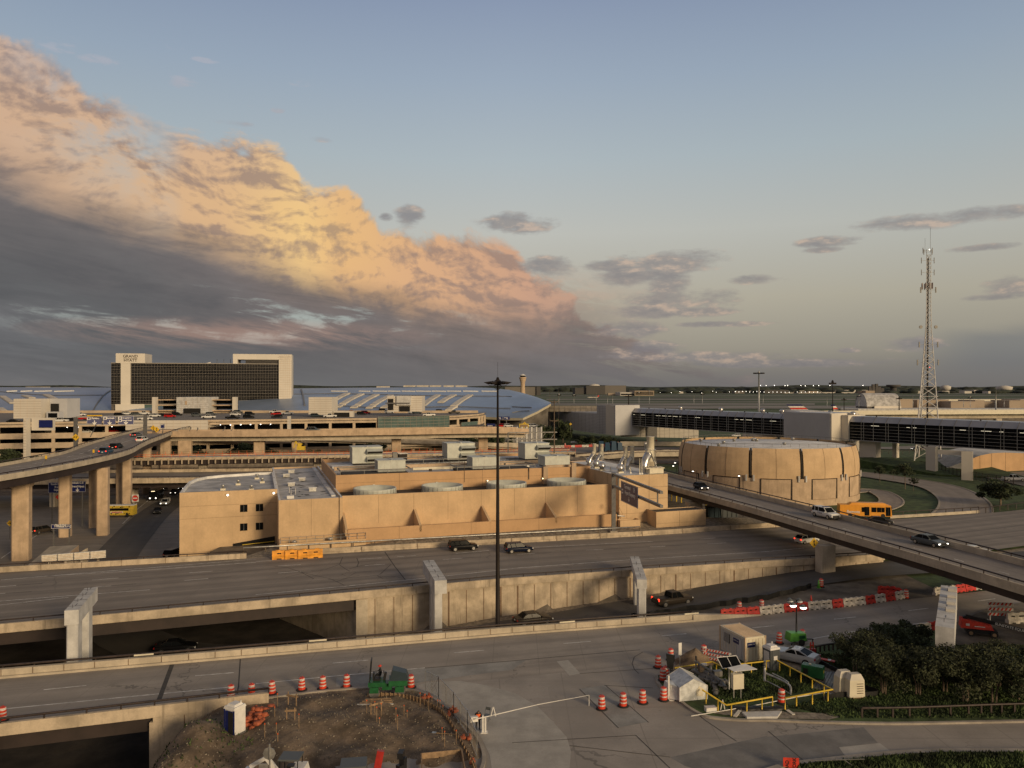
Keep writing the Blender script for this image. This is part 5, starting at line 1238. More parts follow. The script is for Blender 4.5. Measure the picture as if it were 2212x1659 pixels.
# ---------------------------------------------------------------- lattice tower, masts, control tower
LT = empty('lattice_tower',((2000-1106)/F*270,270,0),label='tall tapering white lattice radio tower with antennas rising over the skybridge',cat='radio tower')
base = [(-5.2,-1.5),(5.0,-1.2),(.9,7.0)]; top_ = [(-.2,-.45),(1.4,-.4),(.65,1.0)]; TH = 77.0; br_ = 52.0
def lp(k,z):
    f = min(1,z/br_); f = f**.92; return Vector((lerp(base[k][0],top_[k][0],f)+z*.004,lerp(base[k][1],top_[k][1],f),z))
mat('tower_white',(.58,.57,.56),.5,.05,1); mat('tower_red',(.30,.24,.22),.5,.1,1)
s = MB()
for k in range(3): s.tube([lp(k,z) for z in range(0,78,7)],[.26-.018*j for j in range(12)],'tower_white',6)
s.build('legs',LT)
s = MB(); z = 3.0
while z < TH-2:
    dz_ = max(1.5,5.2*(1-z/80)); zz = min(TH,z+dz_)
    for a,b in ((0,1),(1,2),(2,0)):
        r = .10 if z < 40 else .06
        s.tube([lp(a,z),lp(b,zz)],r,'tower_white',4,False); s.tube([lp(b,z),lp(a,zz)],r,'tower_white',4,False)
        s.tube([lp(a,zz),lp(b,zz)],r*.8,'tower_white',4,False)
    z = zz
s.build('bracing',LT)
s = MB(); s.bar(lp(1,0)*.5+lp(2,0)*.5+Vector((-1,0,0)),Vector((1.0,.2,74)),.5,.25,'bronze'); s.build('cable_ladder',LT)
for x,zz,w in ((-.1,76.5,1.0),(0,73,1.6),(0,68.8,1.6),(.2,62.6,2.0),(.1,37.0,3.0),(.3,43.3,2.6),(.0,76,.8)):
    s = MB(); s.bar((x-w*1.1,-.4,zz),(x+1.3+w*.9,-.4,zz),.08,.08,'gantry')
    for q in (x-w*1.1,x+1.3+w*.9): s.box((q,-.5,zz-1.0),(.35 if w > 1.8 else .1,.3,2.0),0,'gantry')
    s.build('antenna_array',LT)
for q in range(8):
    a = q*pi/4; s = MB(); s.box((.6+1.7*cos(a),.1+1.7*sin(a),63.0),(.35,.25,2.1),a,'tower_red'); s.build('panel_antenna',LT)
s = MB(); s.tube([(1.7,0,76),(1.7,0,84.6)],.05,'gantry',4); s.tube([(-.2,0,76),(-.2,0,81)],.04,'gantry',4); s.build('whip_antennas',LT)
for sx in (-2.2,3.1):
    s = MB(); s.tube([(sx,-.7,49.5),(sx,-1.0,49.5)],.6,'gantry',12); s.build('dish',LT)
for z in (35.3,76.9): s = MB(); s.ball((1.2,-.3,z),.16,'lamp' if z > 40 else 'tail_on',6,4); s.build('beacon',LT)
s = MB()
for k in range(3): p = lp(k,0); s.box((p.x,p.y,-1.5),(1.4,1.4,1.8),0,'conc')
s.build('footings',LT)
# foreground high mast light
hm = empty('high_mast_light',(-1.75,93.6,-4.2),label='tall dark high-mast light pole standing in the trench, splitting the view in the middle',cat='light mast')
Ht = H+(835-828)/F*93.6+4.2
s = MB(); s.tube([(0,0,0),(0,0,12),(0,0,24),(0,0,Ht+.3)],[.30,.24,.17,.11],'bronze',12); s.build('pole',hm)
s = MB(); s.lathe([(.18,0),(.42,.0),(.42,.55),(.22,.7),(.12,1.0)],(0,0,Ht-.25),'bronze',12); s.tube([(0,0,Ht+.6),(0,0,Ht+2.6)],.015,'bronze',4); s.build('head_box',hm)
for q in range(6):
    a = q*pi/3+.0; o = MB(); c,s_ = cos(a),sin(a); P_ = lambda r,t,z: (r*c-t*s_,r*s_+t*c,z)
    o.hexa([P_(.55,-.22,Ht-.05),P_(1.15,-.3,Ht-.15),P_(1.15,.3,Ht-.15),P_(.55,.22,Ht-.05),P_(.55,-.18,Ht+.3),P_(1.75,-.1,Ht+.12),P_(1.75,.1,Ht+.12),P_(.55,.18,Ht+.3)],'bronze'); o.build('floodlight',hm)
s = MB()
for q in range(6):
    a = q*pi/3; s.tube([(0,0,Ht-.9),(.35*cos(a),.35*sin(a),Ht-.55),(.5*cos(a),.5*sin(a),Ht-.3),(1.1*cos(a),1.1*sin(a),Ht-.28)],.03,'bronze',4)
s.build('ring_arms',hm)
def far_mast(u,vb,vt,y,label,grp=None,heads=6,r=.35,m='steel',hw=1.8):
    a,b = dp(u,vb,y),dp(u,vt,y); o = empty('light_mast',(a.x,y,a.z),0,label,'light mast',grp)
    h = b.z-a.z; s = MB(); s.tube([(0,0,0),(0,0,h)],[r,r*.5],m,6); s.build('pole',o)
    if heads:
        s = MB()
        for k in range(heads): q = 2*pi*k/heads; s.box((hw*cos(q),hw*sin(q),h-.6),(1.2,1.0,.7),q,'bronze')
        s.box((0,0,h-.4),(hw*2,.2,.2),0,'bronze'); s.lathe([(.5,0),(.5,.8),(.2,1.4)],(0,0,h-.3),m,6); s.build('lamp_cluster',o)
    return o
far_mast(U(2,2133,0)[0],U(2,0,640)[1],U(2,0,305)[1],420,'tall pale high-mast light behind the right part of the skybridge',r=.55,hw=2.4)
far_mast(U(3,558,0)[0],U(3,0,665)[1],U(3,0,392)[1],300,'slim dark T-headed light mast just left of the bridge pavilion',heads=2,r=.2,m='bronze',hw=.7)
far_mast(U(3,1968,0)[0],U(3,0,625)[1],U(3,0,448)[1],420,'plain pale pole at the far right beyond the skybridge',heads=0,r=.45)
far_mast(U(2,1007,0)[0],U(2,0,580)[1],U(2,0,506)[1],560,'dark mast with a wide lamp cluster behind the grey connector block',r=.4,m='bronze',hw=2.5)
far_mast(U(3,657,0)[0],U(3,0,630)[1],U(3,0,535)[1],520,'short dark mast behind the pavilion, right of the T-headed mast',heads=2,r=.3,m='bronze',hw=1)
far_mast(U(3,1133,0)[0],U(3,0,628)[1],U(3,0,525)[1],470,'short dark mast in front of the curved grey roof building',heads=2,r=.35,m='bronze',hw=1)
i = 0
for i_,x,yt in ((2,405,495),(2,535,500),(2,728,470),(2,826,505),(2,1097,478),(2,1187,470),(2,1572,488),(2,1645,490),(2,870,490),(2,190,495),(3,510,500),(3,1252,500),(3,1463,515),(3,1690,510),(3,1747,520),(3,2040,515),(3,785,505),(2,2170,485)):
    far_mast(U(i_,x,0)[0],U(i_,0,575 if i_ == 2 else 600)[1],U(i_,0,yt)[1],620,'thin apron light mast on the airfield beyond the skybridge','thin apron light masts',3 if x % 2 else 0,.22,'steel',1.2)
# cross-armed pole by the trees
a = dp(*U(2,365,1000),225); o = empty('antenna_pole',(a.x,225,a.z),label='slender dark pole with two tiers of bracket arms, behind the right end of the plant',cat='pole')
h = dp(*U(2,365,535),225).z-a.z; s = MB(); s.tube([(0,0,0),(0,0,h)],[.22,.12],'bark',6); s.build('pole',o)
for zz in (h-.4,h-6.0):
    s = MB()
    for sg in (-1,1): s.tube([(0,0,zz-.7),(sg*1.2,0,zz-.2),(sg*1.3,0,zz+.6)],.06,'bark',4); s.tube([(sg*1.3,0,zz-2),(sg*1.3,0,zz+3.6)],.03,'bark',4)
    s.box((0,0,zz-.3),(2.4,.1,.15),0,'bark'); s.build('bracket_arms',o)
# control tower
a = dp(*U(2,93,440),2200); o = empty('control_tower',(a.x,2200,0),label='distant tan airport control tower with flared top and dark glass cab',cat='control tower')
zt_ = dp(*U(2,93,315),2200).z; s = MB(); s.lathe([(8,0),(7,zt_*.2),(6.2,zt_*.45),(6.6,zt_*.62),(9,zt_*.74),(10,zt_*.8)],(0,0,0),'tan_dull',16); s.build('shaft',o)
s = MB(); s.lathe([(10.5,zt_*.8),(10.5,zt_*.85),(7,zt_*.86),(9,zt_*.93),(7.5,zt_*.95),(2,zt_*1.0)],(0,0,0),'bronze',16,ms=['tan_dull','tan_dull','glass','white','white']); s.build('cab',o)
# ---------------------------------------------------------------- far buildings and horizon
mat('far_dark',(.085,.080,.078),.9,.05,.01); mat('far_mid',(.17,.155,.14),.9,.05,.01); mat('far_white',(.55,.52,.47),.8,.05,.01); mat('far_tree',(.035,.045,.034),.95,.3,.02); mat('airfield',(.055,.080,.032),.95,.25,.004); mat('taxiway',(.22,.20,.18),.9,.15,.01); mat('far_tan',(.36,.29,.22),.9,.05,.02)
mat('far_dirt',(.22,.19,.15),.95,.2,.01)
def fb(i,x0,x1,yt,yb,y,m,label,name='hangar',cat='hangar',grp=None,d=110,win=None,roof=None):
    a,b = dp(*U(i,x0,yt),y),dp(*U(i,x1,yb),y); w = b.x-a.x; zt_ = a.z; o = empty(name,((a.x+b.x)/2,y+d/2,0),0,label,cat,grp)
    s = MB(); s.box((0,0,0),(w,d,max(2,zt_)),0,m); s.build('walls',o)
    s = MB(); s.box((0,0,max(2,zt_)+.01),(w*1.01,d*1.01,max(.6,zt_*.05)),0,roof or m); s.build('roof',o)
    if win:
        for k in range(win): s = MB(); s.box((0,-d/2-.3,zt_*(.2+.7*k/win)),(w*.92,.5,zt_*.28/win*1.6),0,'hole'); s.build('window_band',o)
    return o
fb(2,-60,212,428,500,2450,'far_mid','tan-grey hangar below the control tower',roof='far_dark'); fb(2,212,247,428,500,2445,'far_dark','dark end bay of the hangar below the control tower')
fb(2,545,642,437,490,2800,'far_dark','low dark wing left of the big distant hangar'); fb(2,642,805,420,490,2790,'far_dark','largest distant dark hangar, with a pale water tank behind')
fb(2,805,985,418,490,2800,'far_mid','grey-brown hangar joined to the right of the big dark hangar')
fb(2,1060,1228,462,502,2350,'far_tan','tan four-storey office block with dark window bands on the airfield','office_block','building',win=3); fb(2,935,1062,475,500,2360,'far_white','long low white terminal wing left of the tan office block','office_wing','building',win=1)
fb(2,830,892,482,500,2420,'far_tan','small tan shed left of the white terminal wing','shed','shed',d=20)
o = empty('water_tank',(dp(*U(2,711,410),3100).x,3100,0),label='squat white water tank rising behind the big dark hangar',cat='water tank')
zz = dp(*U(2,711,404),3100).z; s = MB(); s.lathe([(22,0),(22,zz-4),(15,zz),(2,zz+2)],(0,0,0),'far_white',16); s.build('tank_shell',o)
# white sheds and houses of the town beyond the field
r4 = random.Random(11); G = 'low buildings along the far side of the airfield'
for k in range(46):
    x = r4.uniform(1000,4300); i_,xx = (2,x) if x < 2212 else (3,x-2212); w = r4.uniform(18,90); yt = r4.uniform(460,471); y = r4.uniform(3100,3700)
    if 300 < x < 1240: continue
    fb(i_,xx,xx+w,yt,480,y,r4.choice(['far_white','far_tan','far_mid','far_white']),'low pale warehouse in the built-up strip across the airfield','warehouse','warehouse',G,d=40)
fb(3,660,985,455,478,3300,'far_white','long white terminal building at the far edge of the airfield','far_terminal','terminal'); fb(3,1780,2080,455,482,3300,'far_white','white block far right across the field, beside the tower legs','far_terminal','terminal')
fb(2,1530,1690,455,472,3400,'far_tan','tan warehouse across the field above the skybridge','warehouse','warehouse'); fb(3,-30,180,455,482,3050,'far_dark','dark low cargo hall lit by a row of lamps across the field','cargo_hall','cargo hall')
for i_,x,yt,lab in ((3,925,400,'spiky industrial tower on the horizon'),(3,1083,408,'flat-topped observation tower on the horizon')):
    a = dp(*U(i_,x,yt),3200); o = empty('distant_tower',(a.x,3200,0),0,lab,'tower'); s = MB()
    if x < 1000:
        for q,f in ((-22,.75),(-8,.95),(6,1),(18,.7),(30,.55)): s.box((q,0,0),(14,14,a.z*f),0,'far_dark',.7)
    else: s.lathe([(16,0),(12,a.z*.6),(14,a.z*.7),(28,a.z*.78),(28,a.z)],(0,0,0),'far_dark',10)
    s.build('shaft',o)
for i_,x,yt,rr,lab in ((3,2040,415,22,'squat white water tower on the horizon at far right'),(3,1533,412,12,'small round white water tower on the horizon')):
    a = dp(*U(i_,x,yt),3300); o = empty('water_tower',(a.x,3300,0),0,lab,'water tower'); s = MB(); s.lathe([(6,0),(5,a.z-22)],(0,0,0),'far_mid',8); s.build('stem',o)
    s = MB(); s.lathe([(6,a.z-26),(rr+8,a.z-18),(rr+10,a.z-6),(8,a.z)],(0,0,0),'far_white',12); s.build('tank',o)
# rows of lit lamps
def lamp_row(pts,y,r,label,grp):
    for k,(i_,x,v) in enumerate(pts):
        p = dp(*U(i_,x,v),y); o = empty('floodlight_pole',(p.x,y,0),0,label,'floodlight',grp)
        s = MB(); s.tube([(0,0,0),(0,0,p.z)],r*.12,'far_mid',4); s.build('pole',o); s = MB(); s.ball((0,0,p.z),r,'lamp',6,4); s.build('lamp',o)
lamp_row([(3,56,414),(3,147,416),(3,170,414),(3,284,415),(3,392,416),(3,438,415),(3,535,415),(3,820,414),(2,2148,414),(2,2196,416),(3,322,418)],2900,1.2,'tall floodlight glowing above the horizon beyond the cargo apron','floodlights above the horizon')
lamp_row([(2,1930+k*31,468+r4.uniform(-2,3)) for k in range(9)]+[(3,8+k*35,471+r4.uniform(-2,3)) for k in range(13)],3000,1.0,'warm apron lamp in the long row along the cargo hall','apron lamps along the cargo hall')
lamp_row([(2,1290+k*83+r4.uniform(-30,30),462+r4.uniform(0,22)) for k in range(9)],3050,.85,'small lamp among the buildings across the field','small lamps across the field')
# parked aircraft
def plane(i_,x,yb,y,ln,head,label,body='far_white',name='aircraft',fin='far_dark'):
    p = g(*U(i_,x,yb),z=0) if False else dp(*U(i_,x,yb),y); o = empty(name,(p.x,y,0),head,label,'aircraft','airliners parked on the far apron')
    k = ln/40; s = MB(); s.tube([(-20*k,0,4.4*k),(-17*k,0,3.9*k),(-13*k,0,3.6*k),(10*k,0,3.6*k),(16*k,0,4.2*k),(20*k,0,5.2*k)],[.3*k,1.5*k,2*k,2*k,1.4*k,.4*k],body,10); s.build('fuselage',o)
    s = MB(); s.hexa([(14*k,-.2,5*k),(20*k,-.2,5*k),(20*k,.2,5*k),(14*k,.2,5*k),(19*k,-.15,12*k),(22*k,-.15,12*k),(22*k,.15,12*k),(19*k,.15,12*k)],fin); s.build('tail_fin',o)
    for sg in (-1,1): s = MB(); s.hexa([(-3*k,1.5*sg*k,2.8*k),(4*k,1.5*sg*k,2.8*k),(8*k,18*sg*k,3.8*k),(6*k,18*sg*k,3.8*k),(-3*k,1.5*sg*k,3.2*k),(4*k,1.5*sg*k,3.2*k),(8*k,18*sg*k,4*k),(6*k,18*sg*k,4*k)],'far_white'); s.build('wing',o)
    s = MB()
    for q in (-14,2): s.box((q*k,0,0),(.8*k,2*k,2.4*k),0,'far_dark')
    s.build('landing_gear',o); return o
plane(3,694,488,2900,52,0,'white airliner nearest the right end of the far apron row',fin='far_white'); plane(3,525,488,2905,52,0,'white airliner second in the far apron row with a grey tail'); plane(3,400,488,2910,44,0,'dark-tailed airliner third in the far apron row'); plane(3,300,490,2915,40,0,'dark-tailed airliner fourth in the far apron row'); plane(3,180,490,2920,40,0,'leftmost airliner of the far apron row')
plane(2,700,530,1830,27,0,'white narrow-body airliner taxiing on the field left of centre',fin='red')
# red-white-blue tail fins showing above the roadway
for k,(i_,x,yb,m,lab) in enumerate(((3,255,625,0,'leftmost striped airliner tail behind the skybridge'),(3,290,625,0,'second striped airliner tail behind the skybridge'),(3,335,625,0,'third striped airliner tail behind the skybridge'),(3,590,625,0,'striped airliner tail beside the T-headed mast'))):
    p = dp(*U(i_,x,yb),640); o = empty('striped_aircraft',(p.x,640,0),.5 if k == 3 else -.2,lab,'aircraft'); s = MB()
    zb_ = 2
    for q in range(7):
        f0,f1 = q/7,(q+1)/7; zq = lambda f: lerp(4,13.5,f); xx0 = lambda f: lerp(0,-9,f) if k != 3 else lerp(0,-7,f)
        s.hexa([(xx0(f0),-.3,zq(f0)),(xx0(f0)+8-3.5*f0,-.3,zq(f0)),(xx0(f0)+8-3.5*f0,.3,zq(f0)),(xx0(f0),.3,zq(f0)),(xx0(f1),-.3,zq(f1)),(xx0(f1)+8-3.5*f1,-.3,zq(f1)),(xx0(f1)+8-3.5*f1,.3,zq(f1)),(xx0(f1),.3,zq(f1))],['red','white','navy','white'][q % 4])
    s.build('tail_fin',o); s = MB(); s.tube([(12,0,4),(6,0,3.4),(-20,0,3.4),(-24,0,3)],[.4,1.8,2,.6],'c_silver',8); s.build('fuselage',o)
    s = MB(); s.box((-4,0,0),(1,2,2),0,'black'); s.box((-18,0,0),(1,1,2),0,'black'); s.build('landing_gear',o)
# airfield strips
mb = MB(); mb.quad((-900,960,.06),(3200,960,.06),(5600,3350,.06),(-1900,3350,.06),'airfield'); mb.build('airfield_grass',kind='structure')
for n_,(va,vb,xa,xb) in enumerate(((846.4,847.2,900,2300),(849.2,850.2,1000,2300),(853.6,854.6,1180,2300),(857.4,858.1,1150,1900),(861.5,863.6,1180,2300),(867.6,869.0,1180,1900),(871.5,875.0,1180,1760),(876.5,883,1180,2300))):
    ya,yb = H*F/(va-HV),H*F/(vb-HV); mb = MB(); mb.quad(((xa-1106)/F*yb,yb,.12+.02*n_),((xb-1106)/F*yb,yb,.12+.02*n_),((xb-1106)/F*ya,ya,.12+.02*n_),((xa-1106)/F*ya,ya,.12+.02*n_),'taxiway'); mb.build('taxiway' if n_ % 2 else 'runway',kind='structure')
mb = MB(); mb.quad((-50,600,.02),(700,600,.02),(750,780,.02),(-50,780,.02),'far_dirt'); mb.build('apron_ground',kind='structure')
# distant wood on the horizon as one mass
def wood(name,x0,x1,y,h0,h1,n,m,label):
    s = MB(); r5 = random.Random(n)
    for k in range(n):
        x = r5.uniform(x0,x1); yy = y+r5.uniform(-120,120); h = r5.uniform(h0,h1); w = h*r5.uniform(1.2,3)
        s.ball((x,yy,h*.35),(w,w,h*.65),m,7,4)
    s.build(name,None,label,'trees',kind='stuff')
wood('distant_woods',-300,6000,4200,12,30,900,'far_tree','dark line of far woods along the horizon'); wood('field_trees',500,4400,3250,8,17,260,'far_tree','scattered far trees among the buildings across the airfield')
hl = MB(); hp = [(-6000,9000),(9500,9000)]; N_ = 90; i = hl.pts([(lerp(-7000,10000,k/N_),9500,-5) for k in range(N_+1)]); j = hl.pts([(lerp(-7000,10000,k/N_),9600,34+10*sin(k*.35)+7*sin(k*.9+1)) for k in range(N_+1)])
for k in range(N_): hl.face((i+k,i+k+1,j+k+1,j+k),'far_tree')
hl.build('hills',kind='structure')
# roads and buildings behind the skybridge on the right
deck('far_elevated_road',[(170,470,12.2),(260,475,12.4),(360,480,12.6)],12,'long pale elevated road running across behind the skybridge and lattice tower',rail=False,par=1.1,th=1.0,gird=2.6,m='cream',gm='conc',gw=.5)
for x in (225,300): column('c',x,472,-1,8.8,4,3,0,'pier of the pale far road behind the %s' % ('lattice tower' if x < 250 else 'right end of the skybridge'),'piers of the pale far road')
o = empty('vaulted_terminal',(dp(*U(3,915,580),640).x+2,640,0),.0,'grey barrel-vaulted terminal building with glazed end on the far right airfield','terminal'); s = MB(); n = 12
for k in range(n):
    f = [(11*cos(pi*q/n),11*sin(pi*q/n)) for q in (k,k+1)]; s.quad((-13,f[0][0],12+f[0][1]),(15,f[0][0],12+f[0][1]),(15,f[1][0],12+f[1][1]),(-13,f[1][0],12+f[1][1]),'roof_grey')
    s.poly([(-12.5,f[0][0],12+f[0][1]),(-12.5,f[1][0],12+f[1][1]),(-12.5,0,12)],'conc_grey')
s.build('vault',o); s = MB(); s.box((4,-.3,0),(22,22.6,12.5),0,'panel_white'); s.box((-10,0,0),(5,20,12),0,'deck_dark'); s.build('hall_walls',o)
s = MB(); s.prism([(-36,-14),(-26,-24),(60,-26),(130,-24),(130,0),(-20,20)],7,10.5,'conc_grey'); s.prism([(-28,-12),(60,-22),(128,-20),(128,-4),(-10,10)],0,7,'deck_dark'); s.build('upper_road',o)
G = 'tan concourse blocks beyond the far road'
for k,(x0_,x1_,yt) in enumerate(((1025,1130,537),(1135,1250,541),(1460,1560,545),(1580,1790,560),(1790,1870,550),(1870,2080,562),(2085,2180,552),(2180,2260,545),(1290,1450,548))):
    o = fb(3,x0_,x1_,yt,600,640+8*(k % 3),'far_tan','tan flat-roofed concourse block beyond the pale far road, number of similar ones in a row'.replace(', number of similar ones in a row',''),'concourse_block','building',G,d=25)
    s = MB(); s.box((0,-12.8,3),(max(4,(x1_-x0_)/4.0*.7*.3),.5,3),0,'hole'); s.build('window_band',o)
s = MB(); a = dp(*U(3,1460,545),900); s.box((a.x+180,900,7),(480,14,6.5),0,'cream'); s.build('far_roadway',None,'pale raised roadway far behind the tan concourse blocks','bridge')
# curved tan wall, hut and fences at right
o = empty('arched_bunker',(0,0,0),label='low arched tan concrete building behind the skybridge piers at the right edge',cat='building')
pts = [(U(3,1755,1170),U(3,1755,1050)),(U(3,1830,1168),U(3,1830,1020)),(U(3,1930,1162),U(3,1930,1000)),(U(3,2050,1150),U(3,2050,994)),(U(3,2212,1142),U(3,2212,1000)),(U(3,2500,1130),U(3,2500,1030))]
s = MB(); B = []; T_ = []
for k,(b_,t_) in enumerate(pts): q = g(*b_,z=0); B.append(q-Vector((0,0,.6))); T_.append(Vector((q.x,q.y,dp(*t_,q.y).z)))
i = s.pts(B); j = s.pts(T_); l = s.pts([p+Vector((2,22,0)) for p in T_]); bk = s.pts([p+Vector((-7,8,-0)) for p in B])
for k in range(len(B)-1): s.face((i+k,i+k+1,j+k+1,j+k),'tan2'); s.face((j+k,j+k+1,l+k+1,l+k),'conc_grey')
s.build('front_wall',o)
s = MB(); a = B[0]; s.prism([(a.x-.3,a.y),(a.x-7,a.y+5),(a.x-5,a.y+22),(a.x+2,a.y+22)],-.6,[4.5,.5,.5,4.5],'conc_grey'); s.build('side_slope',o)
s = MB()
for k in range(1,5): p,q = B[k],T_[k]; s.bar(p+Vector((0,-.02,0)),q+Vector((0,-.02,0)),.1,.05,'joint')
s.build('joints',o)
# loop roads, grass slope
def road(name,pts,w,m='street',z=.03,kerb=True):
    p = smooth([g(*q,z=z) for q in pts],5); mb = MB(); mb.ribbon(offset(p,-w/2),offset(p,w/2),m); mb.build(name,kind='structure')
    if kerb:
        for sg in (1,-1): s = MB(); wall_along(s,offset(p,sg*w/2),.4*sg,.16,'curb_conc',-.05); s.build('curb',kind='structure')
road('loop_road',[U(3,640,1175),U(3,800,1178),U(3,1000,1205),U(3,1200,1235),U(3,1400,1270),U(3,1560,1320),U(3,1680,1400),U(3,1700,1480),U(3,1640,1560)],10.5,'road_ramp')
road('inner_loop',[U(3,700,1330),U(3,850,1320),U(3,960,1335),U(3,1050,1385),U(3,1060,1430),U(3,980,1470),U(3,850,1500)],5.0,'road_ramp')
mb = MB(); q = [g(*U(3,x,y),z=.012) for x,y in ((1620,1310),(1900,1350),(2300,1290),(2400,1440),(1800,1560),(1640,1560))]
road('service_road',[U(3,860,950),U(3,1100,955),U(3,1400,945),U(3,1800,950),U(3,2300,960)],14,'street',kerb=False)
mb = MB(); mb.prism([(p.x,p.y) for p in (g(*U(3,1780,1175)),g(*U(3,2400,1150)),g(*U(3,2400,1290)),g(*U(3,2200,1280)),g(*U(3,1800,1190)))],-.05,.02,'street'); mb.build('service_yard',kind='structure')
s = MB(); s.prism([(g(*U(3,1480,1190)).x,g(*U(3,1480,1190)).y),(160,235),(160,275),(120,275)],-.2,[.2,.2,3.2,3.0],'grass'); s.build('grass_bank',kind='structure')
def fence(pts,h,label,m='bronze',every=2.6,pick=.45):
    o = empty('fence',label=label,cat='fence'); q = [g(*p,z=.1) for p in pts]; s = MB()
    for z in (.2,h): s.tube([p+Vector((0,0,z)) for p in q],.05,m,4)
    for p in along(q,pick): s.box((p.x,p.y,.15),(.035,.035,h),0,m)
    s.build('pickets',o)
    for p in along(q,every)[:90]: s = MB(); s.box((p.x,p.y,0),(.14,.14,h+.25),0,m); s.build('post',o)
fence([U(3,1170,1090),U(3,1290,1120),U(3,1500,1165),U(3,1700,1215),U(3,1900,1250),U(3,2120,1280)],2.3,'black picket security fence winding past the skybridge piers',pick=.5)
def guard(pts,label,h=1.0,every=3.0,name='guardrail',base=True,z=0.3):
    o = empty(name,label=label,cat='guardrail'); q = smooth([g(*p,z=z) for p in pts],3); s = MB(); s.tube([p+Vector((0,0,h)) for p in q],.1,'rail',6); s.build('top_rail',o)
    for p in along(q,every)[:90]: s = MB(); s.box((p.x,p.y,p.z-.3),(.14,.14,h+.3),0,'rail'); s.build('post',o)
    if base: s = MB(); wall_along(s,[p+Vector((0,-.25,-.3)) for p in q],.5,.6,'conc'); s.build('concrete_base',o)
guard([U(3,1050,1550),U(3,1400,1530),U(3,1820,1503)],'concrete kerb wall with dark rail beside the orange bus',z=.5); guard([U(3,1820,1512),U(3,2000,1490),U(3,2212,1462),U(3,2400,1440)],'dark rail fence along the highway at the right edge',base=False,z=.4)
guard([U(3,925,1000),U(3,1100,1000),U(3,1280,995)],'short dark guardrail on the slope beside the lattice tower',base=False)
# parking lot behind plant, near the skybridge: construction zone ground
mb = MB(); mb.prism([(20,330),(120,320),(125,350),(60,362),(10,366)],-.2,-.02,'street'); mb.build('service_lane',kind='structure')
mb = MB(); mb.prism([(2,275),(100,290),(112,318),(60,330),(0,332)],-.22,-.03,'dirt'); mb.build('dirt_field',kind='structure')

# ---------------------------------------------------------------- vehicles
PROTO = {}
def recolor(o,nm,m):
    for c in CH.get(o) or [q for q in COL.objects if q.parent == o]:
        if c.name.split('.')[0] == nm and c.material_slots: c.material_slots[0].link = 'OBJECT'; c.material_slots[0].material = MT[m]
SPEC = dict(  # length, width, stations of the lower body (x, z of top), cabin base/roof x's, belt z, roof z, wheel radius, ground clearance
    sedan=(4.8,1.84,[(-.5,.70),(-.47,.93),(-.30,1.0),(.18,.98),(.30,.92),(.46,.78),(.5,.55)],(-.36,-.22,.06,.23),.97,1.45,.33,.22),
    coupe=(4.75,1.88,[(-.5,.72),(-.47,1.0),(-.30,1.02),(.12,.98),(.26,.96),(.46,.84),(.5,.60)],(-.38,-.16,.02,.17),.98,1.38,.36,.2),
    suv=(4.9,1.95,[(-.5,.75),(-.485,1.08),(-.30,1.10),(.20,1.10),(.30,1.05),(.46,.95),(.5,.60)],(-.485,-.44,.10,.26),1.08,1.76,.38,.28),
    hatch=(4.3,1.82,[(-.5,.72),(-.48,1.0),(-.30,1.02),(.20,1.0),(.32,.92),(.46,.78),(.5,.55)],(-.47,-.36,.06,.27),.99,1.52,.34,.22),
    pickup=(5.9,2.0,[(-.5,.75),(-.495,1.18),(-.20,1.18),(.18,1.18),(.27,1.15),(.47,1.08),(.5,.65)],(-.12,-.10,.12,.23),1.16,1.92,.42,.36))
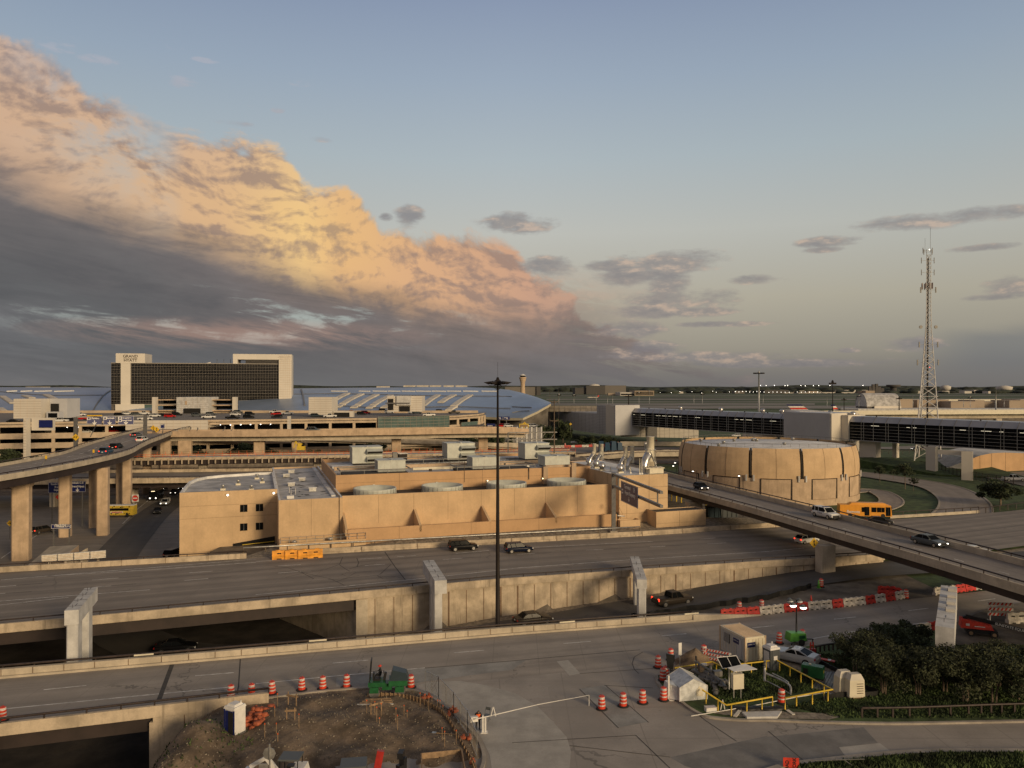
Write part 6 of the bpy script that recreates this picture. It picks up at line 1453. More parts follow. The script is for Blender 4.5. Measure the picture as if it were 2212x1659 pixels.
def make_car(kind,small=False):
    Ln,W,st,cab,belt,rf,wr,gc = SPEC[kind]; o = empty({'sedan': 'sedan_car','coupe': 'coupe_car','suv': 'suv_car','hatch': 'hatchback_car','pickup': 'pickup_truck'}[kind])
    b = MB(); rows = []
    for x,z in st:
        e = 1-.10*sm(.34,.5,abs(x)); w = W/2*e; zl = gc+.12*sm(.4,.5,abs(x)); zm = lerp(zl,z,.55)
        rows.append(b.pts([(x*Ln,y,zz) for y,zz in ((-w*.9,zl),(-w,zl+.15),(-w*1.01,zm),(-w*.95,z-.04),(-w*.80,z),(w*.80,z),(w*.95,z-.04),(w*1.01,zm),(w,zl+.15),(w*.9,zl))]))
    for r0,r1 in zip(rows,rows[1:]):
        for k in range(10): l = (k+1) % 10; b.face((r0+k,r0+l,r1+l,r1+k),'c_black',k in (1,2,3))
    b.face([rows[0]+k for k in reversed(range(10))],'c_black'); b.face([rows[-1]+k for k in range(10)],'c_black')
    if kind == 'pickup': pass
    x0,x1,x2,x3 = (q*Ln for q in cab); wb,wt = W/2*.90,W/2*.74
    # roof skin and pillars in body colour
    b.hexa([(x1-.03,-wt-.02,rf-.05),(x2+.03,-wt-.02,rf-.05),(x2+.03,wt+.02,rf-.05),(x1-.03,wt+.02,rf-.05),(x1+.12,-wt+.08,rf+.015),(x2-.12,-wt+.08,rf+.015),(x2-.12,wt-.08,rf+.015),(x1+.12,wt-.08,rf+.015)],'c_black')
    for sy in (-1,1):
        for xa,xb in ((x0,x1),(x3,x2),(lerp(x0,x3,.48),lerp(x1,x2,.5))): b.bar((xa,sy*(wb+.005),belt-.03),(xb,sy*(wt+.005),rf-.03),.07,.07,'c_black')
        if kind in ('suv',): b.bar((lerp(x0,x3,.24),sy*(wb+.005),belt-.03),(lerp(x1,x2,.18),sy*(wt+.005),rf-.03),.1,.07,'c_black')
    b.build('body',o)
    s = MB(); s.hexa([(x0,-wb,belt-.05),(x3,-wb,belt-.05),(x3,wb,belt-.05),(x0,wb,belt-.05),(x1,-wt,rf-.04),(x2,-wt,rf-.04),(x2,wt,rf-.04),(x1,wt,rf-.04)],'glass'); s.build('windows',o)
    if kind == 'pickup': s = MB(); s.box((-.31*Ln,0,1.185),(.33*Ln,W*.76,.01),0,'black'); s.build('bed',o)
    xw = Ln*.31
    for x in (-xw,xw*(1.06)):
        for sy in (-1,1):
            s = MB(); s.tube([(x,sy*(W/2-.20),wr),(x,sy*(W/2+.02),wr)],wr,'rubber',14,True,False); t_ = s.build('wheel',o)
            if not small: s = MB(); s.tube([(x,sy*(W/2+.0),wr),(x,sy*(W/2+.035),wr)],wr*.62,'silver',10,True,False); s.build('rim',t_)
    if not small:
        for sy in (-1,1):
            zf = st[-2][1]; s = MB(); s.box((Ln*.478,sy*W*.36,zf-.28),(.16,.34,.16),sy*-.25,'head'); s.build('headlight',o)
            zr = st[1][1]; s = MB(); s.box((-Ln*.487,sy*W*.40,zr-.26),(.10,.26,.2 if kind != 'pickup' else .35),0,'tail'); s.build('taillight',o)
            s = MB(); s.box((x3-.22,sy*(W/2+.06),belt-.02),(.14,.2,.14),0,'c_black'); s.build('mirror',o)
        s = MB(); s.box((Ln*.492,0,.42),(.1,W*.5,.28),0,'black'); s.build('grille',o); s = MB(); s.box((-Ln*.497,0,.62),(.03,.4,.16),0,'white'); s.build('number_plate',o)
    return o
def car(kind,color,pos,head,label,group=None,z=0.0,lights=None,small=False,sc=1.0):
    p = g(*pos,z=z) if not isinstance(pos,Vector) else pos
    k = (kind,small)
    if k not in PROTO: o = PROTO[k] = make_car(kind,small); CH[o] = [q for q in COL.objects if q.parent == o]
    else: o = dup(PROTO[k])
    o.location = p; o.rotation_euler = (0,0,radians(head)); o.scale = (sc,sc,sc); tag(o,label,{'pickup': 'pickup truck','suv': 'SUV'}.get(kind,'car'))
    if group: o['group'] = group
    elif 'group' in o: del o['group']
    me = [q for q in COL.objects if q.parent == o]
    for c in me:
        n = c.name.split('.')[0]; m = None
        if n in ('body','mirror'): m = color
        elif n == 'headlight': m = 'head_on' if lights in ('head','both') else 'head'
        elif n == 'taillight': m = 'tail_on' if lights in ('tail','both') else 'tail'
        if m: c.material_slots[0].link = 'OBJECT'; c.material_slots[0].material = MT[m]
    return o
R1 = 17.0  # heading of traffic along the highway
car('suv','c_black',L(1,1440,142),R1,'glossy black SUV driving right on the highway, left of the light mast',z=1.0)
car('suv','c_navy',L(2,45,157),R1,'dark navy SUV on the highway just right of the light mast',z=1.0,sc=.95)
car('hatch','c_white',L(3,268,92),24,'white hatchback on the highway, partly behind the merge-sign pier',z=.9,lights='tail')
car('pickup','c_brown',L(2,1115,520),24,'dark brown pickup truck with covered bed climbing the lower road',z=-2.2,lights='tail',sc=1.0)
car('sedan','c_brown',L(2,145,652),20,'dark sedan half hidden behind the barrier on the lower road',z=-3.1,sc=1.08)
car('sedan','c_black',L(0,1225,845),14,'black sedan in deep shade under the highway bridge',z=-5.8,sc=1.05)
car('hatch','c_black',U(2,1630,1312),-78,'black hatchback with headlights on coming down the flyover',z=5.52,lights='head')
pol = car('suv','c_white',U(3,495,1556),-72+0,'white police SUV with dark push bar on the flyover',z=5.52,sc=1.06)
s = MB(); s.box((.0,0,1.79),(.35,1.1,.09),0,'navy'); s.build('light_bar',pol); s = MB(); s.bar((2.56,-.6,.5),(2.56,.6,.5),.08,.5,'black'); s.build('push_bar',pol)
for sy in (-1,1): text('POLICE','lettering',pol,.36,(-.25*sy*0-.2,sy*.995,.82),(pi/2,0,0 if sy < 0 else pi),'navy',.004)
car('sedan','c_grey',L(3,1118,108),-70,'dark grey sedan with headlights on near the lower end of the flyover',z=5.52,lights='head',sc=1.04)
car('sedan','c_black',U(3,955,1612),-8,'black sedan beside the orange bus, seen over the flyover rail',z=.6,sc=1.08)
car('sedan','c_white',L(3,1440,172),-12,'white car almost hidden behind the flyover rail at right',z=.5)
car('coupe','c_silver',L(3,178,912),140,'silver two-door sports coupe parked in the gravel yard',z=.16,sc=1.03)
car('pickup','c_white',U(3,2120,1240),-3,'silver-white pickup in the yard at the right edge below the skybridge',sc=1.05)
car('suv','c_black',U(3,1290,975),172,'black SUV passing under the skybridge near the tower legs',lights='head')
car('suv','c_white',U(2,1935,857),175,'white SUV under the skybridge behind the round tank')
car('pickup','c_white',U(2,565,920),178,'white utility pickup in the red and white barrier zone',sc=1.15)
car('suv','c_grey',Vector((g(*U(1,495,815),z=12.3).x,273.5,12.25)),-3,'grey SUV on the elevated road before the garage')
car('suv','c_blue',U(0,920,1008),97,'blue SUV with brake lights on climbing the tall ramp',z=11.9,lights='tail')
car('suv','c_black',U(0,1008,968),95,'black SUV beside the blue one on the tall ramp',z=11.95,lights='tail')
car('suv','c_white',U(0,1232,903),92,'white SUV farther up the tall ramp under the sign gantry',z=12.05,lights='tail')
car('sedan','c_grey',U(0,1178,858),90,'dark sedan with tail lights at the top of the tall ramp',z=12.2,lights='tail')
car('suv','c_silver',U(0,1430,1445),-78,'silver SUV with headlights on emerging from the underpass',z=-4.95,lights='head')
car('sedan','c_black',U(0,1363,1515),-68,'black sedan nearest on the street out of the underpass',z=-4.95)
car('hatch','c_black',U(0,1510,1350),-80,'dark car with headlights waiting in the underpass by the plant wall',z=-4.95,lights='head')
car('hatch','c_black',U(0,1575,1312),-80,'rearmost dark car with headlights in the underpass',z=-4.95,lights='head')
car('suv','c_black',U(0,1410,1318),-82,'dark car behind the shuttle in the underpass',z=-4.95,lights='head')
car('suv','c_brown',L(0,300,22),65,'brown SUV on the street between the first two tall columns',z=-4.95,lights='tail')
car('suv','c_black',L(0,1215,190),80,'black SUV parked at the left corner of the plant wall',z=-4.95)
# garage roof
G = 'cars parked on the garage roof'
roof = [(0,122,738,'sedan','c_black',0,'black sedan at the far left front of the garage roof'),(0,185,722,'sedan','c_white',0,'white car behind the far-left black sedan on the roof'),(0,425,730,'suv','c_white',180,'white SUV left of the white pickup on the garage roof'),
 (0,520,733,'pickup','c_white',180,'white pickup left of the blue direction signs on the roof'),(0,612,722,'suv','c_black',0,'black SUV just left of the red pickup on the roof'),(0,690,714,'pickup','c_red',0,'bright red pickup on the roof at the left sign post'),
 (0,685,680,'pickup','c_white',0,'white pickup behind the red one on the garage roof'),(0,1035,680,'suv','c_black',0,'dark SUV above the departures sign on the roof'),(0,1098,668,'suv','c_white',0,'white SUV above the departures sign on the roof'),(0,1180,676,'suv','c_grey',0,'grey SUV below the hotel podium on the roof'),
 (0,1240,668,'pickup','c_white',0,'white pickup left of the bunch before the hotel glass'),(0,1255,716,'pickup','c_white',0,'white pickup at the roof edge right of the sign gantry'),(0,1340,688,'suv','c_white',0,'white SUV right of the sign gantry on the roof'),(0,1405,682,'sedan','c_black',0,'black car between white SUV and dark red one on the roof'),
 (0,1470,692,'suv','c_red',0,'dark red SUV in front of the left white pillar of the pavilion'),(0,1530,676,'suv','c_black',0,'black SUV at the left side of the pavilion doorway'),(0,1700,684,'suv','c_grey',0,'grey SUV at the pavilion doorway'),(0,1803,700,'pickup','c_white',180,'white pickup in front of the right side of the pavilion'),
 (0,1825,674,'suv','c_grey',0,'grey SUV behind the white pickup beside the pavilion'),(0,2010,706,'pickup','c_black',0,'black pickup right of the pavilion at the roof edge'),(0,2035,676,'suv','c_white',0,'white SUV behind the black pickup on the roof'),(0,2060,655,'suv','c_grey',0,'grey SUV farthest back right of the pavilion'),
 (0,2150,700,'suv','c_black',0,'black SUV second right of the pavilion at the roof edge'),(0,2160,670,'suv','c_black',0,'black SUV against the hotel glass, right of the pavilion'),(1,165,655,'pickup','c_white',180,'white truck under the right tower of the hotel'),(1,172,672,'suv','c_red',180,'red-topped SUV between white truck and black car'),
 (1,180,698,'suv','c_black',180,'black SUV at the roof edge under the hotel right tower'),(1,272,667,'pickup','c_white',180,'white pickup right of the hotel'),(1,520,688,'suv','c_teal',0,'dark green SUV left of the white stair tower foot'),(1,640,692,'pickup','c_white',180,'white pickup at the foot of the stair tower'),
 (1,825,650,'sedan','c_red',0,'dark red car left of the black SUV on the roof'),(1,912,670,'suv','c_black',0,'black SUV in the middle of the right roof part'),(1,948,662,'suv','c_red',0,'red SUV right behind the black one on the roof'),(1,1100,640,'suv','c_black',0,'black SUV left of the grey doorway tower'),
 (1,1150,656,'suv','c_white',0,'white SUV at the left foot of the grey doorway tower'),(1,1352,656,'sedan','c_silver',0,'silver car at the right foot of the doorway tower'),(1,1390,660,'suv','c_teal',0,'slate SUV at the right foot of the doorway tower'),(1,1493,682,'pickup','c_white',180,'white pickup at the curved glass corner of the roof'),
 (1,1592,648,'suv','c_black',0,'black SUV under the pale slanted canopy on the roof'),(1,1712,660,'pickup','c_brown',180,'brown pickup, rightmost on the garage roof')]
for i_,x,y,k,c,hd_,l in roof: car(k,c,U(i_,x,y),hd_+14+rnd.uniform(-4,4),l,G,z=14.52,small=True)
G = 'cars inside the open garage levels'
for x,y,c,l in ((455,818,'c_tan','tan SUV in the upper open level at left'),(530,816,'c_black','black car right of the tan SUV in the upper level'),(745,814,'c_white','white car in the upper level under the parking sign'),(948,803,'c_tan','pale car in the upper level below the arrivals sign'),(975,818,'c_red','red car behind the parapet below the arrivals sign')):
    u_,v_ = U(0,x,y); p = dp(u_,v_,299 if x < 900 else 303); p.z = 10.15; car('suv',c,p,14,l,G,small=True)
for i_,x,y,c,l in ((2,165,785,'c_white','white car on the terminal curb road by the yellow message board'),(1,1940,775,'c_grey','grey car at the terminal curb left of the blue sign'),(1,2130,780,'c_red','red-lit car at the terminal curb right of the dark mast'),(1,2180,782,'c_white','white car at the terminal curb right of the red-lit one'),(2,195,785,'c_silver','silver car right of the white one at the terminal curb')):
    u_,v_ = U(i_,x,y); p = dp(u_,v_,386); p.z = 8.0; car('suv',c,p,8,l,'cars at the terminal curb',small=True)
# orange bus
p = g(*U(3,830,1548),z=.6); bus = empty('city_bus',p,radians(-8),'orange city bus reading Remote, behind the flyover rail','bus'); bus.scale = (.88,.88,.88); BL,BW = 12.0,2.55
s = MB(); s.hexa([(-BL/2,-BW/2,.35),(BL/2,-BW/2,.35),(BL/2,BW/2,.35),(-BL/2,BW/2,.35),(-BL/2+.05,-BW/2+.05,3.0),(BL/2-.25,-BW/2+.05,3.0),(BL/2-.25,BW/2-.05,3.0),(-BL/2+.05,BW/2-.05,3.0)],'orange_bus'); s.build('body',bus)
s = MB(); s.hexa([(-3.8,-1.1,3.0),(5.2,-1.1,3.0),(5.2,1.1,3.0),(-3.8,1.1,3.0),(-3.1,-.9,3.5),(4.4,-.9,3.5),(4.4,.9,3.5),(-3.1,.9,3.5)],'orange_bus'); s.build('roof_pod',bus)
for x0_,x1_ in ((-.95,-.3),(1.3,2.4),(2.55,3.5),(3.6,4.3)): s = MB(); s.box(((x0_+x1_)/2,-BW/2-.0,1.35),(x1_-x0_,.06,1.15),0,'glass'); s.build('window',bus)
for x in (-.1,4.75):
    s = MB(); s.box((x+.35,-BW/2-.01,.5),(1.05,.07,2.1),0,'glass'); s.box((x+.35,-BW/2-.04,.5),(.06,.04,2.1),0,'black'); s.build('door',bus)
s = MB(); s.box((BL/2-.05,0,1.2),(.14,2.2,1.5),0,'glass'); s.build('windscreen',bus)
text('Remote','lettering',bus,.95,(-2.9,-BW/2-.03,1.35),(pi/2,0,0),'white',.01,bold=.015)
for x in (-3.6,3.9):
    for sy in (-1,1): s = MB(); s.tube([(x,sy*1.05,.5),(x,sy*1.3,.5)],.5,'rubber',14); s.build('wheel',bus)
# yellow patterned shuttle bus under the tall ramp
p = g(*U(0,1015,1545),z=-5); yb = empty('shuttle_bus',p,radians(4),'yellow shuttle bus with black spots and red lettering beside the tall columns','bus'); yb.scale = (.86,.9,.92)
s = MB(); s.box((0,0,.5),(10.5,2.4,2.6),0,'yellow'); s.box((0,0,3.1),(10.3,2.2,.2),0,'white'); s.build('body',yb)
s = MB()
for k in range(46):
    q_ = rnd.uniform(-4.9,5); z_ = rnd.choice([rnd.uniform(.7,1.1),rnd.uniform(2.6,3.0)]); s.tube([(q_,-1.205,z_),(q_,-1.22,z_)],rnd.uniform(.08,.2),'black',7)
s.build('spot_pattern',yb)
s = MB(); s.box((.6,-1.19,1.75),(6.4,.05,.7),0,'glass'); s.build('windows',yb); s = MB(); s.box((.4,-1.23,1.15),(3.6,.03,.42),0,'white'); s.build('banner',yb); s = MB(); s.box((.4,-1.25,1.25),(3.0,.03,.22),0,'red'); s.build('lettering_stripe',yb)
for x in (-3.3,3.4): s = MB(); s.tube([(x,-1.22,.5),(x,1.22,.5)],.48,'rubber',14); s.build('wheel_pair',yb)
p = g(*U(0,1352,1398),z=-5); sb = empty('shuttle_van',p,radians(-80),'dark shuttle with amber roof lights and headlights leaving the underpass','shuttle bus')
s = MB(); s.box((0,0,.4),(7,2.3,2.5),0,'c_black',.97); s.build('body',sb); s = MB(); s.box((3.48,0,1.3),(.1,2.0,1.1),0,'glass'); s.build('windscreen',sb)
for sy in (-.8,.8): s = MB(); s.ball((3.55,sy,.85),.2,'head_on',6,4); s.build('headlight',sb)
s = MB(); s.box((3.3,0,2.75),(.2,1.0,.14),0,'lamp_warm'); s.build('roof_lights',sb)
for x in (-2.3,2.3): s = MB(); s.tube([(x,-1.18,.42),(x,1.18,.42)],.42,'rubber',12); s.build('wheel_pair',sb)

# ---------------------------------------------------------------- traffic drums, water barriers
def drum():
    o = empty('traffic_drum'); prof = [(.30,.08),(.30,.28),(.295,.28),(.29,.38),(.285,.38),(.28,.54),(.275,.54),(.27,.64),(.265,.64),(.26,.78),(.25,.78),(.245,.95),(.20,.99)]
    ms = ['orange2','orange2','band','orange2','orange2','orange2','band','orange2','orange2','orange2','band','orange2']
    s = MB(); s.lathe(prof,(0,0,0),'orange2',14,False,ms=ms); s.build('banded_body',o)
    s = MB(); s.lathe([(.46,0),(.46,.05),(.34,.09)],(0,0,0),'rubber',14); s.build('rubber_base',o)
    s = MB(); s.tube([(-.1,0,.97),(-.1,0,1.07),(.1,0,1.07),(.1,0,.97)],.025,'orange2',5); s.build('handle',o)
    return o
mat('orange2',(.66,.055,.022),.5,.12,3,coord='obj'); mat('band',(.62,.56,.52),.5,.15,6,coord='obj')
DR = [(0,22,1326,0,'orange drum at the left edge behind the near bridge rail'),(0,1609,1168,0,'orange drum, first one behind the end of the bridge rail'),(0,1753,1160,0,'orange drum, second one behind the end of the bridge rail'),(1,113,1140,0,'orange drum right at the end of the bridge rail'),(1,320,1114,0,'orange drum on the kerb above the wooden stakes'),
 (1,466,1106,0,'orange drum in the middle of the kerbside row'),(1,632,1094,0,'last orange drum left of the green roller'),(1,1079,1096,0,'orange drum right of the green roller by the mesh fence'),(2,623,1246,0,'orange drum nearest the tip of the white gate arm'),(2,772,1226,0,'second orange drum from the gate arm tip'),(2,907,1204,0,'third orange drum from the gate arm tip'),
 (2,1053,1184,0,'orange drum beside the white gate post near the plastic tent'),(2,1015,958,0,'orange drum at the upper left corner of the yard island'),(2,1103,906,0,'orange drum behind the black-wrapped sign at the yard corner'),(2,1050,1048,.16,'front one of two orange drums touching on the island nose'),(2,1068,1034,.16,'rear one of two orange drums touching on the island nose'),
 (2,1333,880,.16,'orange drum between the soil heap and striped barricade'),(3,92,1200,.16,'orange drum standing in the gap of the yellow railing'),(3,76,790,0,'pale orange drum left of the green light tower'),(3,238,768,0,'orange drum right behind the green light tower'),(3,366,398,0,'tilted orange drum beside the lime cone on the lower road'),(3,958,478,0,'orange drum ending the red and white barrier row'),
 (2,1580,566,-.1,'orange drum behind the red end of the barrier row'),(2,1735,552,-.1,'orange drum behind the first white barrier')]
d0 = None
for i_,x,y,z,l in DR:
    p = g(*L(i_,x,y),z=z)
    if d0 is None: d0 = drum(); o = d0; CH[d0] = [q for q in COL.objects if q.parent == d0]
    else: o = dup(d0)
    o.location = p; o.rotation_euler = (0,.12 if 'tilted' in l else 0,rnd.uniform(0,6)); o.scale = (1.13,1.13,1.18); tag(o,l,'traffic drum','orange traffic drums')
for x,y,l in ((458,934,'tiny orange drum left of the white utility pickup'),(682,928,'tiny orange drum above the left pair of stacks'),(812,924,'tiny orange drum above the blue machine'),(915,920,'tiny orange drum above the middle stacks'),(1047,910,'tiny orange drum left of the tallest stack'),(1246,897,'tiny orange drum near the dark door panel')):
    dup(d0,g(*U(2,x,y)),0,l,'orange traffic drums',1.2)['category'] = 'traffic drum'
mat('wb_red',(.50,.030,.020),.5,.15,2,coord='obj'); mat('wb_white',(.56,.52,.46),.6,.2,2,coord='obj')
def wbar():
    o = empty('water_barrier'); s = MB(); pf = [(-.26,0),(-.26,.28),(-.13,.48),(-.10,1.0),(.10,1.0),(.13,.48),(.26,.28),(.26,0)]
    a = s.pts([(-.93,y,z) for y,z in pf]); b = s.pts([(.93,y,z) for y,z in pf])
    for k in range(8): l = (k+1) % 8; s.face((a+l,a+k,b+k,b+l),'wb_red')
    s.face([a+k for k in range(8)],'wb_red'); s.face([b+k for k in reversed(range(8))],'wb_red')
    for x in (-.5,.5): s.box((x,0,1.0),(.34,.2,.08),0,'wb_red')
    s.build('shell',o); s = MB()
    for x in (-.4,.4): s.box((x,-.14,.62),(.3,.1,.12),0,'hole'); s.box((x,-.27,.02),(.35,.04,.10),0,'hole')
    s.build('forklift_slots',o); return o
w0 = None
def wput(p,rz,red,l,grp,sc=1.0,m=None,cat='water barrier'):
    global w0
    if w0 is None: w0 = wbar(); o = w0; CH[w0] = [q for q in COL.objects if q.parent == w0]
    else: o = dup(w0)
    o.location = p; o.rotation_euler = (0,0,rz); o.scale = (sc,)*3 if isinstance(sc,float) else sc; tag(o,l,cat,grp)
    for c in COL.objects:
        if c.parent == o and c.name.startswith('shell'): c.material_slots[0].link = 'OBJECT'; c.material_slots[0].material = MT[m or ('wb_red' if red else 'wb_white')]
    return o
def wrow(pts,pattern,base,grp,z=0.0,sc=None):
    P = [g(*q,z=z) for q in pts]; tot = sum((b-a).length for a,b in zip(P,P[1:])); n = len(pattern); nr = nw = 0; step = tot/n
    for k,ch in enumerate(pattern):
        if ch == ' ': continue
        d = (k+.5)*step
        for a,b in zip(P,P[1:]):
            if d <= (b-a).length: break
            d -= (b-a).length
        q = a.lerp(b,d/(b-a).length); t = b-a
        nm = {'r': 'red','w': 'white'}[ch]; lab = base.replace('#',nm)
        wput(q,atan2(t.y,t.x)+rnd.uniform(-.05,.05),ch == 'r',lab,grp+' '+nm,(step/1.95,1.0,1.0) if sc is None else (step/1.95,sc,sc))
wrow([L(2,1450,612),L(2,1781,585),L(3,105,573),L(3,425,545),L(3,655,520),L(3,945,478)],'rrrwwrrwwrwwrwrw','# plastic barrier in the long zigzag row along the near road','long barrier row')
wrow([L(3,762,444),L(3,866,446),L(3,930,465)],'rr','red plastic barrier behind the right end of the long row','spare barriers')
wrow([L(3,1150,455),L(3,1290,438),L(3,1440,418),L(3,1640,392)],'wwrrwww','# plastic barrier in the short row beneath the flyover','short barrier row')
wput(g(*L(3,1082,712)),.3,False,'white plastic barrier left of the tilted grey pier','single'); wput(g(*L(3,1140,702)),.3,True,'red plastic barrier touching the grey pier at right','single')
wput(g(*L(3,1722,648),z=.17),.1,False,'white plastic barrier beyond the red boom lift','single',1.25); wput(g(*L(3,1790,645),z=.17),.1,True,'red plastic barrier cut by the right edge','single',1.25)
wrow([U(2,325,954),U(2,560,948),U(2,760,942),U(2,910,935)],'wwwwrrwrrwwrrwwrrrwr','# plastic barrier in the distant row behind the stacks','distant barrier row')
wrow([U(2,1040,936),U(2,1250,932),U(2,1465,930)],'wwrrwwrrwrwrrr','# plastic barrier in the distant row left of the tank','distant barrier row near tank')
wrow([U(1,120,1122),U(1,290,1120)],'rrrw','# plastic barrier behind the plant left wing','barriers behind plant',z=-1)
mat('wb_orange',(.78,.33,.03),.5,.15,2,coord='obj')
for k,x in enumerate((200,290,380)): wput(g(*L(1,x,202-k*3),z=1.0),radians(17),False,['leftmost of three orange plastic barriers on the highway','middle of three orange plastic barriers on the highway','rightmost of three orange plastic barriers on the highway'][k],'orange highway barriers',(2.05,1.6,1.35),'wb_orange')
mat('wb_cream',(.66,.62,.54),.6,.1,2,coord='obj')
o = empty('stair_bunker',label='tan sloping concrete bunker roof behind the highway parapet at left',cat='bunker'); s = MB(); q = [g(*L(0,*a),z=-1.2) for a in ((190,262),(445,250),(550,180),(350,195))]
a = [g(*L(0,190,252),z=-.6),g(*L(0,450,192),z=1.0),g(*L(0,550,107),z=1.4),g(*L(0,350,117),z=.2)]
s.prism([(p.x,p.y) for p in a],-5,[p.z for p in a],'tan_dull','conc'); s.build('concrete_body',o); 
p = a[1]; s = MB(); s.hexa([(p.x,p.y,-5),(p.x+3,p.y+1,-5),(p.x+3,p.y+1.4,-5),(p.x,p.y+.4,-5),(p.x,p.y,.3),(p.x+3,p.y+1,2.2),(p.x+3,p.y+1.4,2.2),(p.x,p.y+.4,.3)],'conc'); s.build('wing_wall',o)
for k in range(4):
    x0_ = 290+k*113; a,b = g(*L(0,x0_,228-k*9),z=.9),g(*L(0,x0_+112,219-k*9),z=.9); t = b-a; o = empty('ribbed_barrier',(a+b)/2,atan2(t.y,t.x),['first ribbed white barrier from the left behind the highway rail','second ribbed white barrier from the left behind the highway rail','third ribbed white barrier from the left behind the highway rail','rightmost ribbed white barrier behind the highway rail'][k],'barrier','ribbed white barriers')
    s = MB(); ln = t.length
    for j in range(5): s.box((0,0,.24*j),(ln-.1,.5-.04*(j % 2),.16),0,'wb_cream')
    s.box((0,0,.03),(ln-.25,.4,1.06),0,'tan_dull'); s.build('ribbed_shell',o); s = MB(); s.box((0,0,-6),(.3,.3,6.02),0,'conc'); s.build('support_post',o)
# ---------------------------------------------------------------- new grey bents
def bent(near,far,zt_,wid,dep,cols,zb,label,steps=False):
    a,b = Vector(near),Vector(far); t = (b-a).normalized(); n = Vector((-t.y,t.x,0)); o = empty('bridge_bent',((a.x+b.x)/2,(a.y+b.y)/2,zb),atan2(t.y,t.x),label,'bridge pier','unfinished grey bridge bents'); ln = (b-a).length; h = zt_-zb
    s = MB(); s.hexa([(-ln/2,-wid/2,h-dep),(ln/2,-wid/2,h-dep),(ln/2,wid/2,h-dep),(-ln/2,wid/2,h-dep),(-ln/2,-wid/2,h),(ln/2,-wid/2,h),(ln/2,wid/2,h),(-ln/2,wid/2,h)],'conc_grey'); s.build('cap_beam',o)
    for k,c in enumerate(cols): s = MB(); s.prism([(c-1.0,-.42),(c-.85,-.54),(c+.85,-.54),(c+1.0,-.42),(c+1.0,.42),(c+.85,.54),(c-.85,.54),(c-1.0,.42)],0,h-dep,'conc_grey'); s.build('column',o)
    s = MB()
    for k in range(4): s.box((-ln/2+ln*(k+.7)/4,0,h),(.06,wid*.98,.012),0,'girder'); s.box((-ln/2+ln*(k+.9)/4,0,h),(.9,.05,.02),0,'girder'); s.tube([(-ln/2+ln*(k+.4)/4,.1,h),(-ln/2+ln*(k+.4)/4,.1,h+.35)],.02,'rail',4)
    s.build('anchor_seams',o)
    if steps:
        for k in range(4): s = MB(); s.box((-ln/2+ln*(.36+.17*k),-wid*.22,h+.015),(.9,wid*.5,.28),0,'conc_white'); s.build('bearing_block',o)
    return o
bent((-44.7,77.6,0),(-47.5,86.3,0),5.8,1.3,1.5,(-3.4,1.6),-6,'leftmost grey bent, on two columns between the near road and highway')
bent((-9.0,96.6,0),(-11.8,107.8,0),4.0,1.55,1.7,(-2.6,.8),-4.6,'grey bent left of the tall mast, its cap cantilevered forward')
bent((17.1,100.6,0),(18.3,114.2,0),3.1,1.3,1.2,(-6,1.5),-2.8,'slender grey bent beside the dark brown pickup')
bent((41.2,72.8,0),(50.2,87.8,0),5.6,1.6,2.6,(-4.8,3),-.1,'rightmost grey bent with stepped blocks, rising from the shrubs',True)
# ---------------------------------------------------------------- sign gantries and signs
def sign_panel(parent,name,a,b,h,z,m='navy',off=.08,border=True):
    "a,b plan ends of panel, facing to the right side of a->b"
    a,b = Vector((a[0],a[1],0)),Vector((b[0],b[1],0)); t = (b-a).normalized(); n = Vector((t.y,-t.x,0))*off; s = MB()
    s.hexa([(*(a+n)[:2],z),(*(b+n)[:2],z),(*b[:2],z),(*a[:2],z),(*(a+n)[:2],z+h),(*(b+n)[:2],z+h),(*b[:2],z+h),(*a[:2],z+h)],m); s.build(name,parent)
    if border:
        s = MB(); n2 = n*1.15
        for z0_,z1_,p0,p1 in ((z+.05,z+.11,a+t*.05,b-t*.05),(z+h-.11,z+h-.05,a+t*.05,b-t*.05),(z+.11,z+h-.11,a+t*.05,a+t*.11),(z+.11,z+h-.11,b-t*.11,b-t*.05)):
            s.hexa([(*(p0+n2)[:2],z0_),(*(p1+n2)[:2],z0_),(*(p1+n)[:2],z0_),(*(p0+n)[:2],z0_),(*(p0+n2)[:2],z1_),(*(p1+n2)[:2],z1_),(*(p1+n)[:2],z1_),(*(p0+n)[:2],z1_)],'white')
        s.build('white_border',parent)
    return a,b,t,n*1.2
def arrow(parent,c,ang,sz=.7):
    s = MB(); s.box((0,0,-sz*.1),(sz*.16,.02,sz*.7),0,'white'); s.poly([(-sz*.45,-.01,sz*.12),(0,-.01,-sz*.4),(sz*.45,-.01,sz*.12),(sz*.28,-.01,sz*.2),(0,-.01,-sz*.05),(-sz*.28,-.01,sz*.2)],'white')
    o = s.build('arrow',parent,loc=c,rz=ang); return o
